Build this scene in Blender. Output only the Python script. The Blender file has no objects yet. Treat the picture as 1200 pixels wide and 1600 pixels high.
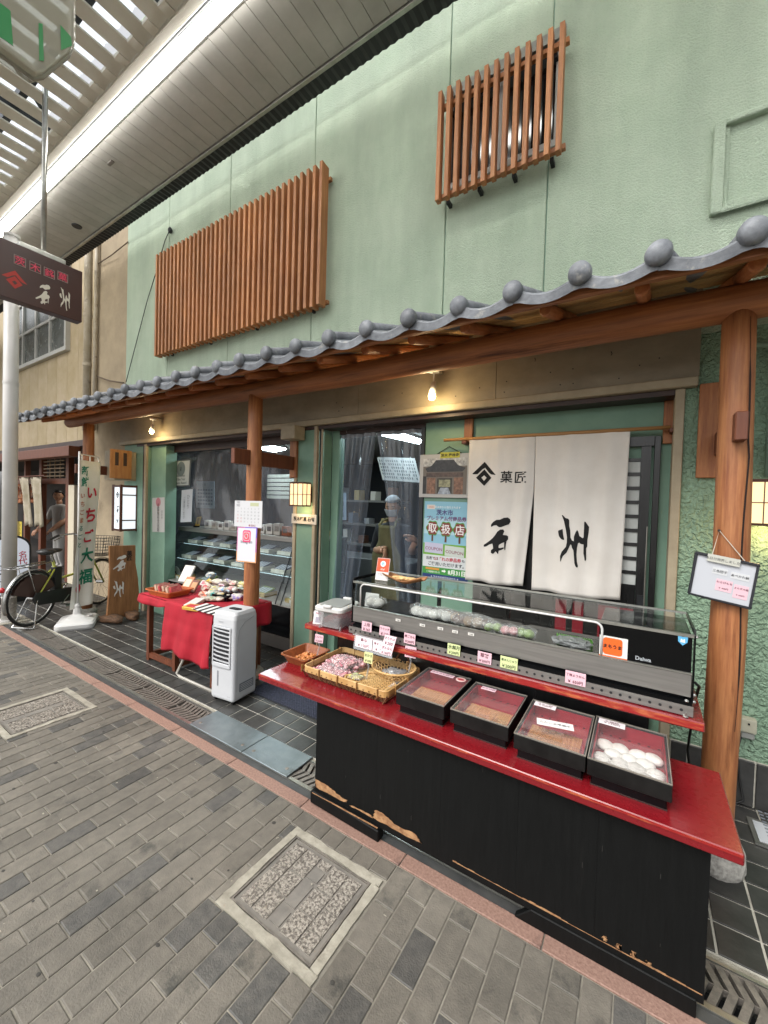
import bpy, bmesh, math, random
from mathutils import Vector, Matrix
random.seed(7)
PI = math.pi
scene = bpy.context.scene
COL = scene.collection

# ------------------------------------------------------------------ camera
CAM_H, YAW, PITCH, ROLL, FPX = 1.6, -0.5674207, -0.0228216, 0.0299970, 630.278
def _basis():
    cy, sy, cp, sp = math.cos(YAW), math.sin(YAW), math.cos(PITCH), math.sin(PITCH)
    f = Vector((sy*cp, cy*cp, sp)); r = Vector((cy, -sy, 0)); u = r.cross(f)
    return r*math.cos(ROLL)+u*math.sin(ROLL), -r*math.sin(ROLL)+u*math.cos(ROLL), f
CR, CU, CF = _basis()
CAMP = Vector((0, 0, CAM_H))
cam = bpy.data.cameras.new('camera')
cam_o = bpy.data.objects.new('camera', cam); COL.objects.link(cam_o)
cam.sensor_fit = 'HORIZONTAL'; cam.sensor_width = 36.0; cam.lens = FPX/1200*36.0
cam.clip_start = 0.02; cam.clip_end = 500
cam_o.matrix_world = Matrix(((CR.x, CU.x, -CF.x, 0), (CR.y, CU.y, -CF.y, 0), (CR.z, CU.z, -CF.z, CAM_H), (0, 0, 0, 1)))
scene.camera = cam_o
# ------------------------------------------------------------------ sky, sun, exposure
world = bpy.data.worlds.new('World'); scene.world = world; world.use_nodes = True
SUN_EL, SUN_AZ = math.radians(50), math.radians(200)      # azimuth clockwise from +Y: behind the viewer
wn = world.node_tree.nodes; wl = world.node_tree.links
sky = wn.new('ShaderNodeTexSky'); sky.sky_type = 'NISHITA'; sky.sun_disc = False
sky.sun_elevation = SUN_EL; sky.sun_rotation = SUN_AZ; sky.dust_density = 4.0; sky.air_density = 1.0; sky.ozone_density = 1.0
hs = wn.new('ShaderNodeHueSaturation'); hs.inputs['Saturation'].default_value = 0.12      # overcast: grey sky
wl.new(sky.outputs[0], hs.inputs['Color']); wl.new(hs.outputs[0], wn['Background'].inputs[0])
wn['Background'].inputs[1].default_value = 0.15
sun = bpy.data.lights.new('sun', 'SUN'); sun.energy = 0.9; sun.angle = math.radians(25); sun.color = (1.0, 0.96, 0.9)
sun_o = bpy.data.objects.new('sun', sun); COL.objects.link(sun_o)
sd = Vector((math.sin(SUN_AZ)*math.cos(SUN_EL), math.cos(SUN_AZ)*math.cos(SUN_EL), math.sin(SUN_EL)))
sun_o.rotation_euler = sd.to_track_quat('Z', 'Y').to_euler(); sun_o.location = (0, -6, 12)
vs = scene.view_settings; vs.view_transform = 'Standard'; vs.look = 'None'; vs.gamma = 1.0; vs.use_curve_mapping = False
vs.exposure = 0.82
scene.cycles.use_denoising = True; scene.cycles.max_bounces = 10; scene.cycles.transparent_max_bounces = 24
scene.cycles.caustics_reflective = False; scene.cycles.caustics_refractive = False

# ------------------------------------------------------------------ measuring from the photograph (1200 x 1600)
def ray(px, py): return CF*FPX + CR*(px-600) - CU*(py-800)
def at(px, py, Y): d = ray(px, py); return CAMP + d*(Y/d.y)
def atz(px, py, z): d = ray(px, py); return CAMP + d*((z-CAM_H)/d.z)
def atx(px, py, X): d = ray(px, py); return CAMP + d*(X/d.x)
def pix(p):
    d = Vector(p)-CAMP; k = d.dot(CF)
    if k < 0.05: return None
    return 600+FPX*d.dot(CR)/k, 800-FPX*d.dot(CU)/k

# ------------------------------------------------------------------ materials
def hexc(h, k=1.0):
    h = h.lstrip('#'); out = []
    for i in (0, 2, 4):
        c = int(h[i:i+2], 16)/255
        out.append(min(1, k*(c/12.92 if c <= 0.04045 else ((c+0.055)/1.055)**2.4)))
    return (*out, 1)
MATS = {}
def mat(name, col, rough=0.6, metal=0.0, col2=None, scale=6.0, detail=4.0, stretch=(1, 1, 1), bump=0.0, bscale=None,
        vary=0.0, emit=0.0, ecol=None, trans=0.0, spec=0.5, coat=0.0, contrast=(0.35, 0.65), dirt=None, dscale=2.0, damt=0.5, rvary=0.0, stain=None):
    """principled material; colour mottled between col and col2, per-object brightness by vary, bump from noise"""
    if name in MATS: return MATS[name]
    m = bpy.data.materials.new(name); m.use_nodes = True; MATS[name] = m
    N, L = m.node_tree.nodes, m.node_tree.links; b = N['Principled BSDF']
    if isinstance(col, str): col = hexc(col)
    if isinstance(col2, str): col2 = hexc(col2)
    b.inputs['Roughness'].default_value = rough; b.inputs['Metallic'].default_value = metal
    b.inputs['Specular IOR Level'].default_value = spec; b.inputs['Coat Weight'].default_value = coat
    b.inputs['Transmission Weight'].default_value = trans
    b.inputs['Base Color'].default_value = col
    tc = N.new('ShaderNodeTexCoord'); mp = N.new('ShaderNodeMapping'); mp.inputs['Scale'].default_value = stretch
    oi = N.new('ShaderNodeObjectInfo')
    L.new(tc.outputs['Object'], mp.inputs['Vector'])
    if vary or rvary:
        cb = N.new('ShaderNodeMath'); cb.operation = 'MULTIPLY'; cb.inputs[1].default_value = 37.0
        L.new(oi.outputs['Random'], cb.inputs[0])
        cx = N.new('ShaderNodeCombineXYZ')
        for i in range(3): L.new(cb.outputs[0], cx.inputs[i])
        L.new(cx.outputs[0], mp.inputs['Location'])
    out = None
    if col2 is not None:
        nz = N.new('ShaderNodeTexNoise'); nz.inputs['Scale'].default_value = scale; nz.inputs['Detail'].default_value = detail
        nz.inputs['Roughness'].default_value = 0.65
        L.new(mp.outputs[0], nz.inputs['Vector'])
        rp = N.new('ShaderNodeValToRGB'); rp.color_ramp.elements[0].position = contrast[0]; rp.color_ramp.elements[1].position = contrast[1]
        rp.color_ramp.elements[0].color = col; rp.color_ramp.elements[1].color = col2
        L.new(nz.outputs['Fac'], rp.inputs[0]); out = rp.outputs[0]
    if dirt is not None:
        nd = N.new('ShaderNodeTexNoise'); nd.inputs['Scale'].default_value = dscale; nd.inputs['Detail'].default_value = 8
        nd.inputs['Roughness'].default_value = 0.7
        L.new(mp.outputs[0], nd.inputs['Vector'])
        rd = N.new('ShaderNodeValToRGB'); rd.color_ramp.elements[0].position = 1-damt; rd.color_ramp.elements[1].position = min(1, 1.12-damt)
        L.new(nd.outputs['Fac'], rd.inputs[0])
        mx = N.new('ShaderNodeMix'); mx.data_type = 'RGBA'
        L.new(rd.outputs[0], mx.inputs['Factor'])
        if out: L.new(out, mx.inputs['A'])
        else: mx.inputs['A'].default_value = col
        mx.inputs['B'].default_value = hexc(dirt) if isinstance(dirt, str) else dirt
        out = mx.outputs['Result']
    if vary:
        hv = N.new('ShaderNodeHueSaturation'); mr = N.new('ShaderNodeMapRange')
        mr.inputs['To Min'].default_value = 1-vary; mr.inputs['To Max'].default_value = 1+vary
        L.new(oi.outputs['Random'], mr.inputs['Value']); L.new(mr.outputs[0], hv.inputs['Value'])
        if out: L.new(out, hv.inputs['Color'])
        else: hv.inputs['Color'].default_value = col
        out = hv.outputs[0]
    if stain:                                     # broad weathering laid out in world space: (scale xyz, amount)
        ge = N.new('ShaderNodeNewGeometry'); ms = N.new('ShaderNodeMapping'); ms.inputs['Scale'].default_value = stain[0]
        L.new(ge.outputs['Position'], ms.inputs['Vector'])
        ns_ = N.new('ShaderNodeTexNoise'); ns_.inputs['Scale'].default_value = 1.0; ns_.inputs['Detail'].default_value = 7; ns_.inputs['Roughness'].default_value = 0.68
        L.new(ms.outputs[0], ns_.inputs['Vector'])
        mr3 = N.new('ShaderNodeMapRange'); mr3.inputs['From Min'].default_value = 0.32; mr3.inputs['From Max'].default_value = 0.68
        mr3.inputs['To Min'].default_value = 1-stain[1]; mr3.inputs['To Max'].default_value = 1+stain[1]*0.5
        L.new(ns_.outputs['Fac'], mr3.inputs['Value'])
        hv2 = N.new('ShaderNodeHueSaturation'); L.new(mr3.outputs[0], hv2.inputs['Value'])
        if out: L.new(out, hv2.inputs['Color'])
        else: hv2.inputs['Color'].default_value = col
        out = hv2.outputs[0]
    if out: L.new(out, b.inputs['Base Color'])
    if bump:
        nb = N.new('ShaderNodeTexNoise'); nb.inputs['Scale'].default_value = bscale or scale*4; nb.inputs['Detail'].default_value = 5
        L.new(mp.outputs[0], nb.inputs['Vector'])
        bp = N.new('ShaderNodeBump'); bp.inputs['Strength'].default_value = min(1, bump); bp.inputs['Distance'].default_value = 0.004
        L.new(nb.outputs['Fac'], bp.inputs['Height']); L.new(bp.outputs[0], b.inputs['Normal'])
        mr2 = N.new('ShaderNodeMapRange'); mr2.inputs['To Min'].default_value = max(0.02, rough-0.08); mr2.inputs['To Max'].default_value = min(1, rough+0.08)
        L.new(nb.outputs['Fac'], mr2.inputs['Value']); L.new(mr2.outputs[0], b.inputs['Roughness'])
    if emit:
        b.inputs['Emission Color'].default_value = hexc(ecol) if isinstance(ecol, str) else (ecol or col)
        b.inputs['Emission Strength'].default_value = emit
    return m
def clear(name, tint=(1, 1, 1, 1), gloss=0.12, rough=0.03, bump=0.0, bscale=8, stretch=(1, 1, 1), haze=0.0, hcol=(0.6, 0.6, 0.62, 1)):
    """thin clear sheet: transparent + fresnel gloss + a little milky haze"""
    if name in MATS: return MATS[name]
    m = bpy.data.materials.new(name); m.use_nodes = True; MATS[name] = m
    N, L = m.node_tree.nodes, m.node_tree.links; N.remove(N['Principled BSDF']); out = N['Material Output']
    t = N.new('ShaderNodeBsdfTransparent'); t.inputs[0].default_value = tint
    g = N.new('ShaderNodeBsdfGlossy'); g.inputs['Roughness'].default_value = rough
    fr = N.new('ShaderNodeLayerWeight'); pw = N.new('ShaderNodeMath'); pw.operation = 'POWER'; pw.inputs[1].default_value = 4.0      # same from both sides
    L.new(fr.outputs['Facing'], pw.inputs[0])
    ad = N.new('ShaderNodeMath'); ad.operation = 'MULTIPLY_ADD'; ad.inputs[1].default_value = 0.35; ad.inputs[2].default_value = 0.01+gloss*0.06; ad.use_clamp = True
    L.new(pw.outputs[0], ad.inputs[0])
    mx = N.new('ShaderNodeMixShader'); L.new(ad.outputs[0], mx.inputs[0]); L.new(t.outputs[0], mx.inputs[1]); L.new(g.outputs[0], mx.inputs[2])
    last = mx.outputs[0]
    if bump:
        tc = N.new('ShaderNodeTexCoord'); mp = N.new('ShaderNodeMapping'); mp.inputs['Scale'].default_value = stretch
        nz = N.new('ShaderNodeTexNoise'); nz.inputs['Scale'].default_value = bscale; nz.inputs['Detail'].default_value = 3
        bp = N.new('ShaderNodeBump'); bp.inputs['Strength'].default_value = bump; bp.inputs['Distance'].default_value = 0.02
        L.new(tc.outputs['Object'], mp.inputs[0]); L.new(mp.outputs[0], nz.inputs['Vector']); L.new(nz.outputs['Fac'], bp.inputs['Height'])
        L.new(bp.outputs[0], g.inputs['Normal']); L.new(bp.outputs[0], fr.inputs['Normal'])
    if haze:
        d = N.new('ShaderNodeBsdfDiffuse'); d.inputs[0].default_value = hcol
        m2 = N.new('ShaderNodeMixShader'); m2.inputs[0].default_value = haze
        L.new(last, m2.inputs[1]); L.new(d.outputs[0], m2.inputs[2]); last = m2.outputs[0]
    L.new(last, out.inputs['Surface']); return m
def flat(h, rough=0.55): return mat('print_'+h.lstrip('#'), h, rough)

# ------------------------------------------------------------------ mesh helpers
def BM(): return bmesh.new()
def face(bm, vs):
    try: return bm.faces.new(vs)
    except ValueError: return None
def obox(bm, c, u, v, n, a, b, d):
    """box centred c, half sizes a,b,d along u,v,n"""
    c = Vector(c); q = []
    for k in (-1, 1):
        for (i, j) in ((-1, -1), (1, -1), (1, 1), (-1, 1)):
            q.append(bm.verts.new(c+u*(i*a)+v*(j*b)+n*(k*d)))
    for f in ((3, 2, 1, 0), (4, 5, 6, 7), (0, 1, 5, 4), (1, 2, 6, 5), (2, 3, 7, 6), (3, 0, 4, 7)): face(bm, [q[i] for i in f])
X_, Y_, Z_ = Vector((1, 0, 0)), Vector((0, 1, 0)), Vector((0, 0, 1))
def bx(bm, x0, x1, y0, y1, z0, z1):
    obox(bm, ((x0+x1)/2, (y0+y1)/2, (z0+z1)/2), X_, Y_, Z_, abs(x1-x0)/2, abs(y1-y0)/2, abs(z1-z0)/2); return bm
def tube(bm, pts, r, seg=10, caps=True, closed=False):
    pts = [Vector(p) for p in pts]; n = len(pts); rs = r if isinstance(r, (list, tuple)) else [r]*n
    rings = []; prev = None
    for i, p in enumerate(pts):
        if closed: t = pts[(i+1) % n]-pts[i-1]
        else: t = (pts[min(i+1, n-1)]-pts[max(i-1, 0)])
        t.normalize()
        if prev is None:
            a = Vector((0, 0, 1)) if abs(t.z) < 0.9 else Vector((1, 0, 0))
            e1 = t.cross(a).normalized()
        else:
            e1 = (prev-t*prev.dot(t)).normalized()
        prev = e1; e2 = t.cross(e1)
        rings.append([bm.verts.new(p+e1*(rs[i]*math.cos(2*PI*k/seg))+e2*(rs[i]*math.sin(2*PI*k/seg))) for k in range(seg)])
    for i in range(n if closed else n-1):
        A, B = rings[i], rings[(i+1) % n]
        for k in range(seg): face(bm, (A[k], A[(k+1) % seg], B[(k+1) % seg], B[k]))
    if caps and not closed: face(bm, rings[0][::-1]); face(bm, rings[-1])
    return bm
def lathe(bm, prof, c=(0, 0, 0), seg=20, ax=None, sx=1, sy=1):
    """prof: (r,h) pairs up the axis z"""
    c = Vector(c); rings = []
    for r, h in prof:
        rings.append([bm.verts.new(c+Vector((r*sx*math.cos(2*PI*k/seg), r*sy*math.sin(2*PI*k/seg), h))) for k in range(seg)])
    for A, B in zip(rings, rings[1:]):
        for k in range(seg): face(bm, (A[k], A[(k+1) % seg], B[(k+1) % seg], B[k]))
    face(bm, rings[0][::-1]); face(bm, rings[-1]); return bm
def prism(bm, poly, o, u, v, d):
    """polygon (a,b) in the plane o,u,v, extruded by vector d"""
    o = Vector(o); d = Vector(d)
    A = [bm.verts.new(o+u*a+v*b) for a, b in poly]; B = [bm.verts.new(o+u*a+v*b+d) for a, b in poly]; n = len(poly)
    face(bm, A[::-1]); face(bm, B)
    for k in range(n): face(bm, (A[k], A[(k+1) % n], B[(k+1) % n], B[k]))
    return bm
def blob(bm, c, sx, sy, sz, noise=0.0, sub=2, seed=0, rot=0):
    rnd = random.Random(seed); t = bmesh.new(); bmesh.ops.create_icosphere(t, subdivisions=sub, radius=1)
    M = Matrix.Translation(Vector(c)) @ Matrix.Rotation(rot, 4, 'Z') @ Matrix.Diagonal((sx, sy, sz, 1))
    mp = {}
    for v in t.verts: mp[v.index] = bm.verts.new(M @ (v.co*(1+noise*(rnd.random()-0.5)*2)))
    for f in t.faces: face(bm, [mp[v.index] for v in f.verts])
    t.free(); return bm
def surf(bm, fn, nu, nv, thick=None):
    g = [[bm.verts.new(fn(i/nu, j/nv)) for j in range(nv+1)] for i in range(nu+1)]
    for i in range(nu):
        for j in range(nv): face(bm, (g[i][j], g[i+1][j], g[i+1][j+1], g[i][j+1]))
    return bm
def obj(name, bm, m, parent=None, smooth=False, local=False, bevel=0.0, solid=0.0, stuff=False, keep=False):
    if isinstance(bm, bpy.types.Mesh): me = bm
    else:
        if bevel:
            bmesh.ops.remove_doubles(bm, verts=bm.verts, dist=1e-6)
            es = [e for e in bm.edges if len(e.link_faces) == 2 and e.calc_face_angle(0) > 0.6]
            try: bmesh.ops.bevel(bm, geom=es, offset=bevel, segments=2 if bevel > 0.006 else 1, affect='EDGES', profile=0.6)
            except Exception: pass
        if not keep: bmesh.ops.recalc_face_normals(bm, faces=bm.faces)
        me = bpy.data.meshes.new(name); bm.to_mesh(me); bm.free()
        if smooth: me.polygons.foreach_set('use_smooth', [True]*len(me.polygons))
        me.materials.append(m)
    o = bpy.data.objects.new(name, me); COL.objects.link(o)
    if solid:
        s = o.modifiers.new('thickness', 'SOLIDIFY'); s.thickness = solid; s.offset = 0
    if parent is not None:
        o.parent = parent
        if parent.type == 'EMPTY' and not local: o.location = -parent.location
    if stuff: o['kind'] = 'stuff'
    return o
def tag(o, label, cat, group=None):
    o['label'] = label; o['category'] = cat
    if group: o['group'] = group
    return o
def thing(name, label, cat, loc, group=None, rz=0.0):
    e = bpy.data.objects.new(name, None); COL.objects.link(e); e.empty_display_size = 0.1
    e.location = Vector(loc); e.rotation_euler = (0, 0, rz)
    return tag(e, label, cat, group)
def struct(name, bm, m, **k):
    o = obj(name, bm, m, **k); o['kind'] = 'structure'; return o
def copy_thing(root, loc, label=None, rz=None):
    def cp(o, par):
        c = o.copy(); COL.objects.link(c)
        if par is not None: c.parent = par
        for ch in o.children: cp(ch, c)
        return c
    c = cp(root, None); c.location = Vector(loc)
    if rz is not None: c.rotation_euler = (0, 0, rz)
    if label: c['label'] = label
    return c
def text_bm(body, size, bold=0.0, line=1.0, sx=1.0, italic=0.0):
    """flat lettering centred on 0,0 in the xy plane"""
    cu = bpy.data.curves.new('t', 'FONT'); cu.body = body; cu.size = size; cu.align_x = 'CENTER'; cu.align_y = 'CENTER'
    cu.resolution_u = 2; cu.offset = bold*size; cu.space_line = line; cu.shear = italic
    o = bpy.data.objects.new('t', cu); COL.objects.link(o)
    me = bpy.data.meshes.new_from_object(o.evaluated_get(bpy.context.evaluated_depsgraph_get()))
    bpy.data.objects.remove(o); bpy.data.curves.remove(cu)
    bm = bmesh.new(); bm.from_mesh(me); bpy.data.meshes.remove(me)
    if bm.verts:
        zs = [v.co.y for v in bm.verts]; xs = [v.co.x for v in bm.verts]
        cy, cx = (max(zs)+min(zs))/2, (max(xs)+min(xs))/2
        for v in bm.verts: v.co.y -= cy; v.co.x = (v.co.x-cx)*sx
    return bm
class Fr:
    """a flat face: origin o, right u, up v, outward n"""
    def __init__(s, o, u=X_, v=Z_): s.o = Vector(o); s.u = Vector(u).normalized(); s.v = Vector(v).normalized(); s.n = s.u.cross(s.v).normalized()
    def p(s, a, b, d=0.0): return s.o+s.u*a+s.v*b+s.n*d
def panel(name, fr, a0, a1, b0, b1, d0, d1, m, parent=None, **k):
    bm = BM(); obox(bm, fr.p((a0+a1)/2, (b0+b1)/2, (d0+d1)/2), fr.u, fr.v, fr.n, abs(a1-a0)/2, abs(b1-b0)/2, abs(d1-d0)/2)
    return obj(name, bm, m, parent, **k)
def sheet_poly(name, fr, poly, d, m, parent):
    bm = BM(); face(bm, [bm.verts.new(fr.p(a, b, d)) for a, b in poly]); bmesh.ops.triangulate(bm, faces=bm.faces)
    return obj(name, bm, m, parent)
def lettering(fr, a, b, d, body, size, m, parent, bold=0.0, line=1.0, sx=1.0, name='lettering', fn=None):
    bm = text_bm(body, size, bold, line, sx)
    for v in bm.verts: v.co = fn(a+v.co.x, b+v.co.y) if fn else fr.p(a+v.co.x, b+v.co.y, d)
    return obj(name, bm, m, parent, keep=True)
def frm(tl, tr, bl):
    """frame + width/height from three measured corners of an upright or leaning flat thing; origin bottom-left"""
    u = (tr-tl); v = (tl-bl); return Fr(bl, u, v), u.length, v.length

# brush-drawn shop name, outlines normalised to height 1 (x right, y up), traced as two separate characters
# ISHI on noren: centre (-0.891,1.383) height 0.276
ISHI = [[(-0.165, 0.214), (-0.168, 0.279), (-0.105, 0.359), (-0.009, 0.422), (0.087, 0.433), (0.192, 0.487), (0.297, 0.5), (0.361, 0.456), (0.385, 0.394), (0.346, 0.318), (0.242, 0.28), (0.137, 0.236), (0.073, 0.232), (-0.004, 0.277), (-0.079, 0.262)], [(-0.378, -0.359), (-0.385, -0.304), (-0.195, -0.169), (-0.089, -0.074), (-0.016, 0.018), (0.035, 0.107), (0.118, 0.171), (0.203, 0.178), (0.237, 0.131), (0.204, 0.033), (0.294, 0.024), (0.347, 0.0), (0.356, -0.084), (0.32, -0.129), (0.258, -0.162), (0.185, -0.193), (0.112, -0.242), (0.104, -0.307), (0.137, -0.326), (0.242, -0.3), (0.264, -0.325), (0.202, -0.367), (0.118, -0.396), (0.11, -0.479), (0.089, -0.481), (0.055, -0.441), (0.022, -0.422), (-0.02, -0.48), (-0.073, -0.5), (-0.122, -0.478), (-0.125, -0.413), (-0.057, -0.353), (-0.071, -0.278), (-0.094, -0.226), (-0.192, -0.267), (-0.3, -0.337)], [(0.252, -0.167), (0.316, -0.134), (0.303, -0.226), (0.298, -0.376), (0.281, -0.377), (0.263, -0.304)]]
# SHU on noren: centre (-0.370,1.377) height 0.346
SHU = [[(-0.286, 0.16), (-0.279, 0.186), (-0.195, 0.223), (-0.177, 0.117), (-0.15, 0.018), (-0.173, 0.01), (-0.22, 0.025), (-0.263, 0.073)], [(-0.226, 0.493), (-0.209, 0.5), (-0.149, 0.446), (-0.096, 0.436), (-0.075, 0.406), (-0.069, 0.3), (-0.045, 0.213), (-0.032, 0.077), (-0.001, 0.023), (0.033, 0.007), (0.03, 0.094), (0.055, 0.182), (0.081, 0.234), (0.105, 0.198), (0.13, 0.119), (0.187, 0.08), (0.203, 0.094), (0.197, 0.401), (0.219, 0.396), (0.286, 0.301), (0.282, 0.173), (0.271, 0.05), (0.275, -0.072), (0.258, -0.117), (0.273, -0.318), (0.267, -0.353), (0.247, -0.351), (0.218, -0.213), (0.211, -0.041), (0.158, -0.033), (0.135, -0.01), (0.113, -0.024), (0.1, -0.112), (0.099, -0.248), (0.115, -0.383), (0.139, -0.468), (0.125, -0.5), (0.096, -0.478), (0.071, -0.413), (0.049, -0.253), (0.037, -0.167), (0.01, -0.126), (-0.009, -0.065), (-0.027, -0.063), (-0.052, -0.137), (-0.089, -0.229), (-0.161, -0.311), (-0.182, -0.364), (-0.198, -0.429), (-0.21, -0.405), (-0.219, -0.317), (-0.188, -0.225), (-0.11, -0.117), (-0.096, -0.028), (-0.1, 0.072), (-0.128, 0.208), (-0.175, 0.382)]]
# MON on noren: centre (-1.011,1.839) height 0.183
MON = [[(-0.509, 0.012), (0.006, 0.5), (0.165, 0.315), (0.286, 0.181), (0.509, -0.043), (0.294, -0.021), (0.191, 0.052), (0.032, 0.252), (-0.084, 0.188), (-0.282, -0.008), (-0.456, -0.012)], [(-0.346, -0.157), (0.001, 0.187), (0.315, -0.162), (0.009, -0.5)], [(-0.112, -0.159), (-0.0, -0.061), (0.105, -0.161), (0.001, -0.292)]]

# ================================================================== GROUND
M_mortar = mat('mortar', '#979286', 0.9, col2='#7d786d', scale=9, stain=((2.2, 2.2, 2.2), 0.5), bump=0.4, bscale=60)
M_paver = mat('paver', '#5f5b53', 0.62, col2='#756f65', scale=22, vary=0.13, stain=((1.6, 1.6, 1.6), 0.28), bump=0.55, bscale=160, dirt='#45443f', dscale=5, damt=0.42, contrast=(0.25, 0.75))
M_paver2 = mat('paver_dark', '#4a4946', 0.55, col2='#5e5b56', scale=26, vary=0.14, stain=((1.6, 1.6, 1.6), 0.28), bump=0.6, bscale=170, dirt='#7b786d', dscale=7, damt=0.35)
M_kerb = mat('red_granite', '#7d5f53', 0.7, col2='#9c7e70', scale=90, bump=0.5, bscale=120, dirt='#5e4a44', dscale=5, damt=0.42, contrast=(0.3, 0.7))
M_tile = mat('floor_tile', '#343433', 0.36, col2='#444341', scale=12, vary=0.16, stain=((2, 2, 2), 0.4), bump=0.25, bscale=70, dirt='#57544d', dscale=8, damt=0.36)
M_grout = mat('tile_grout', '#c4c1b5', 0.9, col2='#a5a297', scale=12)
M_iron = mat('cast_iron', '#6e6963', 0.45, 0.4, col2='#8c857c', scale=30, bump=0.5, bscale=120, dirt='#8a7f70', dscale=7, damt=0.36)
M_darkmetal = mat('dark_metal', '#26282b', 0.45, 0.6, col2='#383a3c', scale=14, bump=0.2)
M_steelplate = mat('steel_plate', '#717b7e', 0.42, 0.55, col2='#8a9497', scale=5, bump=0.3, bscale=40, dirt='#5a5e5c', dscale=4, damt=0.42)
M_alu = mat('aluminium', '#b4b4ae', 0.32, 0.85, col2='#9a9a94', scale=9, bump=0.1)
M_conc = mat('old_concrete', '#878275', 0.9, col2='#a29d8f', scale=14, bump=0.8, bscale=70, dirt='#6d675a', dscale=6, damt=0.4)

road = struct('road', bx(BM(), -60, 9, -14, 1.53, -0.4, -0.005), M_mortar)
HOLES = [(-1.365, -0.86, 0.985, 1.432), (-3.93, -3.395, 0.875, 1.392)]
def cut(r, h):
    x0, x1, y0, y1 = r; a0, a1, b0, b1 = h
    if x1 <= a0 or x0 >= a1 or y1 <= b0 or y0 >= b1: return [r]
    out = []
    if y0 < b0: out.append((x0, x1, y0, b0))
    if y1 > b1: out.append((x0, x1, b1, y1))
    m0, m1 = max(y0, b0), min(y1, b1)
    if x0 < a0: out.append((x0, a0, m0, m1))
    if x1 > a1: out.append((a1, x1, m0, m1))
    return out
PW, PL = 0.0925, 0.1835
def slab_verts(w, l, ch, dep, skew=0):
    hw, hl = w/2, l/2
    lo = [(-hw, -hl, -dep), (hw, -hl, -dep), (hw, hl, -dep), (-hw, hl, -dep)]
    mi = [(-hw, -hl, -ch*0.7), (hw, -hl, -ch*0.7), (hw, hl, -ch*0.7), (-hw, hl, -ch*0.7)]
    up = [(-hw+ch, -hl+ch, 0), (hw-ch, -hl+ch, 0), (hw-ch, hl-ch, 0), (-hw+ch, hl-ch, 0)]
    return lo+mi+up
SLAB_F = [(8, 9, 10, 11)]+[(4+i, 4+(i+1) % 4, 8+(i+1) % 4, 8+i) for i in range(4)]+[(i, (i+1) % 4, 4+(i+1) % 4, 4+i) for i in range(4)]
_slabs = {}
def slab_mesh(name, w, l, ch, dep, m):
    k = (name, round(w, 4), round(l, 4), m.name)
    if k not in _slabs:
        me = bpy.data.meshes.new(name); me.from_pydata(slab_verts(w, l, ch, dep), [], SLAB_F); me.materials.append(m); _slabs[k] = me
    return _slabs[k]
def px_area(x0, x1, y0, y1, z=0.0):
    q = [pix((x, y, z)) for x, y in ((x0, y0), (x1, y0), (x1, y1), (x0, y1))]
    if any(p is None for p in q): return 0
    if all(p[0] < 0 or p[0] > 1200 or p[1] > 1600 or p[1] < 0 for p in q): return 0
    q = [(min(max(p[0], 0), 1200), min(max(p[1], 0), 1600)) for p in q]
    return abs(sum(q[i][0]*q[(i+1) % 4][1]-q[(i+1) % 4][0]*q[i][1] for i in range(4)))/2
def lay(parent, name, rects, mats, z, gap, ch, dep, limit, jit=0.0007, hide=None):
    rr = sorted(((0 if hide and hide(r) else px_area(*r, z), r) for r in rects), key=lambda t: -t[0])
    rest = [[] for _ in mats]
    for i, (a, (x0, x1, y0, y1)) in enumerate(rr):
        k = 0 if random.random() < mats[0][1] else len(mats)-1
        w, l = x1-x0-gap, y1-y0-gap
        if w < 0.008 or l < 0.008: continue
        dz = random.uniform(-jit, jit)
        if i < limit and a > 25:
            o = bpy.data.objects.new(name, slab_mesh(name, w, l, ch, dep, mats[k][0])); COL.objects.link(o); o.parent = parent
            o.location = ((x0+x1)/2, (y0+y1)/2, z+dz); o.rotation_euler = (random.uniform(-.002, .002), random.uniform(-.004, .004), random.uniform(-.004, .004))
        else: rest[k].append(((x0+x1)/2, (y0+y1)/2, w, l, z+dz))
    for k, R in enumerate(rest):
        if not R: continue
        vs_, fs_ = [], []
        for cx, cy, w, l, zz in R:
            b = len(vs_); vs_ += [(cx+a, cy+c, zz+e) for a, c, e in slab_verts(w, l, ch, dep)]; fs_ += [tuple(b+i for i in f) for f in SLAB_F]
        me = bpy.data.meshes.new(name+'_field'); me.from_pydata(vs_, [], fs_); me.materials.append(mats[k][0])
        o = obj(name+'_field', me, None, parent); o['kind'] = 'stuff'
pav = []
nx0, nx1 = -130, 22
for i in range(nx0, nx1):
    x0 = -0.48+i*PW
    off = (i % 2)*PL/2 + 0.006*math.sin(i*1.7)
    j = 0; ymax = 1.53
    y1 = ymax-off if off > 0.012 else ymax
    if y1 < ymax: pav.append((x0, x0+PW, y1, ymax))
    while y1 > -0.9:
        y0 = y1-PL; pav.append((x0, x0+PW, y0, y1)); y1 = y0
for h in HOLES: pav = [s for r in pav for s in cut(r, h)]
gum = BM(); rg = random.Random(31)
for k in range(120):
    x, y, r = rg.uniform(-6, 0.6), rg.uniform(0.35, 1.5), rg.uniform(0.004, 0.012)
    if any(a-0.02 < x < c+0.02 and d-0.02 < y < e+0.02 for a, c, d, e in HOLES): continue
    if k % 3 == 0: lathe(gum, [(r, 0.0), (r*0.9, 0.0012), (r*0.4, 0.0016)], (x, y, 0.0008), 9, sy=rg.uniform(.6, 1))
obj('gum_spot', gum, mat('gum', '#3a3834', 0.8), road, stuff=True)
lit = BM()
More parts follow.
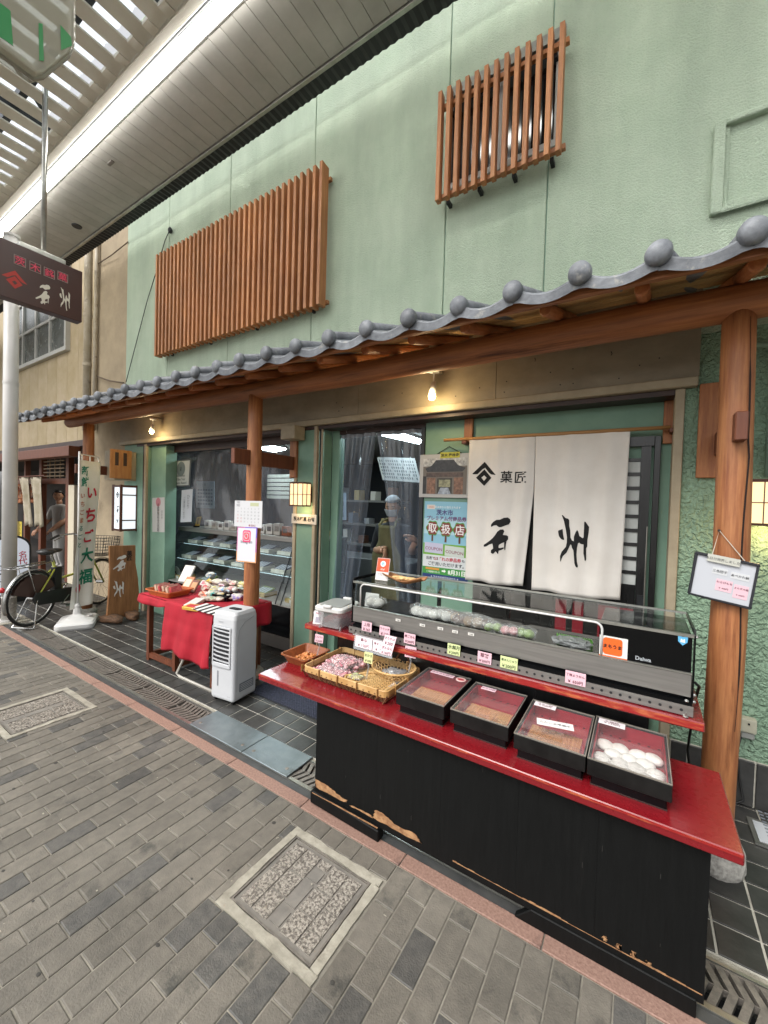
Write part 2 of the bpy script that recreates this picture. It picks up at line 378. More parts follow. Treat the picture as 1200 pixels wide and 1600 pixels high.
for k in range(70): obox(lit, (rg.uniform(-5, 0.5), rg.uniform(0.4, 1.52), 0.0022), Vector((math.cos(k), math.sin(k), 0)), Vector((-math.sin(k), math.cos(k), 0)), Z_, rg.uniform(.0015, .006), rg.uniform(.001, .003), 0.0007)
obj('grit', lit, mat('grit', '#a8a294', 0.9), road, stuff=True)
lay(road, 'paver', pav, [(M_paver, 0.85), (M_paver2, 0.15)], 0.0, 0.0055, 0.003, 0.03, 300)

# red granite kerb strip
kerb = struct('kerb', bx(BM(), -40, 6, 1.531, 1.606, -0.3, -0.006), M_mortar)
x = -14.0; kerbme = {}
while x < 2.2:
    L = 0.598
    o = bpy.data.objects.new('kerb_stone', slab_mesh('kerb_stone', L-0.005, 0.070, 0.003, 0.04, M_kerb)); COL.objects.link(o); o.parent = kerb
    o.location = (x+L/2, 1.570, 0.001+random.uniform(-.001, .001)); x += L

# drain channel with slotted grates
chan = BM(); bx(chan, -40, 6, 1.608, 1.872, -0.3, -0.12)
channel = struct('drain_channel', chan, M_darkmetal)
for (y0, y1, z0, z1, mm) in ((1.608, 1.650, -0.12, -0.004, mat('channel_edge', '#4a4b4c', 0.5, 0.4, col2='#5c5c5a', scale=8, bump=0.2)), (1.652, 1.672, -0.12, 0.002, M_alu), (1.838, 1.850, -0.12, 0.002, M_alu), (1.851, 1.8725, -0.12, -0.003, M_conc)):
    obj('edge_rail', bx(BM(), -40, 6, y0, y1, z0, z1), mm, channel)
gm = BM()
for y in (1.676, 1.832): bx(gm, 0.003, 0.495, y-0.003, y+0.003, -0.03, 0.0)
n = 13
for k in range(n):
    xx = 0.02+k*(0.47/(n-1)); sl = 0.03
    q = [(xx-0.006, 1.679), (xx+0.018, 1.679), (xx+0.018+sl, 1.755), (xx-0.006+sl, 1.755)]
    q2 = [(xx-0.006, 1.829), (xx+0.018, 1.829), (xx+0.018+sl, 1.755), (xx-0.006+sl, 1.755)]
    q = [(min(a, 0.495), b) for a, b in q]; q2 = [(min(a, 0.495), b) for a, b in q2]
    prism(gm, q, (0, 0, -0.02), X_, Y_, (0, 0, 0.019)); prism(gm, q2, (0, 0, -0.02), X_, Y_, (0, 0, 0.019))
bx(gm, 0.003, 0.495, 1.7535, 1.757, -0.026, -0.002)
grate0 = obj('drain_grate', gm, M_iron, channel)
first = True
for k in range(-26, 6):
    xg = k*0.4985+0.03
    if -2.62 < xg+0.2 < -1.80: continue
    if first: grate0.location = (xg, 0, -0.001); first = False
    else:
        g = grate0.copy(); COL.objects.link(g); g.location = (xg, 0, -0.001)
# steel cover plates lying over the drain
for (x0, x1, lab, tl) in ((-2.615, -2.062, 'left steel cover plate over the drain, next to the slotted grates', 0.004), (-2.056, -1.66, 'right steel cover plate over the drain, beside the black counter', -0.003)):
    t = thing('cover_plate', lab, 'cover plate', (x0, 1.65, 0), 'steel plates over the drain')
    b = BM(); bx(b, x0, x1, 1.648, 1.868, 0.004, 0.011); obj('plate', b, M_steelplate, t, bevel=0.002)
    for sx_ in (x0+0.05, x1-0.05):
        b = BM(); lathe(b, [(0.012, 0.0112), (0.009, 0.0135), (0.002, 0.014)], (sx_, 1.70, 0), 10); obj('bolt', b, M_iron, t)

# shop apron: dark square tiles
apron = struct('shop_floor', bx(BM(), -40, 6, 1.874, 3.2, -0.3, -0.002), M_grout)
TP = 0.1467; tl = []
for i in range(-95, 24):
    for j in range(0, 9):
        tl.append((-1.908+i*TP, -1.908+(i+1)*TP, 1.877+j*TP, 1.877+(j+1)*TP))
def hid(r):
    cx, cy = (r[0]+r[1])/2, (r[2]+r[3])/2
    return (-1.35 < cx < 0.19 and cy < 2.9) or cx > 1.3
lay(apron, 'tile', tl, [(M_tile, 1.0)], 0.003, 0.009, 0.002, 0.02, 300, jit=0.0003, hide=hid)

# doormat
t = thing('doormat', 'navy blue ribbed doormat on the dark tiles beside the counter', 'mat', (-2.2, 2.33, 0.003))
b = BM(); bx(b, -2.70, -1.55, 2.205, 2.62, 0.004, 0.010); obj('backing', b, mat('mat_edge', '#1d2028', 0.8), t, bevel=0.002)
b = BM(); r_ = random.Random(3)
for i in range(90):
    for j in range(30):
        x, y = -2.685+i*0.0125, 2.22+j*0.0130
        s = 1 if (i+j) % 2 else -1
        u = Vector((1, s, 0)).normalized(); v = Vector((-u.y, u.x, 0)); h = r_.uniform(0.003, 0.006)
        obox(b, (x, y, 0.010+h/2), u, v, Z_, 0.0075, 0.0028, h/2)
obj('pile', b, mat('mat_pile', '#2d3140', 0.9, col2='#454a5c', scale=60), t, stuff=True)

# manhole covers
M_cover = mat('cover_texture', '#6b655e', 0.55, 0.25, col2='#aca59a', scale=90, bump=1.0, bscale=60, contrast=(0.42, 0.56), detail=3)
M_coverflat = mat('cover_flat', '#77736d', 0.5, 0.25, col2='#8b867e', scale=10, bump=0.2)
def manhole(x0, x1, y0, y1, label, seed):
    t = thing('manhole_cover', label, 'manhole cover', ((x0+x1)/2, (y0+y1)/2, 0)); r = random.Random(seed)
    b = BM(); w = 0.036
    for a in ((x0, x1, y0, y0+w), (x0, x1, y1-w, y1), (x0, x0+w, y0+w, y1-w), (x1-w, x1, y0+w, y1-w)):
        n_ = 7; dx, dy = a[1]-a[0], a[3]-a[2]
        bx(b, a[0], a[1], a[2], a[3], -0.05, 0.003)
    bmesh.ops.subdivide_edges(b, edges=[e for e in b.edges if e.calc_length() > 0.1], cuts=9)
    for v in b.verts: v.co += Vector((r.uniform(-1, 1)*0.004, r.uniform(-1, 1)*0.004, r.uniform(-0.0015, 0.001)))
    obj('concrete_surround', b, M_conc, t)
    a0, a1, b0, b1 = x0+w+0.004, x1-w-0.004, y0+w+0.004, y1-w-0.004
    b = BM(); f = 0.007
    for a in ((a0, a1, b0, b0+f), (a0, a1, b1-f, b1), (a0, a0+f, b0+f, b1-f), (a1-f, a1, b0+f, b1-f)): bx(b, *a, -0.04, 0.002)
    obj('rim', b, M_iron, t)
    p = obj('plate', bx(BM(), a0+f+0.003, a1-f-0.003, b0+f+0.003, b1-f-0.003, -0.04, -0.004), M_coverflat, t)
    c0, c1, d0, d1 = a0+0.028, a1-0.028, b0+0.025, b1-0.025
    W, H = c1-c0, d1-d0
    cols = [(0, .17), (.19, .40), (.43, .57), (.60, .81), (.83, 1)]
    for ci, (ca, cb) in enumerate(cols):
        rows = [(0, .3), (.33, .62), (.65, 1)] if ci % 2 else [(0, .2), (.22, .48), (.5, .76), (.78, 1)]
        if ci == 2: rows = [(.02, .22), (.28, .62), (.68, .84), (.88, 1)]
        for ri, (ra, rb) in enumerate(rows):
            fl = ci == 2 and ri < 3
            b = BM(); bx(b, c0+ca*W, c0+cb*W, d0+ra*H, d0+rb*H, -0.004, 0.0 if fl else 0.001)
            if not fl:
                nn = int(W*(cb-ca)/0.0085); mm = int(H*(rb-ra)/0.0085)
                for i in range(nn):
                    for j in range(mm):
                        if r.random() < 0.62:
                            cx, cy = c0+ca*W+(i+.5)*0.0085+r.uniform(-.002, .002), d0+ra*H+(j+.5)*0.0085+r.uniform(-.002, .002)
                            an = r.uniform(0, PI); u = Vector((math.cos(an), math.sin(an), 0)); v = Vector((-u.y, u.x, 0))
                            obox(b, (cx, cy, 0.0012), u, v, Z_, r.uniform(.0022, .0038), r.uniform(.0014, .0024), 0.0022)
            obj('smooth_block' if fl else 'studded_block', b, M_coverflat if fl else M_cover, t)
    return t
manhole(*HOLES[0], 'square metal manhole cover in a cement surround in front of the black counter', 1)
manhole(*HOLES[1], 'studded manhole cover in the paving near the left edge of the photo', 2)
# flagstone piece with chipped edge at the counter end

# ================================================================== ARCADE CANOPY
ZS = 5.2
M_soffit = mat('soffit_paint', '#b5b2ac', 0.6, col2='#aaa7a0', scale=3, bump=0.1, vary=0.03, stain=((1, 2, 1), 0.15))
M_soffit_gap = mat('soffit_gap', '#77716a', 0.8)
M_louvre = mat('louvre_paint', '#e2ded3', 0.65, col2='#d4cfc2', scale=3, vary=0.08, bump=0.15, dirt='#8b7b63', dscale=2.5, damt=0.36)
M_black = mat('black_band', '#1b1c20', 0.5, bump=0.2)
arc = thing('arcade_canopy', 'grey boarded arcade soffit with louvred ceiling and black back edge', 'canopy', (-3, 2.2, ZS))
obj('backing', bx(BM(), -22, 3.0, 1.93, 2.56, ZS+0.03, ZS+0.05), M_soffit_gap, arc)
sof = obj('soffit_board', bx(BM(), -0.0712, 0.0712, 1.935, 2.548, ZS, ZS+0.02), M_soffit, arc, local=True, bevel=0.003)
sof.parent = arc; base = Vector(arc.location)
for k in range(150):
    o = sof if k == 0 else sof.copy()
    if k: COL.objects.link(o)
    o.location = Vector((2.6-k*0.1455, 0, 0))-base
b = BM(); bx(b, -22, 3.0, 2.552, 2.588, ZS-0.015, ZS+0.05); obj('back_trim', b, M_alu, arc, bevel=0.004)
b = BM()
for k in range(320):                              # black ribbed flashing
    x0 = 3.0-k*0.075
    prism(b, [(x0, 0), (x0-0.037, -0.012), (x0-0.075, 0), (x0-0.075, 0.02), (x0, 0.02)], (0, 2.590, ZS+0.0), X_, Z_, (0, 0.125, 0))
obj('black_flashing', b, M_black, arc)
b = BM(); bx(b, -22, 3.0, 2.60, 2.70, ZS+0.021, ZS+0.12); obj('back_beam', b, M_black, arc)
# fluorescent strip
M_tube = mat('tube_lit', '#ffffff', 0.4, emit=13.0, ecol=(1, 0.985, 0.94, 1))
for (x0, x1, nm) in ((-2.985, 3.0, 'glowing fluorescent strip segment at the top edge of the photo, nearest the viewer'), (-6.1, -2.995, 'long glowing fluorescent strip segment between the pole-mounted sign and the near segment'), (-9.4, -6.11, 'glowing fluorescent strip segment running behind the grey sign rod at far left')):
    L = thing('strip_light', nm, 'strip light', ((x0+x1)/2, 1.89, ZS), 'fluorescent strip in the arcade soffit')
    obj('diffuser', bx(BM(), x0, x1, 1.808, 1.897, ZS-0.042, ZS-0.006), M_tube, L, bevel=0.004)
    obj('housing', bx(BM(), x0, x1, 1.838, 1.930, ZS-0.005, ZS+0.06), M_alu, L)
b = BM(); bx(b, -22, 3.0, 1.792, 1.800, ZS-0.010, ZS+0.05); obj('light_rail', b, mat('rail_grey', '#5f5d5a', 0.6), arc)
b = BM(); bx(b, -22, 3.0, 1.778, 1.790, ZS-0.014, ZS+0.05); obj('dark_rail', b, M_darkmetal, arc)
b = BM(); bx(b, -22, 3.0, 1.705, 1.776, ZS-0.02, ZS+0.02); obj('louvre_frame', b, M_louvre, arc, bevel=0.003)
# small fittings on the soffit
q = atz(120, 353, ZS); b = BM(); lathe(b, [(0.055, -0.012), (0.06, 0.0)], (q.x, q.y, ZS), 18); obj('recessed_hole', b, M_black, arc)
q = atz(173, 254, ZS); obj('sensor', bx(BM(), q.x-0.05, q.x+0.05, q.y-0.016, q.y+0.016, ZS-0.012, ZS-0.001), M_soffit_gap, arc)
# louvre slats across the street
lb = BM(); bx(lb, -0.066, 0.066, 0.45, 1.70, -0.009, 0.009)
for v in lb.verts: v.co = Matrix.Rotation(math.radians(-4), 3, 'Y') @ v.co
slat0 = obj('louvre_slat', lb, M_louvre, arc, local=True)
eb = BM(); bx(eb, -0.042, 0.042, 1.615, 1.703, -0.012, 0.020)
end0 = obj('louvre_block', eb, M_louvre, arc, local=True)
for k in range(70):
    xs = -0.3-k*0.2232
    for src, dx, dz in ((slat0, 0, ZS+0.006), (end0, 0.1116, ZS+0.001)):
        o = src if k == 0 else src.copy()
        if k: COL.objects.link(o)
        o.location = Vector((xs+dx, 0, dz))-base
# structure and translucent roof above the louvres
for y in (1.42, 0.95, 0.5): obj('purlin', bx(BM(), -22, 3.0, y-0.03, y+0.03, ZS+0.22, ZS+0.30), M_darkmetal, arc)
for k in range(9): obj('roof_truss', bx(BM(), -1.2-k*2.1, -1.14-k*2.1, 0.45, 1.9, ZS+0.12, ZS+0.2), M_darkmetal, arc)
for k in range(8): obj('roof_brace', tube(BM(), [(-2.0-k*2.0, 0.5, ZS+0.14), (-3.2-k*2.0, 1.6, ZS+0.2)], 0.02, 6), M_darkmetal, arc)
M_trans = bpy.data.materials.new('translucent_roofing'); M_trans.use_nodes = True
_n, _l = M_trans.node_tree.nodes, M_trans.node_tree.links; _n.remove(_n['Principled BSDF'])
_t = _n.new('ShaderNodeBsdfTranslucent'); _t.inputs[0].default_value = (0.86, 0.9, 0.96, 1); _tt = _n.new('ShaderNodeBsdfTransparent'); _tt.inputs[0].default_value = (0.9, 0.95, 1, 1)
_m = _n.new('ShaderNodeMixShader'); _m.inputs[0].default_value = 0.55; _l.new(_t.outputs[0], _m.inputs[1]); _l.new(_tt.outputs[0], _m.inputs[2]); _l.new(_m.outputs[0], _n['Material Output'].inputs[0])
b = BM()
surf(b, lambda u, v: Vector((2-u*24, 0.3+v*1.5, ZS+0.62+0.010*math.sin(u*24*2*PI/0.076))), 1300, 1)
obj('corrugated_roofing', b, M_trans, arc)

# ================================================================== SHOP BUILDING
WY = 2.93
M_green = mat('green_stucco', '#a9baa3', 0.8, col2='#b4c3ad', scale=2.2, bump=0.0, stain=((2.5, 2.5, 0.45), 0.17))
def stucco(m, bs=120, strength=0.75, dist=0.006):
    N, L = m.node_tree.nodes, m.node_tree.links; b = N['Principled BSDF']
    tc = N.new('ShaderNodeTexCoord'); n1 = N.new('ShaderNodeTexNoise'); n1.inputs['Scale'].default_value = bs; n1.inputs['Detail'].default_value = 2.5; n1.inputs['Distortion'].default_value = 0.6
    rp = N.new('ShaderNodeValToRGB'); rp.color_ramp.elements[0].position = 0.38; rp.color_ramp.elements[1].position = 0.66
    bp = N.new('ShaderNodeBump'); bp.inputs['Strength'].default_value = strength; bp.inputs['Distance'].default_value = dist
    L.new(tc.outputs['Object'], n1.inputs['Vector']); L.new(n1.outputs['Fac'], rp.inputs[0]); L.new(rp.outputs[0], bp.inputs['Height']); L.new(bp.outputs[0], b.inputs['Normal'])
    return m
stucco(M_green)
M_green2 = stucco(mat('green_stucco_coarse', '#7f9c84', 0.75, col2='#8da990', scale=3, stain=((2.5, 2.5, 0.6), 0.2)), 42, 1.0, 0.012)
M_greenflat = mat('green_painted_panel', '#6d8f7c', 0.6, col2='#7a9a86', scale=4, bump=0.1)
M_fascia = mat('fascia_paint', '#958b79', 0.7, col2='#887e6c', scale=3, stain=((1.5, 1.5, 4), 0.25), bump=0.15, dirt='#6b6254', dscale=3, damt=0.36)
M_beige = mat('beige_trim', '#a69a82', 0.6, col2='#978b74', scale=7, bump=0.15, dirt='#7d7058', dscale=6, damt=0.36)
WOODS = dict(stretch=(6, 6, 0.6))
M_wood = mat('cedar_post', '#82492a', 0.55, col2='#b47a4c', scale=6, detail=7, stretch=(9, 9, 0.55), bump=0.5, bscale=12, vary=0.05, dirt='#5a2c15', dscale=1.3, damt=0.42, stain=((3, 3, 1.2), 0.3), contrast=(0.3, 0.7))
M_beam = mat('cedar_beam', '#7a4526', 0.55, col2='#a66a3e', scale=6, detail=7, stretch=(0.45, 9, 9), bump=0.5, bscale=12, dirt='#4d2612', dscale=1.3, damt=0.42, stain=((1.0, 3, 3), 0.3), contrast=(0.3, 0.7))
M_raft = mat('rafter_wood', '#8a4c28', 0.55, col2='#a3653a', scale=6, stretch=(6, 0.8, 6), bump=0.3, bscale=16, vary=0.1)
M_plank = mat('eave_plank', '#a8814f', 0.6, col2='#c49d68', scale=5, stretch=(0.5, 6, 6), bump=0.25, bscale=14, vary=0.16)
M_slat = mat('lattice_slat', '#955b33', 0.55, col2='#bd8352', scale=6, detail=7, stretch=(10, 10, 0.5), bump=0.4, bscale=12, vary=0.14, stain=((2, 2, 1.2), 0.25), contrast=(0.3, 0.7))
M_brown = mat('brown_timber', '#5a2e1a', 0.5, col2='#6b3a22', scale=6, stretch=(6, 6, 0.8), bump=0.25, bscale=14)
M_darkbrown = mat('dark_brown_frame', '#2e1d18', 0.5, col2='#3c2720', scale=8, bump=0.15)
M_ctile = mat('roof_tile_grey', '#585c62', 0.5, col2='#7a7e83', scale=12, detail=7, bump=0.6, bscale=45, vary=0.16, dirt='#9c9a92', dscale=14, damt=0.42, stain=((6, 6, 6), 0.3))
M_blacklac = mat('black_lacquer_wood', '#0f0f10', 0.3, col2='#191919', scale=9, stretch=(6, 6, 0.6), bump=0.25, bscale=12)

shop = thing('shop_building', 'pale green stucco sweet shop front with wooden lattices and open shopfront', 'building', (-3, WY, 0))
# upper stucco panels, joints between them
seams = [-6.39, -5.303, -4.056, -2.776, -1.378, -0.624, 0.78, 3.6]
for a, c in zip(seams, seams[1:]):
    obj('wall_panel', bx(BM(), a+0.004, c-0.004, WY, WY+0.16, 2.62, 8.2), M_green, shop, bevel=0.004)
obj('wall_core', bx(BM(), -6.39, 3.6, WY+0.012, WY+0.15, 2.62, 8.2), M_greenflat, shop)
# raised blind frame at right
b = BM()
z0, z1 = 3.27, 3.775
for (x0, x1, a, c, y0) in ((0.262, 0.315, z0, z1, 0.035), (0.315, 2.2, z0, z0+0.05, 0.035), (0.315, 2.2, z1-0.03, z1, 0.035)): bx(b, x0, x1, WY-y0, WY+0.02, a, c)
obj('wall_moulding', b, M_green, shop, bevel=0.006)
b = BM(); bx(b, 0.316, 0.336, WY-0.014, WY+0.02, z0+0.051, z1-0.031); obj('wall_moulding', b, M_green, shop, bevel=0.003)
# lower right stucco wall and its tiled skirting
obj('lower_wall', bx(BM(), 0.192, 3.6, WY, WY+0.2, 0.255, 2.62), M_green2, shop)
sk = obj('skirting_backing', bx(BM(), 0.192, 3.6, WY-0.008, WY+0.2, 0, 0.254), M_grout, shop)
for k in range(12):
    x0 = 0.278+k*0.295-0.295
    obj('skirting_tile', bx(BM(), max(x0+0.004, 0.2), x0+0.291, WY-0.018, WY-0.006, 0.006, 0.252), M_tile, shop, bevel=0.003)
# fascia boards over the openings, trim, header
xs = [-6.45, at(285, 650, WY-0.03).x, at(560, 640, WY-0.03).x, at(775, 610, WY-0.03).x, 0.25]
for a, c in zip(xs, xs[1:]):
    obj('fascia_board', bx(BM(), a+0.0015, c-0.0015, WY-0.035, WY+0.10, 2.375, 2.95), M_fascia, shop)
obj('fascia_trim', bx(BM(), -6.44, 0.245, WY-0.055, WY+0.05, 2.318, 2.372), M_beige, shop, bevel=0.006)
obj('header', bx(BM(), -6.02, 0.17, WY-0.01, WY+0.14, 2.285, 2.316), M_darkbrown, shop)
b = BM(); r_ = random.Random(5)
for k in range(16):
    x = r_.uniform(-2.4, 0.1); zz = 2.40+r_.uniform(0, .12); tube(b, [(x, WY-0.034, zz), (x, WY-0.039, zz)], 0.004, 6)
for px_ in (836, 955):
    q = at(px_, 550 if px_ > 900 else 560, WY-0.05); tube(b, [(q.x, WY-0.036, q.z), (q.x, WY-0.06, q.z), (q.x+0.006, WY-0.062, q.z-0.015), (q.x, WY-0.05, q.z-0.02)], 0.002, 5)
obj('nail_and_hook', b, M_darkmetal, shop, stuff=True)
# right jamb, pillar and left jamb
def strip(x0, x1, z0, z1, m, y0=WY-0.02, y1=WY+0.15, name='jamb'): return obj(name, bx(BM(), x0, x1, y0, y1, z0, z1), m, shop, bevel=0.004)
IY = 3.08
strip(0.143, 0.190, 0.0, 2.316, M_beige)
strip(-2.945, -2.905, 0.0, 2.31, M_beige, WY-0.012)
strip(-2.674, -2.636, 0.0, 2.316, M_beige, WY-0.025, WY+0.012)
strip(-2.634, -2.612, 0.0, 2.30, M_darkmetal, WY+0.012, WY+0.03)
strip(-2.610, -2.592, 0.0, 2.30, M_beige, WY+0.005, WY+0.022)
strip(-2.600, -2.590, 0.0, 2.285, M_greenflat, WY+0.031, IY-0.001, 'reveal')
strip(-2.903, -2.676, 0.03, 2.33, M_greenflat, WY, WY+0.15, 'pillar')
obj('pillar_block', bx(BM(), -2.985, -2.80, WY-0.16, WY-0.014, 2.185, 2.315), M_beige, shop, bevel=0.008)
# recess behind the right opening: green inner wall, left door opening to the shop
IY = 3.08
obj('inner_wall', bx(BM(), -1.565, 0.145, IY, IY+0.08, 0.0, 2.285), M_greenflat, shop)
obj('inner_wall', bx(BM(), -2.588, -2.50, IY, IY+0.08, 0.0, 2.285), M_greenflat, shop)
obj('lintel', bx(BM(), -2.50, -1.567, IY, IY+0.08, 2.25, 2.285), M_darkbrown, shop)
obj('door_post', bx(BM(), -1.60, -1.568, IY-0.015, IY+0.07, 0.0, 2.25), mat('dark_door_post', '#23262a', 0.5), shop)
# left opening jambs
xl = at(229, 800, WY).x
strip(xl-0.05, xl, 0.0, 2.31, M_beige, WY-0.02, WY+0.015)
strip(xl-0.04, xl-0.002, 0.0, 2.285, M_greenflat, WY+0.016, WY+0.049, 'reveal')
strip(xl-0.11, xl-0.055, 0.0, 2.31, M_darkbrown, WY-0.005, WY+0.05)
xr = at(258, 800, WY+0.05).x
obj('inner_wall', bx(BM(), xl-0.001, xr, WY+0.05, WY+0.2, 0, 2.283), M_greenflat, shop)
obj('inner_frame', bx(BM(), xr-0.35, xr-0.15, IY+0.01, IY+0.07, 0, 2.283), M_darkbrown, shop)
obj('inner_lintel', bx(BM(), xr-0.148, -2.95, IY+0.01, IY+0.07, 2.20, 2.29), M_darkbrown, shop)
obj('green_end_wall', bx(BM(), -6.38, xl-0.115, WY, WY+0.2, 0, 2.37), M_greenflat, shop)
# interior room
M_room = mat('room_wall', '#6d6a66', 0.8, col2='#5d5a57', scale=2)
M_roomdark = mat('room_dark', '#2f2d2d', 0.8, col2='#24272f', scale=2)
obj('interior_floor', bx(BM(), -6.4, 0.5, 3.21, 7.2, -0.05, 0.12), mat('room_floor', '#4d4741', 0.5), shop)
obj('interior_ceiling', bx(BM(), -6.4, 0.5, 3.17, 7.2, 2.42, 2.5), mat('room_ceiling', '#8b8a86', 0.8), shop)
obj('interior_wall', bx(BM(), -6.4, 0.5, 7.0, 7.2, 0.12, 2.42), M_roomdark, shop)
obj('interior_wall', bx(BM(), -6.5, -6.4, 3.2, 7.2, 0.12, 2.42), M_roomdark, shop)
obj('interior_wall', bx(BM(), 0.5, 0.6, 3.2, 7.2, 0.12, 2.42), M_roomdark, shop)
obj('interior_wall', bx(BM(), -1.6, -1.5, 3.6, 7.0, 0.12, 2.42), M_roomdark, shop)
obj('shop_ceiling_edge', bx(BM(), -6.4, 0.5, 3.15, 3.169, 2.33, 2.6), M_room, shop)

# ------------------------------------------------------------------ lattices
def lattice(px_l, px_r, ztop, zbot, n, sw, sd, y, rails, parent):
    L = obj('window_lattice', BM(), M_slat, parent) if False else None
    x0, x1 = px_l, px_r
    z = rails[0]; lat = obj('window_lattice', bx(BM(), x0-0.03, x1+0.035, y+sd, y+sd+0.03, z-0.016, z+0.016), M_slat, parent)
    z = rails[1]; obj('rail', bx(BM(), x0-0.03, x1+0.035, y+sd, y+sd+0.03, z-0.016, z+0.016), M_slat, lat)
    for k in range(4):
        x = x0+(x1-x0)*(0.06+0.293*k)
        for z in rails: obj('bracket', bx(BM(), x-0.012, x+0.012, y+sd+0.031, WY, z-0.045, z-0.017), M_darkmetal, lat)
    me = None
    for k in range(n):
        x = x0+(x1-x0)*k/(n-1)
        if me is None:
            bb = BM(); bx(bb, -sw/2, sw/2, 0, sd-0.002, zbot, ztop)
            for v in bb.verts:
                if v.co.z > ztop-0.01 and v.co.y > sd/2: v.co.z -= 0.012
            s = obj('slat', bb, M_slat, lat, bevel=0.002); me = s.data
        else: s = obj('slat', me, None, lat)
        s.location = (x, y, random.uniform(-.004, .004))
    return lat
yl = WY-0.15
A, B2, C, D = at(245, 393, yl), at(501, 257, yl), at(241, 553, yl), at(496, 480, yl)
lattice((A.x+C.x)/2, (B2.x+D.x)/2, (A.z+B2.z)/2, (C.z+D.z)/2, 35, 0.034, 0.095, yl, ((C.z+D.z)/2+0.06, (A.z+B2.z)/2-0.10), shop)
A, B2, C, D = at(688, 140, yl), at(878, 34, yl), at(682, 310, yl), at(872, 236, yl)
lattice((A.x+C.x)/2, (B2.x+D.x)/2, (A.z+B2.z)/2, (C.z+D.z)/2, 13, 0.031, 0.055, yl, ((C.z+D.z)/2+0.055, (A.z+B2.z)/2-0.075), shop)
# window behind the small lattice
A, D = at(706, 170, WY), at(868, 225, WY)
wx0, wx1, wz0, wz1 = at(706, 290, WY).x, at(866, 220, WY).x, (C.z+D.z)/2, at(860, 75, WY).z
wz0 = at(790, 255, WY).z
M_glassdark = mat('window_glass_dark', '#15181b', 0.08, spec=0.7)
M_whiteframe = mat('white_sash', '#b9b9b4', 0.45, 0.2)
b = BM()
for a in ((wx0-0.04, wx1+0.04, wz0-0.045, wz0), (wx0-0.04, wx1+0.04, wz1, wz1+0.03), (wx0-0.04, wx0, wz0, wz1), (wx1, wx1+0.04, wz0, wz1), ((wx0+wx1)/2-0.018, (wx0+wx1)/2+0.018, wz0, wz1)): bx(b, a[0], a[1], WY-0.03, WY+0.01, a[2], a[3])
win = obj('window', b, M_whiteframe, shop)
for a, c in ((wx0, (wx0+wx1)/2-0.019), ((wx0+wx1)/2+0.019, wx1)): obj('pane', bx(BM(), a, c, WY-0.012, WY-0.004, wz0, wz1), M_glassdark, win)
obj('window_shade', bx(BM(), wx0-0.06, wx1+0.06, WY-0.045, WY-0.032, wz1-0.01, wz1+0.06), M_alu, win)

# wire and cleat on the wall
b = BM(); q = [at(266, 358, WY-0.03), at(258, 375, WY-0.03), at(244, 425, WY-0.03), at(230, 470, WY-0.03), at(213, 535, WY-0.03), at(197, 597, WY-0.03)]
tube(b, q, 0.006, 6); cab = tag(obj('wall_cable', b, mat('cable_dark', '#26302b', 0.6)), 'thin dark cable hanging slack down the green wall left of the big lattice', 'cable')
b = BM(); blob(b, at(266, 360, WY-0.035), 0.025, 0.03, 0.04); obj('cable_cleat', b, M_darkmetal, cab)

# ================================================================== TILED EAVE ON LOG POSTS
eave = thing('tiled_eave', 'grey tiled eave with ball-ended tiles on a long round log beam', 'canopy', (-3, 2.4, 2.5))
EP = 0.2842; BX0 = 0.305
SL = 0.34
b = BM(); n = 10
def prof(s):       # s 0..1 across one tile, trough between two balls
    return -0.042*math.sin(PI*min(max((s-0.06)/0.88, 0), 1))**0.9
rows = []
for s in [i/n for i in range(n+1)]:
    x = s*EP; z = prof(s)
    rows.append([bm_ for bm_ in ((x, 0.0, z-0.064+0.012*math.sin(PI*s)), (x, -0.004, z-0.012), (x, 0.004, z), (x, 0.95, z+0.95*SL), (x, 0.95, z+0.95*SL-0.03), (x, 0.02, z-0.035))])
vv = [[b.verts.new(p) for p in r] for r in rows]
for i in range(n):
    for j in range(6): face(b, (vv[i][j], vv[i+1][j], vv[i+1][(j+1) % 6], vv[i][(j+1) % 6]))
face(b, vv[0]); face(b, vv[-1][::-1])
tile_me = obj('roof_tile', b, M_ctile, eave, smooth=False, local=True)
b = BM(); t_ = bmesh.new(); bmesh.ops.create_uvsphere(t_, u_segments=18, v_segments=12, radius=1)
mp_ = {v.index: b.verts.new((v.co.x*0.049, v.co.y*0.030+(0.010 if abs(v.co.y) < 0.2 else 0), v.co.z*0.050)) for v in t_.verts}
for f in t_.faces: face(b, [mp_[v.index] for v in f.verts])
t_.free()
tube(b, [(0, 0.01, 0.0), (0, 0.95, 0.95*SL)], 0.040, 12)
cap_me = obj('tile_cap', b, M_ctile, tile_me, smooth=True, local=True)
E0 = Vector(eave.location); NB = 27
for k in range(-3, NB):
    x = BX0-k*EP
    if k == -3: t_, c_ = tile_me, cap_me
    else:
        t_ = tile_me.copy(); COL.objects.link(t_); c_ = cap_me.copy(); COL.objects.link(c_); c_.parent = t_
    t_.location = Vector((x-EP+random.uniform(-.002, .002), 1.95+random.uniform(-.006, .006), 2.622+random.uniform(-.003, .003)))-E0; c_.location = (EP+random.uniform(-.003, .003), -0.01+random.uniform(-.004, .004), -0.004+random.uniform(-.003, .003)); c_.rotation_euler = (0, random.uniform(-.6, .6), 0); t_.rotation_euler = (0, random.uniform(-.008, .008), 0)
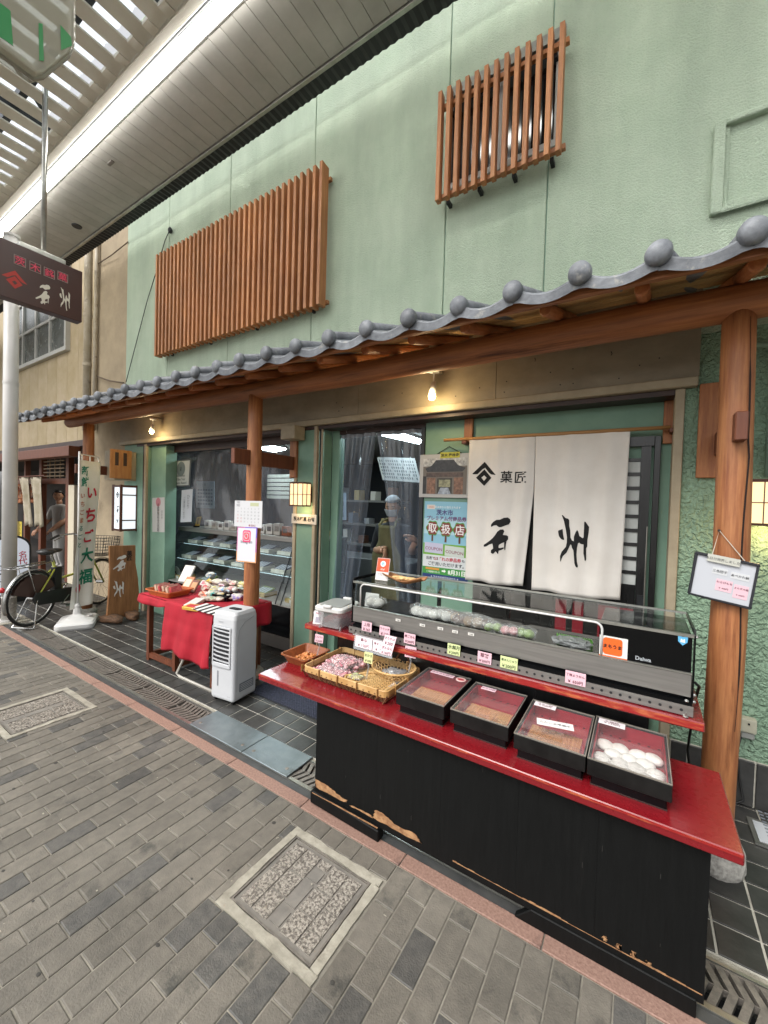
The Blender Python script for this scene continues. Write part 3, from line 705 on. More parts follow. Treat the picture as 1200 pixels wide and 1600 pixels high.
# boards under the tiles
def zroof(y): return 2.565+SL*(y-1.97)
eb = BM(); bx(eb, -7.0, 1.25, 1.985, 2.015, 2.545, 2.585); obj('eave_fascia', eb, M_beam, eave)
us = Vector((0, 1, SL)).normalized(); ns = Vector((0, -SL, 1)).normalized()
for k in range(6):
    y0 = 2.02+k*0.152
    b = BM(); c = Vector((-2.87, y0+0.07, zroof(y0+0.07)-0.004)); obox(b, c, X_, us, ns, 4.12, 0.074, 0.008); obj('eave_plank', b, M_plank, eave)
# rafters
rx = [at(px_, py_, 2.10).x for px_, py_ in ((1003, 463), (855, 492), (730, 518), (648, 538), (575, 556))]
step = 0.372; x = rx[-1]-step
while x > -6.95: rx.append(x); x -= step
rx = [rx[0]+step, rx[0]+2*step]+rx
for x in rx:
    b = BM(); y0 = 2.06; y1 = 2.92
    tube(b, [(x, y0, zroof(y0)-0.043), (x, y0+0.006, zroof(y0)-0.043), (x+0.006, (y0+y1)/2, zroof((y0+y1)/2)-0.048), (x, y1, zroof(y1)-0.043)], [0.026, 0.030, 0.032, 0.031], 12); obj('rafter', b, M_raft, eave, smooth=False)
# log beam, slightly crooked
def log(name, pts, rs, m, parent, seg=20):
    P_, R_ = [], []
    for i in range(len(pts)-1):
        a, c = Vector(pts[i]), Vector(pts[i+1])
        for k in range(6): P_.append(a.lerp(c, k/6)); R_.append(rs[i]+(rs[i+1]-rs[i])*k/6+random.uniform(-1, 1)*0.0012)
    P_.append(Vector(pts[-1])); R_.append(rs[-1])
    b_ = BM(); tube(b_, P_, R_, seg); o_ = obj(name, b_, m, parent, smooth=True)
    return o_
bl = at(108, 661, 2.43).x
log('beam', [(bl, 2.43, 2.598), (bl+0.02, 2.43, 2.598), (-4.5, 2.425, 2.580), (-2.0, 2.435, 2.556), (-0.3, 2.43, 2.563), (1.3, 2.425, 2.560)], [0.055, 0.068, 0.075, 0.078, 0.080, 0.086], M_beam, eave)
# posts with their stones
M_stone = mat('granite_stone', '#8f8c86', 0.85, col2='#b9b6ae', scale=60, bump=0.9, bscale=45, contrast=(0.35, 0.65))
PX = (-6.27, -2.945, 0.347)
for i, x in enumerate(PX):
    dx = 0.0
    log('post', [(x, 2.43, 0.06), (x+(0.012 if i == 2 else 0), 2.43, 1.2), (x-(0.004 if i == 2 else 0), 2.43, 2.53)], [0.067, 0.068, 0.062], M_wood, eave)
    b = BM()
    if i == 2: lathe(b, [(0.100, 0.0), (0.106, 0.02), (0.107, 0.045), (0.105, 0.07), (0.102, 0.095), (0.096, 0.112), (0.088, 0.120), (0.05, 0.123)], (x-0.005, 2.36, 0.003), 44, sy=1.0)
    else: lathe(b, [(0.13, 0.0), (0.13, 0.03), (0.11, 0.058)], (x, 2.42, 0.003), 22)
    r_ = random.Random(i)
    for v in b.verts: v.co += Vector((r_.uniform(-1, 1), r_.uniform(-1, 1), r_.uniform(-.6, .6)))*0.0022
    obj('foot_stone', b, M_stone, eave)
# drying crack down the right post, dark timber wedge
b = BM(); fr_ = []
for k in range(22):
    z = 0.62+k*0.088; an = math.radians(-62+6*math.sin(k*0.5)-k*0.15); r = 0.0672
    xx = PX[2]+(0.012 if z < 1.9 else 0.004)+r*math.cos(an+0.0); fr_.append((xx, 2.43+r*math.sin(an), z))
for w in (-1, 1): pass
prev = None
for k, p in enumerate(fr_):
    w = 0.0035 if 2 < k < 19 else 0.0012
    a, c = b.verts.new((p[0]-w, p[1]-0.0016, p[2])), b.verts.new((p[0]+w, p[1]-0.0006, p[2]))
    if prev: face(b, (prev[0], prev[1], c, a))
    prev = (a, c)
obj('crack', b, mat('wood_crack', '#1d0e08', 0.9), eave)
# tie beams from post to wall, wall plates
def tie(x, z, y0, w, h, name='tie_beam', plate=None):
    o_ = obj(name, bx(BM(), x-w/2, x+w/2, y0, WY-0.03, z-h/2, z+h/2), M_brown, eave, bevel=0.004)
    if plate: obj('wall_plate', bx(BM(), x-plate/2, x+plate/2, WY-0.028, WY+0.0, z-0.14, z+0.30), M_wood, eave, bevel=0.003)
tie(-2.945, at(373, 711, 2.2).z, 2.20, 0.045, 0.13, plate=0.09)
tie(-6.27, at(150, 733, 2.43).z-0.0, 2.28, 0.045, 0.12)
zz = at(1153, 665, 2.30).z
tie(0.352, zz, 2.30, 0.045, 0.125, plate=None)
obj('wall_plate', bx(BM(), 0.255, 0.36, WY-0.03, WY-0.001, at(1112, 747, WY).z, at(1112, 600, WY).z), M_wood, eave, bevel=0.003)

# ================================================================== NEIGHBOUR BUILDING (left)
NY = 3.06
M_siding = mat('beige_siding', '#b3a285', 0.7, col2='#a3926f', scale=2, bump=0.15, vary=0.05, dirt='#8c7b5d', dscale=1.4, damt=0.36)
M_mortarwall = mat('stained_plaster', '#a8977c', 0.85, col2='#95866e', scale=3, bump=0.4, bscale=50, dirt='#7b6c56', dscale=1.2, damt=0.42)
nb = thing('neighbour_building', 'beige panel-clad building with a steel window above a brown shopfront', 'building', (-9, NY, 0))
xw = -6.40
# plaster pier next to the green wall
obj('pier', bx(BM(), xw-1.02, xw-0.003, WY+0.02, NY+0.2, 0, 7.5), M_mortarwall, nb)
x = xw-1.03; k = 0
zb = at(75, 700, NY).z
while x > -20:
    w = 0.455
    obj('siding_panel', bx(BM(), x-w+0.004, x-0.004, NY, NY+0.1, zb, 7.5), M_siding, nb, bevel=0.003); x -= w
obj('wall_core', bx(BM(), -20, xw-1.03, NY+0.012, NY+0.09, zb, 7.5), M_darkbrown, nb)
# window with panes
A, B2, C, D = at(22, 455, NY), at(107, 470, NY), at(22, 579, NY), at(107, 543, NY)
x0, x1, z0, z1 = C.x, D.x, (C.z+D.z)/2, at(60, 478, NY).z+0.75
b = BM(); fw = 0.07
for a in ((x0-fw, x1+fw, z0-fw, z0), (x0-fw, x1+fw, z1, z1+fw), (x0-fw, x0, z0, z1), (x1, x1+fw, z0, z1)): bx(b, a[0], a[1], NY-0.07, NY+0.01, a[2], a[3])
nw = obj('window', b, M_whiteframe, nb)
b = BM(); cols = 4; zr = [z0, z0+0.62, z0+1.24, z1]
for k in range(1, cols):
    xx = x0+(x1-x0)*k/cols; bx(b, xx-0.03, xx+0.03, NY-0.06, NY-0.01, z0, z1)
for k in range(cols):
    a, c = x0+(x1-x0)*k/cols+(0.031 if k else 0), x0+(x1-x0)*(k+1)/cols-(0.031 if k < cols-1 else 0)
    for z in zr[1:-1]: bx(b, a, c, NY-0.055, NY-0.012, z-0.025, z+0.025)
obj('muntin', b, M_whiteframe, nw)
M_pane = mat('frosted_pane', '#5d625f', 0.25, col2='#474c4b', scale=3, bump=0.6, bscale=14, spec=0.6)
for k in range(cols):
    a, c = x0+(x1-x0)*k/cols, x0+(x1-x0)*(k+1)/cols
    for i in range(3): obj('pane', bx(BM(), a+0.032, c-0.032, NY-0.03, NY-0.02, zr[i]+0.026, zr[i+1]-0.026), M_pane, nw)
# drainpipe in front of the pier
M_pipe = mat('peeling_pipe', '#b9ae9b', 0.6, col2='#a3977f', scale=4, bump=0.3, dirt='#5c5348', dscale=7, damt=0.42)
px0 = at(136, 600, WY-0.06).x
b = BM(); tube(b, [(px0, WY-0.06, 2.6), (px0, WY-0.06, 6.5)], 0.055, 16); pp = tag(obj('drainpipe', b, M_pipe, smooth=True), 'peeling pale drainpipe beside the beige plaster pier', 'pipe')
b = BM()
for z in (3.1, 3.62, 4.4): tube(b, [(px0, WY-0.06, z), (px0, WY-0.06, z+0.05)], 0.062, 16)
obj('pipe_joint', b, M_pipe, pp)
b = BM(); tube(b, [(px0+0.16, WY-0.02, 2.6), (px0+0.17, WY-0.02, 4.2), (px0+0.2, WY-0.02, 6.5)], 0.028, 10); tag(obj('conduit', b, M_pipe, smooth=True), 'thin conduit running beside the peeling drainpipe', 'pipe')
b = BM(); tube(b, [at(152, 413, WY-0.01), at(175, 398, WY-0.03), at(200, 378, WY-0.01)], 0.008, 6); tube(b, [at(152, 588, WY-0.01), at(172, 595, WY-0.02), at(193, 598, WY-0.01)], 0.012, 6)
tag(obj('pier_wire', b, mat('wire_tan', '#6a5a48', 0.7)), 'loose wires looping across the beige plaster pier', 'cable')
# ground-floor brown shopfront of the neighbour
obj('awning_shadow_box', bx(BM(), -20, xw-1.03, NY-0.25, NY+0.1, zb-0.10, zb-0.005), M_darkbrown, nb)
zt = at(75, 708, NY-0.35).z
obj('awning_beam', bx(BM(), -20, xw-1.1, NY-0.42, NY-0.26, zt-0.09, zt+0.07), M_brown, nb, bevel=0.01)
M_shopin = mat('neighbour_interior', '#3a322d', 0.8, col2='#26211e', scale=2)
ny2 = NY+0.35
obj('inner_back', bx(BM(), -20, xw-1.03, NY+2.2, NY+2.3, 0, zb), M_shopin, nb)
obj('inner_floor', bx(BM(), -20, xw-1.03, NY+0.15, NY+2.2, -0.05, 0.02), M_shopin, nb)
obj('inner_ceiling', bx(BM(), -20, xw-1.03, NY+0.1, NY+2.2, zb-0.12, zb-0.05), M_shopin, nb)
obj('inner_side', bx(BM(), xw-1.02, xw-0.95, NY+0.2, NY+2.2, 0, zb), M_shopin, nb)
def npost(px_, w=0.09, y=NY-0.02, z1=None, m=M_brown): 
    x = at(px_, 800, y).x; return obj('shopfront_post', bx(BM(), x-w/2, x+w/2, y, y+0.09, 0, z1 or zb-0.11), m, nb, bevel=0.004)
for p, w in ((62, 0.12), (104, 0.12), (126, 0.08), (38, 0.08), (12, 0.1)): npost(p, w)
zl = at(80, 752, NY).z
obj('transom', bx(BM(), at(12, 752, NY).x, at(104, 752, NY).x, NY-0.015, NY+0.06, zl-0.05, zl+0.05), M_brown, nb)
b = BM(); xa, xb = at(68, 730, NY).x, at(100, 730, NY).x
for k in range(5): bx(b, xa, xb, NY+0.0, NY+0.02, zl+0.09+k*0.07, zl+0.11+k*0.07)
for k in range(3): xx = xa+(xb-xa)*(k+1)/4; bx(b, xx-0.012, xx+0.012, NY+0.021, NY+0.035, zl+0.06, zl+0.44)
obj('transom_lattice', b, mat('lattice_pale', '#8a7458', 0.6), nb)
obj('pale_jamb', bx(BM(), at(114, 800, NY).x-0.12, at(114, 800, NY).x+0.12, NY-0.03, NY+0.05, 0, at(114, 758, NY).z), mat('cream_jamb', '#c9bfa8', 0.5), nb)
# lit display window: warm goods and price strips
b = BM(); r_ = random.Random(8)
for k in range(60): blob(b, (r_.uniform(at(14, 800, 3.5).x, at(46, 800, 3.5).x), 3.5+r_.uniform(0, .2), r_.uniform(1.35, 1.95)), 0.12, 0.08, 0.09, 0.35, 1, k)
tag(obj('hanging_goods', b, mat('dried_goods', '#8a3a22', 0.7, col2='#c98a5a', scale=8)), 'reddish goods hanging in the neighbour shop window', 'goods')
gx0, gx1 = at(14, 850, 3.3).x, at(42, 850, 3.3).x
for k in range(5):
    a = gx0+(gx1-gx0)*k/5
    fr = Fr((a, 3.22, at(30, 858, 3.22).z), X_, Z_)
    t = thing('price_strip', 'yellow handwritten paper strip in the neighbour window, %s from the left' % ('first', 'second', 'third', 'fourth', 'fifth')[k], 'paper strip', fr.o, 'yellow strips in the neighbour window')
    w_ = (gx1-gx0)/5-0.03
    panel('paper', fr, 0, w_, 0, 0.62, 0, 0.004, flat('#d8c04a'), t)
    for j in range(6): lettering(fr, w_/2, 0.54-j*0.09, 0.006, 'のりかつお生'[j], 0.085, flat('#1c1a14'), t)
nl = bpy.data.lights.new('neighbour_lamp', 'AREA'); nl.energy = 6; nl.size = 1.2; nl.size_y = 0.2; nl.shape = 'RECTANGLE'; nl.color = (1, 0.93, 0.82)
nlo = bpy.data.objects.new('neighbour_lamp', nl); COL.objects.link(nlo); nlo.location = (-9.6, NY+0.9, zb-0.18)
t = thing('neighbour_strip_lamp', 'white tube lamp glowing inside the neighbour shop window', 'lamp', (-11.2, 3.9, 2.25))
b = BM(); tube(b, [atz(18, 754, 2.02)+Vector((0, 0, 0)), atz(33, 755, 2.02)], 0.03, 8); obj('tube', b, mat('tube_lit2', '#ffffff', 0.4, emit=5), t)
# tattered noren of the neighbour
M_linen = mat('linen', '#b5ab98', 0.9, col2='#a1977f', scale=8, bump=0.3, bscale=120)
for i, (pa, pb, zbp, lab) in enumerate(((30, 47, 822, 'left strip of the tattered linen curtain on the neighbour shopfront'), (47, 67, 822, 'right strip of the tattered linen curtain on the neighbour shopfront'))):
    a, c = at(pa, 746, 2.9), at(pb, 746, 2.9); zz = at(50, zbp, 2.9).z
    b = BM(); surf(b, lambda u, v: Vector((a.x+(c.x-a.x)*(u*(1-0.35*v)+(0.16 if i else 0.30)*v), 2.9+0.03*math.sin(u*11+v*2)+0.05*v, a.z+(zz-a.z)*(v+0.03*math.sin(u*9+i)*v))), 10, 12)
    o = tag(obj('linen_curtain', b, M_linen, smooth=True, solid=0.004), lab, 'curtain', 'linen curtain of the neighbour shop')
    fr = Fr(((a.x+c.x)/2, 2.85, (a.z+zz)/2+0.1)); lettering(fr, 0.02, 0.1, 0.02, 'う\nな' if i else 'か\nば', 0.13, flat('#4b4438'), o)
b = BM(); tube(b, [at(28, 745, 2.88), at(70, 743, 2.88)], 0.012, 8); tag(obj('curtain_rod', b, M_brown), 'brown rod carrying the neighbour linen curtain', 'rod')
# round-topped street sign board
t = thing('street_signboard', 'white round-topped signboard with black and red brush letters behind the bicycle wheel', 'sign', (-7.6, 2.0, 0.0))
XS = -7.6; A, C = atx(-14, 900, XS), atx(47, 900, XS); top = atx(20, 838, XS).z
fr = Fr((XS, A.y, 0.12), Y_, Z_); W = C.y-A.y; H = top-0.12
pts = [(0, 0), (W, 0), (W, H-W*0.42)]+[(W/2+W/2*math.cos(a), H-W*0.42+W*0.42*math.sin(a)) for a in [PI*k/16 for k in range(1, 16)]]+[(0, H-W*0.42)]
b = BM(); prism(b, pts, fr.p(0, 0, -0.03), fr.u, fr.v, fr.n*0.03); obj('board', b, mat('sign_white', '#c9d0da', 0.4, emit=0.25, ecol='#d5dcea'), t)
b = BM(); tube(b, [fr.p(a, c, -0.012) for a, c in pts], 0.018, 8, closed=True); obj('rim', b, M_darkmetal, t)
lettering(fr, W*0.80, H*0.62, 0.004, '名\n代', W*0.24, flat('#c8143c'), t, 0.012, 0.95)
lettering(fr, W*0.38, H*0.46, 0.004, 'う\nな\n茶', W*0.36, flat('#101010'), t, 0.03, 0.85)
b = BM(); bx(b, XS-0.22, XS+0.02, A.y+0.02, C.y-0.02, 0.004, 0.10); obj('base', b, M_darkmetal, t)
# white lamp column with chipped paint at far left
M_col = mat('column_paint', '#cbc9c6', 0.4, col2='#bebcb8', scale=2, bump=0.1, dirt='#5d5650', dscale=3.5, damt=0.27)
cx, cyy = atz(8, 972, 0).x, 1.70
t = thing('arcade_column', 'tall white steel column with chipped paint at the left edge', 'column', (cx, cyy, 0))
b = BM(); tube(b, [(cx, cyy, 0.0), (cx, cyy, 2.6), (cx, cyy, 4.66)], 0.072, 24); obj('shaft', b, M_col, t, smooth=True)
b = BM(); tube(b, [(cx, cyy, 2.9), (cx, cyy, 2.93)], 0.076, 24); tube(b, [(cx, cyy, 4.66), (cx, cyy, 4.69)], 0.08, 24); tube(b, [(cx, cyy, 0.3), (cx, cyy, 0.315)], 0.075, 24); tube(b, [(cx, cyy, 0.012), (cx, cyy, 0.03)], 0.105, 24); obj('collar', b, M_col, t)
b = BM(); tube(b, [(cx-0.11, cyy+0.05, 0.0), (cx-0.11, cyy+0.05, 4.6)], 0.02, 8); obj('cable_duct', b, M_darkmetal, t)
b = BM(); bx(b, cx-0.20, cx+0.14, cyy-0.16, cyy+0.18, -0.02, 0.012); obj('footing', b, M_conc, t, bevel=0.006)

# hanging brown shop sign
SX = -4.66; KS = 4.66/6.1
t = thing('hanging_sign', 'brown hanging shop sign with red crest and white brush lettering', 'sign', atx(65, 465, SX))
y0, y1, z0, z1 = atx(-14, 370, SX).y, atx(129, 425, SX).y, atx(60, 486, SX).z, atx(60, 397, SX).z
z1 = (atx(2, 371, SX).z+atx(128, 424, SX).z)/2; z0 = (atx(2, 463, SX).z+atx(126, 502, SX).z)/2
M_signb = mat('sign_brown', '#3a1f1b', 0.35, col2='#46261f', scale=2, bump=0.05)
fr = Fr((SX, y0, z0), Y_, Z_); W, H = y1-y0, z1-z0
panel('board', fr, 0, W, 0, H, -0.10, 0, M_signb, t, bevel=0.004)
def onsign(px_, py_): q = atx(px_, py_, SX); return q.y-y0, q.z-z0
def glyph(fr, polys, a, b, h, d, m, parent, sx=1.0, name='lettering', holes=0, hm=None, fn=None):
    for i, p in enumerate(polys):
        bm = BM(); face(bm, [bm.verts.new((x*h*sx, y*h, 0)) for x, y in p]); bmesh.ops.triangulate(bm, faces=bm.faces)
        if fn: bmesh.ops.subdivide_edges(bm, edges=bm.edges, cuts=2, use_grid_fill=True); bmesh.ops.triangulate(bm, faces=bm.faces)
        hole = holes and i >= len(polys)-holes
        for v in bm.verts: v.co = fn(a+v.co.x, b+v.co.y, hole) if fn else fr.p(a+v.co.x, b+v.co.y, d+(0.0015 if hole else 0))
        o_ = obj(name if not hole else name+'_centre', bm, hm if hole else m, parent, keep=bool(fn))
M_ivory = flat('#d9d3c3'); M_signred = flat('#b5352a')
a, c = onsign(23, 437); glyph(fr, MON, a, c, 0.155, 0.003, M_signred, t, 1.08, 'crest', 1, M_signb)
a, c = onsign(67, 459); glyph(fr, ISHI, a, c, 0.19, 0.003, M_ivory, t, 0.72)
a, c = onsign(101, 468); glyph(fr, SHU, a, c, 0.20, 0.003, M_ivory, t, 0.72)
for ch, (px_, py_) in zip('茨木銘菓', ((31, 408), (55, 418), (77, 427), (98, 433))):
    a, c = onsign(px_, py_)
    b = BM(); s = 0.041
    for q in ((-s, s, s-0.005, s), (-s, s, -s, -s+0.005), (-s, -s+0.005, -s, s), (s-0.005, s, -s, s)): obox(b, fr.p(a+(q[0]+q[1])/2, c+(q[2]+q[3])/2, 0.002), fr.u, fr.v, fr.n, (q[1]-q[0])/2, (q[3]-q[2])/2, 0.001)
    obj('character_box', b, flat('#8f8078'), t); lettering(fr, a, c, 0.003, ch, 0.074, flat('#d4405a'), t, 0.015)
b = BM(); bx(b, SX-0.09, SX-0.01, y0+W*0.28, y0+W*0.80, z1+0.002, z1+0.045); obj('top_bracket', b, M_alu, t, bevel=0.004)
q = atx(69, 300, SX-0.05); b = BM(); tube(b, [(SX-0.05, q.y, z1+0.04), (SX-0.05, q.y, 5.32)], 0.021, 12); obj('hanging_rod', b, M_alu, t, smooth=True)

# clear acrylic sign box hanging from the louvres at top left
t = thing('acrylic_sign', 'clear plastic hanging sign box with green patches at the top left corner', 'sign', atx(60, 60, -2.6))
AX = -2.6
M_acr = clear('acrylic', (0.86, 0.86, 0.8, 1), 1.2, 0.12, bump=0.5, bscale=9, haze=0.45, hcol=(0.45, 0.43, 0.36, 1))
out = [(-40, -60), (118, -60), (119, 60), (112, 78), (70, 112), (58, 115), (-40, 42)]
pts = [(atx(a, c, AX).y, atx(a, c, AX).z) for a, c in out]
b = BM(); prism(b, pts, (AX-0.10, 0, 0), Y_, Z_, (0.10, 0, 0)); obj('case', b, M_acr, t, bevel=0.01)
M_gr = mat('green_film', '#2f8a4c', 0.4)
for poly in ([(-5, 2), (16, 18), (20, 72), (-5, 55)], [(60, 37), (66, 38), (68, 96), (61, 95)], [(94, 40), (110, 58), (112, 72), (95, 79)]):
    b = BM(); prism(b, [(atx(a, c, AX).y, atx(a, c, AX).z) for a, c in poly], (AX+0.002, 0, 0), Y_, Z_, (0.003, 0, 0)); obj('green_patch', b, M_gr, t)
b = BM(); qq = [(x, y) for x, y in pts]
tube(b, [(AX-0.05, y, z) for y, z in qq], 0.012, 8, closed=True); obj('edge_tube', b, mat('grey_plastic', '#8b887c', 0.4), t)
b = BM(); tube(b, [(AX-0.05, pts[1][0]-0.1, pts[1][1]), (AX-0.05, pts[1][0]-0.1, 5.5)], 0.015, 8); obj('hanging_rod', b, M_alu, t)

# ================================================================== BICYCLE (local: x forward, wheel radius .33)
def bicycle(loc, rz):
    t = thing('bicycle', 'city bicycle with yellow-green frame, front basket and rear carrier parked by the banner', 'bicycle', loc, None, rz)
    Mb = mat('black_rubber', '#111111', 0.7); Mc = mat('chrome', '#9a9a98', 0.25, 0.9); My = mat('lime_paint', '#a3a83a', 0.35, coat=0.3); Mp = mat('black_plastic', '#161616', 0.45)
    R = 0.33; WB = 1.06
    for wx in (0, WB):
        b = BM(); tube(b, [(wx+R*0.955*math.cos(a), 0, R+R*0.955*math.sin(a)) for a in [2*PI*k/40 for k in range(40)]], 0.0165, 8, closed=True); w = obj('wheel', b, Mb, t, smooth=True, local=True)
        b = BM(); tube(b, [(wx+R*0.90*math.cos(a), 0, R+R*0.90*math.sin(a)) for a in [2*PI*k/40 for k in range(40)]], 0.009, 6, closed=True); obj('rim', b, Mc, w, smooth=True)
        b = BM()
        for k in range(28):
            a = 2*PI*k/28; s = 1 if k % 2 else -1; e = a+0.5*(1 if (k//2) % 2 else -1)
            tube(b, [(wx+0.025*math.cos(e), s*0.03, R+0.025*math.sin(e)), (wx+R*0.89*math.cos(a), 0, R+R*0.89*math.sin(a))], 0.0013, 4, caps=False)
        tube(b, [(wx, -0.05, R), (wx, 0.05, R)], 0.022, 10); obj('spokes', b, Mc, w)
    for wx, a0, a1 in ((0, 10, 200), (WB, 20, 175)):
        b = BM(); prev = None
        for k in range(25):
            a = math.radians(a0+(a1-a0)*k/24); r = R+0.022
            ring = [b.verts.new((wx+(r-0.012*abs(s)**2)*math.cos(a), s*0.026, R+(r-0.012*abs(s)**2)*math.sin(a))) for s in (-1, -0.4, 0.4, 1)]
            if prev:
                for i in range(3): face(b, (prev[i], prev[i+1], ring[i+1], ring[i]))
            prev = ring
        obj('mudguard', b, Mc, t, smooth=True, local=True, solid=0.0015)
    BB = (0.44, 0, 0.28); ST = (0.27, 0, 0.74); HT = (0.86, 0, 0.72); HTt = (0.82, 0, 0.90)
    b = BM(); tube(b, [BB, ST], 0.017, 10); tube(b, [BB, (0.62, 0, 0.34), (0.80, 0, 0.60), HT], 0.022, 10); tube(b, [(0.36, 0, 0.50), (0.60, 0, 0.52), (0.84, 0, 0.80)], 0.016, 10)
    tube(b, [HT, HTt], 0.022, 10)
    for s in (-1, 1): tube(b, [(0.43, s*0.03, 0.28), (0, s*0.06, R)], 0.011, 8); tube(b, [(0.30, s*0.02, 0.66), (0, s*0.06, R)], 0.009, 8)
    obj('frame', b, My, t, smooth=True, local=True)
    b = BM()
    for s in (-1, 1): tube(b, [(0.87, s*0.03, 0.70), (0.93, s*0.055, 0.55), (WB, s*0.055, R)], 0.012, 8)
    obj('fork', b, My, t, smooth=True, local=True)
    b = BM(); tube(b, [ST, (0.235, 0, 0.84)], 0.013, 8); obj('seat_post', b, Mc, t, local=True)
    b = BM(); blob(b, (0.18, 0, 0.865), 0.10, 0.095, 0.04, 0, 3); blob(b, (0.29, 0, 0.868), 0.12, 0.038, 0.03, 0, 3); obj('saddle', b, Mp, t, smooth=True, local=True)
    b = BM(); tube(b, [HTt, (0.80, 0, 1.00)], 0.013, 8); tube(b, [(0.55, -0.27, 0.99), (0.64, -0.25, 1.03), (0.76, -0.16, 1.04), (0.80, -0.05, 1.0), (0.80, 0.05, 1.0), (0.76, 0.16, 1.04), (0.64, 0.25, 1.03), (0.55, 0.27, 0.99)], 0.011, 8); hb = obj('handlebar', b, Mc, t, smooth=True, local=True)
    for s in (-1, 1):
        b = BM(); tube(b, [(0.52, s*0.275, 0.975), (0.63, s*0.253, 1.026)], 0.016, 8); obj('grip', b, Mp, hb)
        b = BM(); tube(b, [(0.70, s*0.21, 1.03), (0.66, s*0.24, 0.995), (0.57, s*0.262, 0.955)], 0.005, 6); obj('brake_lever', b, Mc, hb)
    b = BM(); x0, x1, z0, z1 = 0.90, 1.20, 0.72, 0.98
    for z in [z0+(z1-z0)*k/6 for k in range(7)]:
        e = (z-z0)*0.12; tube(b, [(x0-e*0.3, -0.15-e, z), (x1+e, -0.15-e, z), (x1+e, 0.15+e, z), (x0-e*0.3, 0.15+e, z)], 0.0035, 4, closed=True)
    for k in range(9):
        x = x0+(x1-x0)*k/8
        for s in (-1, 1): tube(b, [(x, s*0.15, z0), (x+0.01, s*0.18, z1)], 0.0028, 4)
        y = -0.15+0.3*k/8
        tube(b, [(x0, y, z0), (x1, y, z0)], 0.0028, 4); tube(b, [(x1, y, z0), (x1+0.03, y*1.15, z1)], 0.0028, 4); tube(b, [(x0, y, z0), (x0-0.01, y*1.15, z1)], 0.0028, 4)
    obj('basket', b, mat('basket_wire', '#1b1a1a', 0.5, 0.4), t, local=True)
    b = BM(); blob(b, (1.0, 0.06, 0.62), 0.05, 0.045, 0.05, 0, 2); obj('headlamp', b, mat('lamp_white', '#c9c9c4', 0.3), t, smooth=True, local=True)
    b = BM()
    for s in (-1, 1): tube(b, [(0.22, s*0.05, 0.74), (-0.05, s*0.065, 0.73), (-0.30, s*0.06, 0.72)], 0.007, 6); tube(b, [(-0.12, s*0.065, 0.72), (0, s*0.06, R)], 0.006, 6)
    for k in range(4): tube(b, [(-0.30+k*0.11, -0.06, 0.722), (-0.30+k*0.11, 0.06, 0.722)], 0.005, 6)
    obj('rear_carrier', b, Mc, t, smooth=True, local=True)
    b = BM(); lathe(b, [(0.03, 0), (0.028, 0.02), (0.012, 0.03)], (0, 0, 0), 12)
    for v in b.verts: v.co = Matrix.Rotation(-PI/2, 3, 'Y') @ v.co + Vector((-0.355, 0, 0.50))
    obj('reflector', b, mat('red_reflector', '#b01822', 0.25), t, local=True)
    b = BM(); prism(b, [(-0.02, 0.25), (0.50, 0.19), (0.54, 0.28), (0.50, 0.37), (-0.02, 0.40), (-0.07, 0.33)], (0, -0.055, 0), X_, Z_, (0, -0.02, 0)); obj('chain_case', b, Mp, t, local=True, bevel=0.008)
    b = BM(); bx(b, 0.36, 0.54, -0.05, 0.05, 0.22, 0.36); obj('drive_unit', b, Mp, t, local=True, bevel=0.02)
    b = BM(); bx(b, 0.27, 0.37, -0.04, 0.04, 0.36, 0.66); obj('battery', b, Mp, t, local=True, bevel=0.012)
    b = BM()
    for s in (-1, 1):
        an = 0.7 if s > 0 else 0.7+PI; tube(b, [(0.44, s*0.07, 0.28), (0.44+0.16*math.cos(an), s*0.075, 0.28+0.16*math.sin(an))], 0.009, 6); c = (0.44+0.16*math.cos(an), s*0.13, 0.28+0.16*math.sin(an)); obox(b, c, X_, Y_, Z_, 0.035, 0.045, 0.012)
    obj('crank', b, Mc, t, local=True)
    b = BM()
    for s in (-1, 1): tube(b, [(0, s*0.065, R), (-0.10, s*0.13, 0.03), (-0.12, s*0.13, 0.006)], 0.007, 6)
    tube(b, [(-0.12, -0.13, 0.008), (-0.12, 0.13, 0.008)], 0.007, 6); obj('stand', b, Mc, t, local=True)
    b = BM()                                     # brown skirt guard over the upper half of the rear wheel
    for s in (-1, 1):
        c = b.verts.new((0.02, s*0.03, R)); pr = None
        for k in range(13):
            a = math.radians(20+140*k/12); v = b.verts.new((R*0.86*math.cos(a), s*0.034, R+R*0.86*math.sin(a)))
            if pr: face(b, (c, pr, v))
            pr = v
    obj('skirt_guard', b, mat('skirt_guard', '#3b2620', 0.6), t, local=True)
    return t
bp0, bp1 = Vector((-6.09, 1.80, 0)), Vector((-6.60, 2.72, 0))
bicycle(bp0+Vector((0, 0, 0.004)), math.atan2(bp1.y-bp0.y, bp1.x-bp0.x))

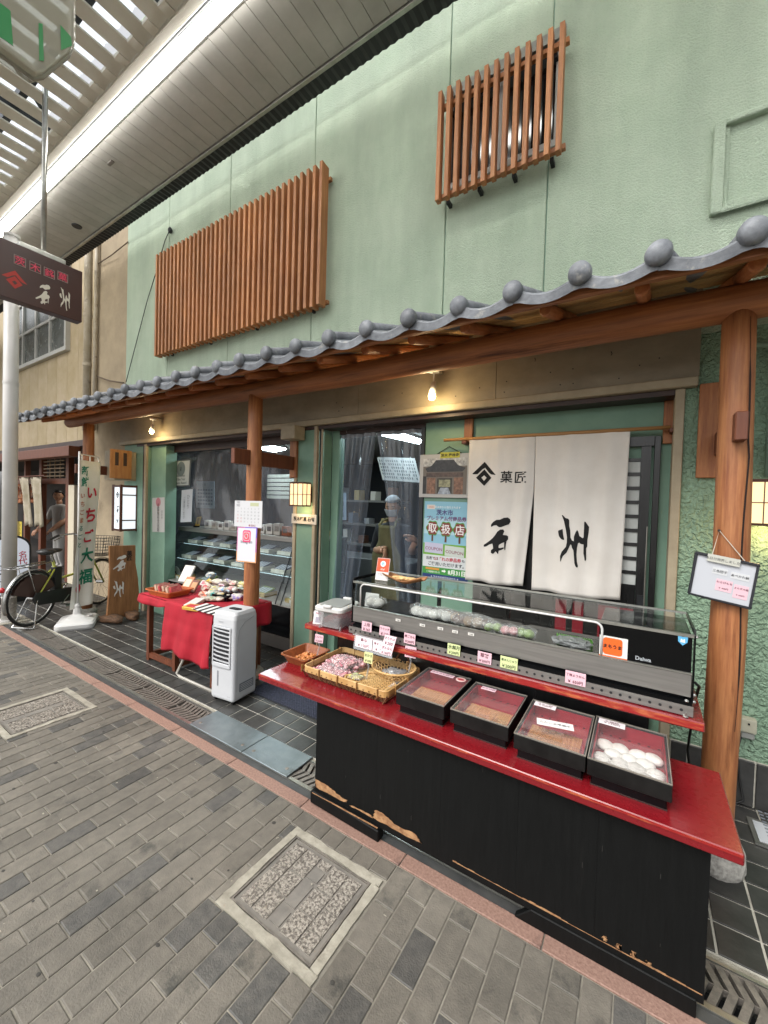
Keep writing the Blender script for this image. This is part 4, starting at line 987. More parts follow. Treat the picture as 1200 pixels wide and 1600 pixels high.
# ================================================================== BANNER, WOODEN BOARD, LANTERN
M_wplastic = mat('white_plastic', '#d0cfcc', 0.35, col2='#c2c1be', scale=3)
ctr = Vector((-5.74, 2.13, 0.003))
t = thing('nobori_banner', 'tall narrow white nobori banner with red and green brush lettering on a white base', 'banner', ctr)
b = BM(); ang = -0.5; uu, vv_ = Vector((math.cos(ang), math.sin(ang), 0)), Vector((-math.sin(ang), math.cos(ang), 0))
def rrect(hw, hh, r, n=5):
    o_ = []
    for cx, cy, a0 in ((hw-r, hh-r, 0), (-hw+r, hh-r, PI/2), (-hw+r, -hh+r, PI), (hw-r, -hh+r, 1.5*PI)):
        for k in range(n+1): a = a0+PI/2*k/n; o_.append((cx+r*math.cos(a), cy+r*math.sin(a)))
    return o_
def stackp(b, levels, o, u, v):
    rings = [[b.verts.new(Vector(o)+u*x+v*y+Z_*z) for x, y in rrect(hw, hh, r)] for hw, hh, r, z in levels]
    for A, B in zip(rings, rings[1:]):
        for k in range(len(A)): face(b, (A[k], A[(k+1) % len(A)], B[(k+1) % len(A)], B[k]))
    face(b, rings[0][::-1]); face(b, rings[-1])
stackp(b, [(0.235, 0.185, 0.05, 0), (0.245, 0.19, 0.06, 0.02), (0.245, 0.19, 0.06, 0.055), (0.225, 0.17, 0.06, 0.075), (0.15, 0.10, 0.06, 0.10), (0.07, 0.06, 0.05, 0.125), (0.045, 0.045, 0.04, 0.14), (0.04, 0.04, 0.035, 0.20)], ctr, uu, vv_)
obj('base', b, M_wplastic, t, smooth=False)
b = BM(); lathe(b, [(0.03, 0.2), (0.032, 0.24), (0.022, 0.26)], ctr, 14); obj('socket', b, M_wplastic, t)
b = BM(); lathe(b, [(0.03, 0.10), (0.03, 0.112)], ctr+vv_*0.12, 12); obj('filler_cap', b, M_wplastic, t)
ztop = at(122, 706, ctr.y).z
b = BM(); tube(b, [ctr+Vector((0, 0, 0.2)), ctr+Vector((0, 0, ztop))], 0.011, 10); obj('pole', b, M_wplastic, t, smooth=True)
vd = Vector((-0.48, 0.877, 0)).normalized()            # cloth hangs towards the wall
fw = 0.31
b = BM(); tube(b, [ctr+Vector((0, 0, ztop-0.03)), ctr+vd*fw+Vector((0, 0, ztop-0.035))], 0.007, 8); obj('crossbar', b, M_wplastic, t)
zc1 = ztop-0.10; zc0 = at(112, 937, ctr.y+0.1).z
def clothp(u, v):      # u across, v down
    w = fw*(1-0.05*v); sway = 0.05*math.sin(v*4.2)+0.06*v
    p = ctr+vd*(0.02+w*u-0.11*v**1.5)+Vector((0.05*math.sin(v*5+u*2.5)*v+0.012*math.sin(u*9), 0, zc1+(zc0-zc1)*v-0.03*v*(1-u)))
    return p
M_cloth = mat('banner_cloth', '#e6e4da', 0.85, col2='#dcdace', scale=4)
b = BM(); surf(b, clothp, 12, 40); cl = obj('cloth', b, M_cloth, t, smooth=True)
b = BM()
for k in range(5): 
    p = clothp(0, k/4*0.97) if k else clothp(0, 0)
b.free()
for k in range(3): b = BM(); tube(b, [ctr+vd*(0.04+k*fw*0.4)+Vector((0, 0, ztop-0.034)), clothp(0.06+k*0.42, 0.0)], 0.007, 6); obj('tab', b, M_cloth, t)
nrm = Vector((vd.y, -vd.x, 0))
def onb(a, c): return clothp(a, c)+nrm*0.006
def btxt(body, ua, vc, size, m, bold=0.02):
    H_ = zc1-zc0
    lettering(None, 0, 0, 0, body, size, m, cl, bold, fn=lambda x, y: onb(ua+x/fw, vc-y/H_))
RED_, GRN_ = flat('#c41f34'), flat('#157a5c')
for ch, v, m, s in (('い', 0.22, RED_, 0.17), ('ち', 0.375, RED_, 0.2), ('ご', 0.52, RED_, 0.17), ('大', 0.655, GRN_, 0.19), ('福', 0.80, GRN_, 0.19)): btxt(ch, 0.60, v, s, m, 0.03)
for k, ch in enumerate('新鮮'): btxt(ch, 0.22, 0.07+k*0.075, 0.12, GRN_)
for k, ch in enumerate('いちごまるごと'): btxt(ch, 0.12, 0.24+k*0.055, 0.07, flat('#4c7c68') if k > 3 else flat('#b36a3c'))
bm = BM(); pts = [(0.30+0.13*math.cos(a)*(1 if math.sin(a) > -.2 else .8), 0.875-0.035*math.sin(a)) for a in [2*PI*k/14 for k in range(14)]]
face(bm, [bm.verts.new(onb(a, c)) for a, c in pts]); bmesh.ops.triangulate(bm, faces=bm.faces); obj('strawberry', bm, RED_, cl)

# wooden name board on driftwood feet
t = thing('wooden_signboard', 'upright natural wood slab with white brush lettering standing on root feet', 'sign', (-5.56, 2.55, 0.003))
BXX = -5.57
def bpt(px_, py_): q = atx(px_, py_, BXX); return q.y, q.z
pts = [bpt(*p) for p in ((171, 853), (212, 852), (212, 880), (216, 905), (218, 935), (216, 963), (167, 966), (170, 930), (172, 890))]
b = BM(); prism(b, pts, (BXX-0.035, 0, 0), Y_, Z_, (0.035, 0, 0)); obj('slab', b, mat('slab_wood', '#7d5432', 0.5, col2='#9a6d44', scale=4, stretch=(1, 7, 0.8), bump=0.3, bscale=12), t, bevel=0.004)
for (pa, pb, s) in ((160, 183, 1), (193, 216, 2)):
    b = BM(); A, C = atz(pa, 972, 0.0), atz(pb, 968, 0.0)
    blob(b, ((BXX+0.03), bpt((pa+pb)/2, 965)[0], 0.048), 0.19, 0.085, 0.05, 0.30, 2, s, 0.25*(1 if s == 1 else -1)); obj('root_foot', b, mat('driftwood', '#5e4026', 0.8, col2='#3a2818', scale=9, stretch=(1, 5, 5), bump=0.6), t, smooth=True)
fr = Fr((BXX, 0, 0), Y_, Z_); M_wl = flat('#d7d4cc')
a, c = bpt(187, 880); glyph(fr, ISHI, a, c, 0.20, 0.003, M_wl, t, 1.0)
a, c = bpt(185, 920); glyph(fr, SHU, a, c, 0.22, 0.003, M_wl, t, 1.0)
a, c = bpt(202, 868); lettering(fr, a, c, 0.003, '菓\n匠', 0.07, flat('#14110e'), t, 0.02, 0.9)

# left lantern and timber meter box
M_paper_cool = mat('lantern_paper_cool', '#dfe6ea', 0.5, emit=0.55, ecol='#e6f0f6')
M_lanw = mat('lantern_wood', '#53301f', 0.5, bump=0.1)
LX = -6.02
lx1 = LX; ya, yb_ = atx(189, 790, LX).y, atx(214, 790, LX).y
zlo, zhi = atx(200, 828, LX).z, atx(200, 760, LX).z
lx0 = at(177, 790, ya).x
t = thing('wall_lantern', 'tall white paper lantern with brown frame and crest beside the left post', 'lantern', ((lx0+lx1)/2, (ya+yb_)/2, zlo))
obj('paper', bx(BM(), lx0+0.008, lx1-0.008, ya+0.008, yb_-0.008, zlo+0.01, zhi-0.01), M_paper_cool, t)
b = BM(); e = 0.014
for x in (lx0, lx1):
    for y in (ya, yb_): bx(b, x-e, x+e, y-e, y+e, zlo-0.02, zhi+0.02)
for z in (zlo, zhi):
    for y in (ya, yb_): bx(b, lx0+e, lx1-e, y-e*0.8, y+e*0.8, z-e, z+e)
    for x in (lx0, lx1): bx(b, x-e*0.8, x+e*0.8, ya+e, yb_-e, z-e, z+e)
for z in (zlo+(zhi-zlo)*0.22, zlo+(zhi-zlo)*0.80): bx(b, lx1-0.006, lx1+0.006, ya+e, yb_-e, z-0.008, z+0.008)
obj('frame', b, M_lanw, t)
fr = Fr((lx0, ya, zlo)); W = lx1-lx0; H = zhi-zlo
glyph(fr, MON, W/2, H*0.80, 0.10, -0.004, flat('#101418'), t, 1.0, 'crest', 1, M_paper_cool); glyph(fr, ISHI, W/2, H*0.47, 0.10, -0.004, flat('#101418'), t); glyph(fr, SHU, W/2, H*0.2, 0.11, -0.004, flat('#101418'), t)
obj('wall_arm', bx(BM(), (lx0+lx1)/2-0.02, (lx0+lx1)/2+0.02, yb_+e, WY, zhi-0.08, zhi-0.04), M_lanw, t)
bzl, bzh = atx(190, 748, LX).z, atx(190, 703, LX).z
t = thing('timber_box', 'pale wooden meter box with two slots above the left lantern', 'box', (LX-0.1, 2.6, bzl))
bya, byb = atx(172, 725, LX).y, atx(206, 725, LX).y
obj('front_board', bx(BM(), LX-0.02, LX, bya, byb, bzl, bzh), mat('pale_pine', '#a5703f', 0.5, col2='#b98650', scale=4, stretch=(1, 6, 1), bump=0.2), t, bevel=0.004)
obj('body', bx(BM(), LX-0.30, LX-0.022, bya+0.06, WY-0.002, bzl-0.02, bzh-0.01), M_beige, t, bevel=0.004)
for f in (0.22, 0.60): obj('slot', bx(BM(), LX-0.001, LX+0.004, bya+(byb-bya)*f, bya+(byb-bya)*(f+0.16), bzl+(bzh-bzl)*0.45, bzl+(bzh-bzl)*0.9), M_darkbrown, t)

# ================================================================== RED COUNTER
M_red = mat('red_lacquer', '#73121a', 0.28, col2='#79141b', scale=4, bump=0.03, bscale=30, coat=0.2)
M_redworn = mat('red_worn_edge', '#8f1a18', 0.5, col2='#b4603a', scale=22, stretch=(0.5, 3, 3), bump=0.3, contrast=(0.5, 0.68))
M_chip = mat('bare_wood_chip', '#7d5638', 0.8, col2='#b0875f', scale=34, bump=0.4, detail=7, dirt='#2a1d15', dscale=40, damt=0.42)
M_blackpanel = mat('black_panel', '#060707', 0.6, spec=0.2, col2='#0d0e0e', scale=7, dirt='#141413', dscale=3, damt=0.38, stretch=(9, 9, 0.7), bump=0.22, bscale=16, contrast=(0.3, 0.75))
CT = 0.60
cnt = thing('sales_counter', 'worn red-topped sales counter with black front and raised red shelf', 'counter', (-0.75, 1.8, 0))
TX0, TX1, TY0, TY1 = -1.815, 0.294, 1.560, 2.005
obj('counter_top', bx(BM(), TX0, TX1, TY0, TY1, CT-0.036, CT), M_red, cnt, bevel=0.004)
obj('top_edge', bx(BM(), TX0+0.004, TX1-0.004, TY0-0.0025, TY0+0.002, CT-0.010, CT-0.003), M_redworn, cnt)
FY = 1.600; FX0, FX1 = -1.402, 0.223
sx_ = [FX0, -1.02, -0.685, -0.36, -0.085, FX1]
for a, c in zip(sx_, sx_[1:]): obj('front_board', bx(BM(), a+0.0003, c-0.0003, FY, FY+0.02, 0.085, CT-0.037), M_blackpanel, cnt)
obj('side_board', bx(BM(), FX0, FX0+0.02, FY+0.021, 1.96, 0.085, CT-0.037), M_blackpanel, cnt)
obj('side_board', bx(BM(), FX1-0.02, FX1, FY+0.021, 1.96, 0.085, CT-0.037), M_blackpanel, cnt)
obj('front_rail', bx(BM(), FX0, FX1, FY+0.001, FY+0.03, 0.055, 0.0845), M_blackpanel, cnt)
# plinth pieces resting on the paving
b = BM(); prism(b, [(-1.415, 0.010), (-0.985, 0.000), (-0.985, 0.055), (-1.405, 0.078), (-1.415, 0.07)], (0, FY-0.022, 0), X_, Z_, (0, 0.05, 0)); obj('plinth', b, M_blackpanel, cnt, bevel=0.004)
b = BM(); prism(b, [(-0.98, 0.03), (-0.30, 0.025), (-0.30, 0.06), (-0.98, 0.06)], (0, FY+0.032, 0), X_, Z_, (0, 0.03, 0)); obj('plinth', b, M_blackpanel, cnt)
b = BM(); prism(b, [(-0.36, 0.0), (0.205, 0.0), (0.205, 0.06), (-0.30, 0.062)], (0, FY-0.004, 0), X_, Z_, (0, 0.03, 0)); obj('plinth', b, M_blackpanel, cnt, bevel=0.003)
r_ = random.Random(12)
def chip(pts, y, name='worn_patch', m=M_chip):
    P_ = []
    n = len(pts)
    for i in range(n):
        a, c = pts[i], pts[(i+1) % n]
        for k in range(7): P_.append((a[0]+(c[0]-a[0])*k/7+r_.uniform(-.005, .005), a[1]+(c[1]-a[1])*k/7+r_.uniform(-.003, .003)))
    bm = BM(); face(bm, [bm.verts.new((x, y, z)) for x, z in P_]); bmesh.ops.triangulate(bm, faces=bm.faces); return obj(name, bm, m, cnt)
chip([(-1.395, 0.088), (-1.20, 0.087), (-1.19, 0.104), (-1.25, 0.112), (-1.31, 0.128), (-1.395, 0.130)], FY-0.0012)
chip([(-1.03, 0.087), (-0.77, 0.087), (-0.80, 0.118), (-0.90, 0.110), (-0.985, 0.135), (-1.02, 0.13)], FY-0.0012)
chip([(-1.17, 0.086), (-1.03, 0.086), (-1.04, 0.096), (-1.16, 0.093)], FY-0.0012)
for k in range(4):
    x = -0.06+k*0.043; chip([(x, 0.092), (x+0.014, 0.092), (x+0.012, 0.092+r_.uniform(.008, .02)), (x+0.002, 0.092+r_.uniform(.008, .02))], FY-0.0012)
b = BM(); x = -0.62
while x < 0.2:
    w = r_.uniform(0.012, 0.03); bx(b, x, x+w, FY-0.0012, FY+0.01, 0.0846, 0.0846+max(0.0012, 0.0035+0.003*math.sin(x*17)+r_.uniform(-.002, .002))); x += w
bx(b, -1.40, -0.99, FY-0.0235, FY-0.018, 0.068, 0.0705)
obj('worn_edge', b, M_chip, cnt, stuff=True)
b = BM()
for k in range(9):
    x, z = r_.uniform(-1.3, 0.2), r_.uniform(0.15, 0.52); h = r_.uniform(.004, .03); bx(b, x, x+0.0009, FY-0.0006, FY+0.002, z, z+h*0.7)
obj('scratch', b, mat('scratch', '#3d3b37', 0.7), cnt, stuff=True)
# raised shelf
SZ = 0.80; SX0, SX1, SY0, SY1 = -1.822, 0.234, 1.938, 2.42
obj('shelf', bx(BM(), SX0, SX1, SY0, SY1, SZ-0.036, SZ), M_red, cnt, bevel=0.004)
obj('shelf_edge', bx(BM(), SX0+0.004, SX1-0.004, SY0-0.003, SY0+0.002, SZ-0.030, SZ-0.004), M_redworn, cnt)
obj('shelf_support', bx(BM(), -1.62, 0.05, 2.03, 2.05, CT-0.2, SZ-0.037), M_blacklac, cnt)
for x in (-1.60, 0.02): obj('leg', bx(BM(), x-0.03, x+0.03, 2.06, 2.40, 0.003, SZ-0.037), M_blacklac, cnt)
for x in (-1.35, 0.17): obj('leg', bx(BM(), x-0.02, x+0.02, 1.90, 1.94, 0.003, 0.084), M_blacklac, cnt)

# ------------------------------------------------------------------ refrigerated showcase
M_ss = mat('brushed_steel', '#8c8a87', 0.36, 0.75, col2='#9c9a96', scale=10, stretch=(0.3, 6, 8), bump=0.1)
M_gloss = mat('black_gloss', '#050608', 0.14, spec=0.22)
M_glass = clear('glass', (0.97, 0.985, 0.98, 1), 0.1, 0.02)
M_whitepaint = mat('white_enamel', '#c9c9c6', 0.35)
case = thing('refrigerated_showcase', 'low refrigerated glass showcase with black machine box on the red shelf', 'display case', (-0.6, 2.1, SZ))
KX0, KX1, KY0, KY1 = -1.462, 0.197, 1.975, 2.33; XP = -0.138
# perforated foot rail
b = BM(); bx(b, -1.478, 0.199, KY0-0.016, KY0-0.013, SZ+0.004, SZ+0.044); rail = obj('perforated_rail', b, M_ss, case)
b = BM()
for k in range(48):
    x = -1.46+k*0.0345; lathe(b, [(0.0058, 0), (0.0058, 0.001)], (0, 0, 0), 8)
    for v in list(b.verts)[-16:]: v.co = Vector((x+v.co.x, KY0-0.0165-v.co.z, SZ+0.024+v.co.y))
obj('hole', b, M_black, rail, stuff=True)
obj('plinth', bx(BM(), KX0+0.01, KX1-0.002, KY0-0.010, KY1, SZ+0.006, SZ+0.060), M_gloss, case)
obj('kick_plate', bx(BM(), KX0+0.004, KX1, KY0+0.012, KY0+0.03, SZ+0.061, SZ+0.085), M_gloss, case)
ZB, ZF = SZ+0.072, 0.962                       # stainless front band
obj('front_band', bx(BM(), KX0, KX1-0.006, KY0, KY0+0.010, ZB, ZF), M_ss, case, bevel=0.002)
obj('band_trim', bx(BM(), KX0, KX1-0.006, KY0-0.003, KY0+0.012, ZF+0.001, ZF+0.007), M_alu, case)
obj('deck', bx(BM(), KX0, XP, KY0+0.012, KY1, ZB+0.005, ZF-0.015), M_gloss, case)
ZT = 1.118
# machine box
obj('machine_box', bx(BM(), XP+0.004, KX1-0.008, KY0+0.013, KY1, ZB, ZT-0.014), M_gloss, case)
obj('machine_front', bx(BM(), XP+0.004, KX1-0.010, KY0+0.004, KY0+0.012, ZF+0.008, ZT-0.012), M_gloss, case)
# glass: front, top, ends, white window frame
obj('front_glass', bx(BM(), KX0+0.004, XP, KY0+0.004, KY0+0.008, ZF+0.008, ZT-0.012), M_glass, case)
obj('top_glass', bx(BM(), KX0, KX1, KY0+0.012, KY1, ZT+0.002, ZT+0.008), M_glass, case)
obj('end_glass', bx(BM(), KX0-0.006, KX0-0.001, KY0+0.012, KY1, ZF, ZT), M_glass, case)
obj('back_glass', bx(BM(), KX0, XP, KY1+0.001, KY1+0.005, ZF, ZT), M_glass, case)
b = BM()
for (x0, x1, y0, y1, z0, z1) in ((KX0-0.004, KX1, KY0, KY0+0.014, ZT-0.010, ZT+0.001), (KX0-0.004, KX1, KY1-0.006, KY1+0.008, ZT+0.009, ZT+0.017)): bx(b, x0, x1, y0, y1, z0, z1)
obj('top_rim', b, M_alu, case)
b = BM()
for x in (KX0-0.010, KX1-0.004):
    prism(b, [(KY0, ZB-0.01), (KY0+0.022, ZB-0.01), (KY0+0.022, ZT), (KY1+0.008, ZT+0.001), (KY1+0.008, ZT+0.018), (KY0+0.010, ZT+0.018), (KY0, ZT)], (x, 0, 0), Y_, Z_, (0.006, 0, 0))
for x in (-1.05, -0.62): bx(b, x-0.012, x+0.012, KY1-0.012, KY1-0.002, ZF, ZT)
obj('frame', b, M_gloss, case, stuff=True)
b = BM(); q = rrect((XP-KX0-0.03)/2-0.004, (ZT-ZF)/2-0.012, 0.03)
cxx, czz = (XP+KX0+0.06)/2-0.016, (ZT+ZF)/2+0.0
hw_, hh_ = (XP-KX0-0.03)/2-0.004, (ZT-ZF)/2-0.010
q = [(hw_, -hh_)]+[(hw_-0.03+0.03*math.cos(a), hh_-0.03+0.03*math.sin(a)) for a in [PI/2*k/6 for k in range(7)]]+[(-hw_+0.03+0.03*math.cos(a), hh_-0.03+0.03*math.sin(a)) for a in [PI/2+PI/2*k/6 for k in range(7)]]+[(-hw_, -hh_)]
tube(b, [(cxx+x+0.02, KY0+0.001, czz+y) for x, y in q], 0.005, 8); obj('white_window_frame', b, M_whitepaint, case, smooth=True)
b = BM()
for z in (SZ+0.055, SZ+0.082): blob(b, (KX1+0.004, KY0+0.012, z), 0.008, 0.008, 0.008)
blob(b, (KX1+0.004, KY0+0.02, ZT-0.008), 0.008, 0.010, 0.006); blob(b, (KX1-0.02, KY0-0.012, SZ+0.062), 0.008, 0.008, 0.006)
for x in (KX1-0.022, KX0+0.03): lathe(b, [(0.006, 0), (0.009, 0.004), (0.003, 0.006), (0.003, 0.02)], (x, KY0-0.024, SZ), 10)
obj('bolt', b, mat('chrome_bolt', '#b5b5b2', 0.2, 0.9), case)
# stickers on the machine front
fr = Fr((0, KY0+0.004, 0))
A = at(937, 994, KY0); C = at(977, 1036, KY0)
panel('sticker', fr, A.x, A.x+0.105, C.z-0.002, C.z+0.10, 0, 0.002, flat('#d7d7d2'), case)
sa, sz = A.x, C.z-0.002
b = BM(); prism(b, [(x, y) for x, y in rrect(0.036, 0.036, 0.012)], fr.p(sa+0.05, sz+0.060, 0.0025), fr.u, fr.v, fr.n*0.001); obj('sticker_badge', b, flat('#e0601c'), case)
lettering(fr, sa+0.05, sz+0.060, 0.0045, 'まちうま', 0.018, flat('#141210'), case, 0.03)
panel('sticker_band', fr, sa, sa+0.105, sz, sz+0.018, 0.0025, 0.003, flat('#e0601c'), case); lettering(fr, sa+0.05, sz+0.009, 0.004, 'まちうま加盟店', 0.012, flat('#e8e4dc'), case)
lettering(fr, at(1005, 1030, KY0).x+0.0, at(1005, 1030, KY0).z, 0.002, 'Daiwa', 0.022, flat('#9aa0a4'), case, 0.03)
A = at(1069, 1001, KY0); b = BM(); prism(b, [(-0.016, 0.018), (0, 0.013), (0.016, 0.018), (0.015, -0.006), (0, -0.021), (-0.015, -0.006)], fr.p(A.x-0.004, A.z, 0.001), fr.u, fr.v, fr.n*0.001); obj('shield_sticker', b, flat('#5aa6d0'), case)
b = BM(); prism(b, [(-0.008, -0.008), (-0.006, 0.006), (0, 0.001), (0.006, 0.006), (0.008, -0.008)], fr.p(A.x-0.004, A.z, 0.0025), fr.u, fr.v, fr.n*0.001); obj('shield_mark', b, flat('#e5ecef'), case)
# little name labels along the glass edge
for px_, py_ in ((622, 969), (660, 977), (688, 982), (711, 987), (736, 991)):
    A = at(px_, py_, KY0-0.004); panel('name_label', Fr((0, KY0-0.003, 0)), A.x-0.016, A.x+0.016, A.z-0.007, A.z+0.007, 0.0, 0.0015, flat('#dad8d2'), case)
    lettering(Fr((0, KY0-0.005, 0)), A.x, A.z, 0.0005, '大福', 0.010, flat('#222222'), case)

# ------------------------------------------------------------------ goods inside the showcase
DZ = ZF-0.015
M_mochi = mat('mochi_white', '#e6e4de', 0.6, col2='#c9c6bf', scale=12, bump=0.1)
M_wrap = clear('cellophane', (0.98, 0.98, 0.98, 1), 1.2, 0.1, bump=0.8, bscale=60, haze=0.12, hcol=(0.85, 0.85, 0.85, 1))
def wrapped(px_, py_, cols, label, group, s=1.0, seed=0):
    p = at(px_, py_, KY0+0.05); p = atz(px_, py_, DZ+0.022) if False else p
    t = thing('wrapped_sweet', label, 'sweet', (p.x, KY0+0.09, DZ), group); r = random.Random(seed)
    q = Vector((p.x*(KY0+0.09)/(KY0+0.05), KY0+0.09+r.uniform(-.01, .03), DZ))
    b = BM()
    for k in range(2): blob(b, (q.x+(-0.018 if k else 0.016)*s, q.y+r.uniform(-.008, .008), DZ+0.021*s), 0.024*s, 0.024*s, 0.02*s, 0.06, 2, seed+k)
    obj('filling', b, cols, t, smooth=True)
    b = BM(); blob(b, (q.x, q.y, DZ+0.026*s), 0.052*s, 0.036*s, 0.027*s, 0.16, 2, seed+9); obj('wrapper', b, M_wrap, t)
M_grn = mat('green_sweet', '#7f9a52', 0.6, col2='#a9bd7c', scale=30); M_tan = mat('tan_sweet', '#8a6a4c', 0.6, col2='#b49a7c', scale=30); M_pk = mat('pink_sweet', '#b98088', 0.6, col2='#d0a5a2', scale=30); M_brn = mat('bean_sweet', '#55403a', 0.6, col2='#7c6258', scale=30)
ordw = ('first', 'second', 'third', 'fourth', 'fifth', 'sixth', 'seventh', 'eighth', 'ninth', 'tenth', 'eleventh', 'twelfth')
goods = [(583, 943, M_mochi, 'white wrapped rice cakes at the left end of the showcase'), (655, 958, M_mochi, 'white wrapped rice cakes, first of the row in the middle of the showcase'), (672, 955, M_mochi, 'white wrapped rice cakes, second of the row in the middle of the showcase'), (690, 962, M_mochi, 'white wrapped rice cakes, third of the row in the middle of the showcase'),
         (703, 968, M_tan, 'clear-wrapped brownish sweet right of the white rice cakes'), (722, 970, M_brn, 'clear-wrapped dark bean sweet in the middle of the showcase'), (740, 968, M_tan, 'clear-wrapped tan sweet behind the bean sweets'), (752, 978, M_brn, 'dark clear-wrapped sweet beside the green one'), (770, 984, M_grn, 'small green wrapped sweet in the showcase'), (797, 988, M_pk, 'pink wrapped sweet between the green ones in the showcase'), (820, 991, M_grn, 'yellow-green wrapped sweets near the green plastic leaf')]
for i, (a, c, m, lab) in enumerate(goods): wrapped(a, c, m, lab, 'wrapped sweets in the showcase', 1.45 if i < 8 else 1.15, i*5)
p = atz(895, 1000, DZ+0.03); b = BM(); blob(b, (p.x, KY0+0.10, DZ+0.024), 0.085, 0.045, 0.024, 0.2, 3, 4)
t = tag(obj('silver_bag', b, clear('foil_bag', (0.6, 0.6, 0.6, 1), 2.5, 0.12, bump=1, bscale=40, haze=0.5, hcol=(0.35, 0.35, 0.36, 1))), 'crumpled clear bag lying at the right end of the showcase', 'bag')
b = BM(); bx(b, -0.33, -0.17, KY0+0.17, KY0+0.175, DZ, DZ+0.026)
for k in range(16): bx(b, -0.33+k*0.01, -0.325+k*0.01, KY0+0.168, KY0+0.173, DZ+0.026, DZ+0.034)
tag(obj('plastic_leaf', b, mat('baran_green', '#5c9a3a', 0.4)), 'green plastic leaf divider behind the crumpled bag', 'divider')
t = thing('price_board', 'small white card leaning at the left end inside the showcase', 'card', (-1.43, KY0+0.06, DZ)); panel('card', Fr((-1.445, KY0+0.10, DZ), Vector((1, 0.15, 0)), Vector((0, 0.15, 1))), 0, 0.09, 0, 0.085, 0, 0.003, flat('#c9c9c6'), t)
# reflections of trays below the glass: sweets on the lower level seen through the band are left as steel

# things on top of the showcase
t = thing('payment_card_stand', 'orange and white payment card standing on the showcase top', 'card stand', at(597, 905, 2.08))
fr = Fr((at(586, 905, 2.06).x, 2.06, ZT+0.009), Vector((1, 0.1, 0)), Vector((0, 0.2, 1))); w_, h_ = 0.085, 0.135
panel('board', fr, 0, w_, 0, h_, -0.004, 0, flat('#d8d4d0'), t); panel('orange_panel', fr, 0.002, w_-0.002, 0.052, h_-0.002, 0.0005, 0.0012, flat('#d8502a'), t)
b = BM(); lathe(b, [(0.018, 0), (0.018, 0.0008)], (0, 0, 0), 18)
for v in b.verts: v.co = fr.p(w_*0.5+v.co.x, 0.100+v.co.y, 0.002+v.co.z)
obj('disc', b, flat('#c9e0ea'), t); lettering(fr, w_/2, 0.100, 0.0035, 'p', 0.024, flat('#2f8ac0'), t, 0.03)
lettering(fr, w_/2, 0.066, 0.002, 'ペイ', 0.016, flat('#f0e8e0'), t, 0.02); lettering(fr, w_*0.42, 0.036, 0.001, 'お支払い\nできます', 0.010, flat('#7c6a78'), t)
obj('back_leg', bx(BM(), fr.o.x+0.02, fr.o.x+0.07, 2.085, 2.125, ZT+0.0085, ZT+0.0105), flat('#d8d4d0'), t)
t = thing('bark_dish', 'curved bark dish of pale crackers on the showcase top', 'dish', at(632, 905, 2.1)); 
c0 = atz(632, 908, ZT+0.02)
b = BM(); surf(b, lambda u, v: Vector((c0.x-0.13+0.26*u, c0.y-0.045+0.09*v, ZT+0.012+0.028*abs(2*u-1)**2.2*(1-0.2*v)+0.010*math.sin(u*9)*0.5+0.02*abs(2*v-1)**2)), 20, 8); obj('bark', b, mat('bark', '#8a5c38', 0.7, col2='#a8764a', scale=14), t, smooth=True, solid=0.004)
for k in range(5):
    b = BM(); blob(b, (c0.x-0.06+0.028*k, c0.y+0.01*(k % 2), ZT+0.034), 0.028, 0.024, 0.012, 0.2, 2, k, 0.4*k); tag(obj('cracker', b, mat('cracker', '#c39a62', 0.8, col2='#d9bb86', scale=18)), 'pale rice cracker in the bark dish on the showcase', 'cracker', 'crackers in the bark dish')
# price cards -----------------------------------------------------------------
M_pinkcard = flat('#d9b4be'); M_greencard = flat('#c8d49a'); M_ink = flat('#5a2030'); M_inkg = flat('#2a3a1c'); M_yel = flat('#d4d69a')
def pcard(fr, w, h, lines, label, paper, ink, name='price_card', clip=None, base=None, sizes=None):
    t = thing(name, label, 'price card', base or fr.o, 'handwritten price cards')
    panel('card', fr, -w/2, w/2, 0, h, -0.0012, 0, paper, t)
    n = len(lines)
    for i, s in enumerate(lines):
        sz_ = min(h/(n+0.35)*0.95, w/max(1, sum(0.62 if ord(ch) < 128 else 1.0 for ch in s))*0.92)
        lettering(fr, 0, h*(1-(i+0.55)/n)+(-0.02*h if n > 1 else 0), 0.0008, s, sz_, ink, t, 0.02)
    return t
cards = [(573, 979, 'pink', ('上用', '￥165'), 'pink price card, first along the perforated rail from the container'), (601, 986, 'pink', ('うぐいす', '￥130'), 'pink price card, second along the perforated rail from the container'),
         (640, 998, 'pink', ('栗ごろも', '￥200円'), 'pink price card on the rail behind the handled basket'), (709, 1015, 'green', ('水無月', '￥200円'), 'green price card on the rail, left of the pink one behind the second black box'),
         (757, 1028, 'pink', ('草餅', '￥200円'), 'pink price card on the rail between the two green cards'), (795, 1036, 'green', ('葛まんじゅう', '￥200円'), 'green price card on the rail reading 葛まんじゅう'), (899, 1060, 'pink', ('丁稚ようかん', '￥ 650円'), 'pink 650 yen price card on the rail below the orange sticker')]
for px_, py_, cc, ls, lab in cards:
    A = at(px_, py_, KY0-0.022); s = 1.0
    w = 0.070 if len(ls[0]) < 5 else 0.082
    pcard(Fr((A.x, KY0-0.024, A.z-0.028), X_, Vector((0, 0.06, 1))), w, 0.056, ls, lab, M_pinkcard if cc == 'pink' else M_greencard, M_ink if cc == 'pink' else M_inkg)
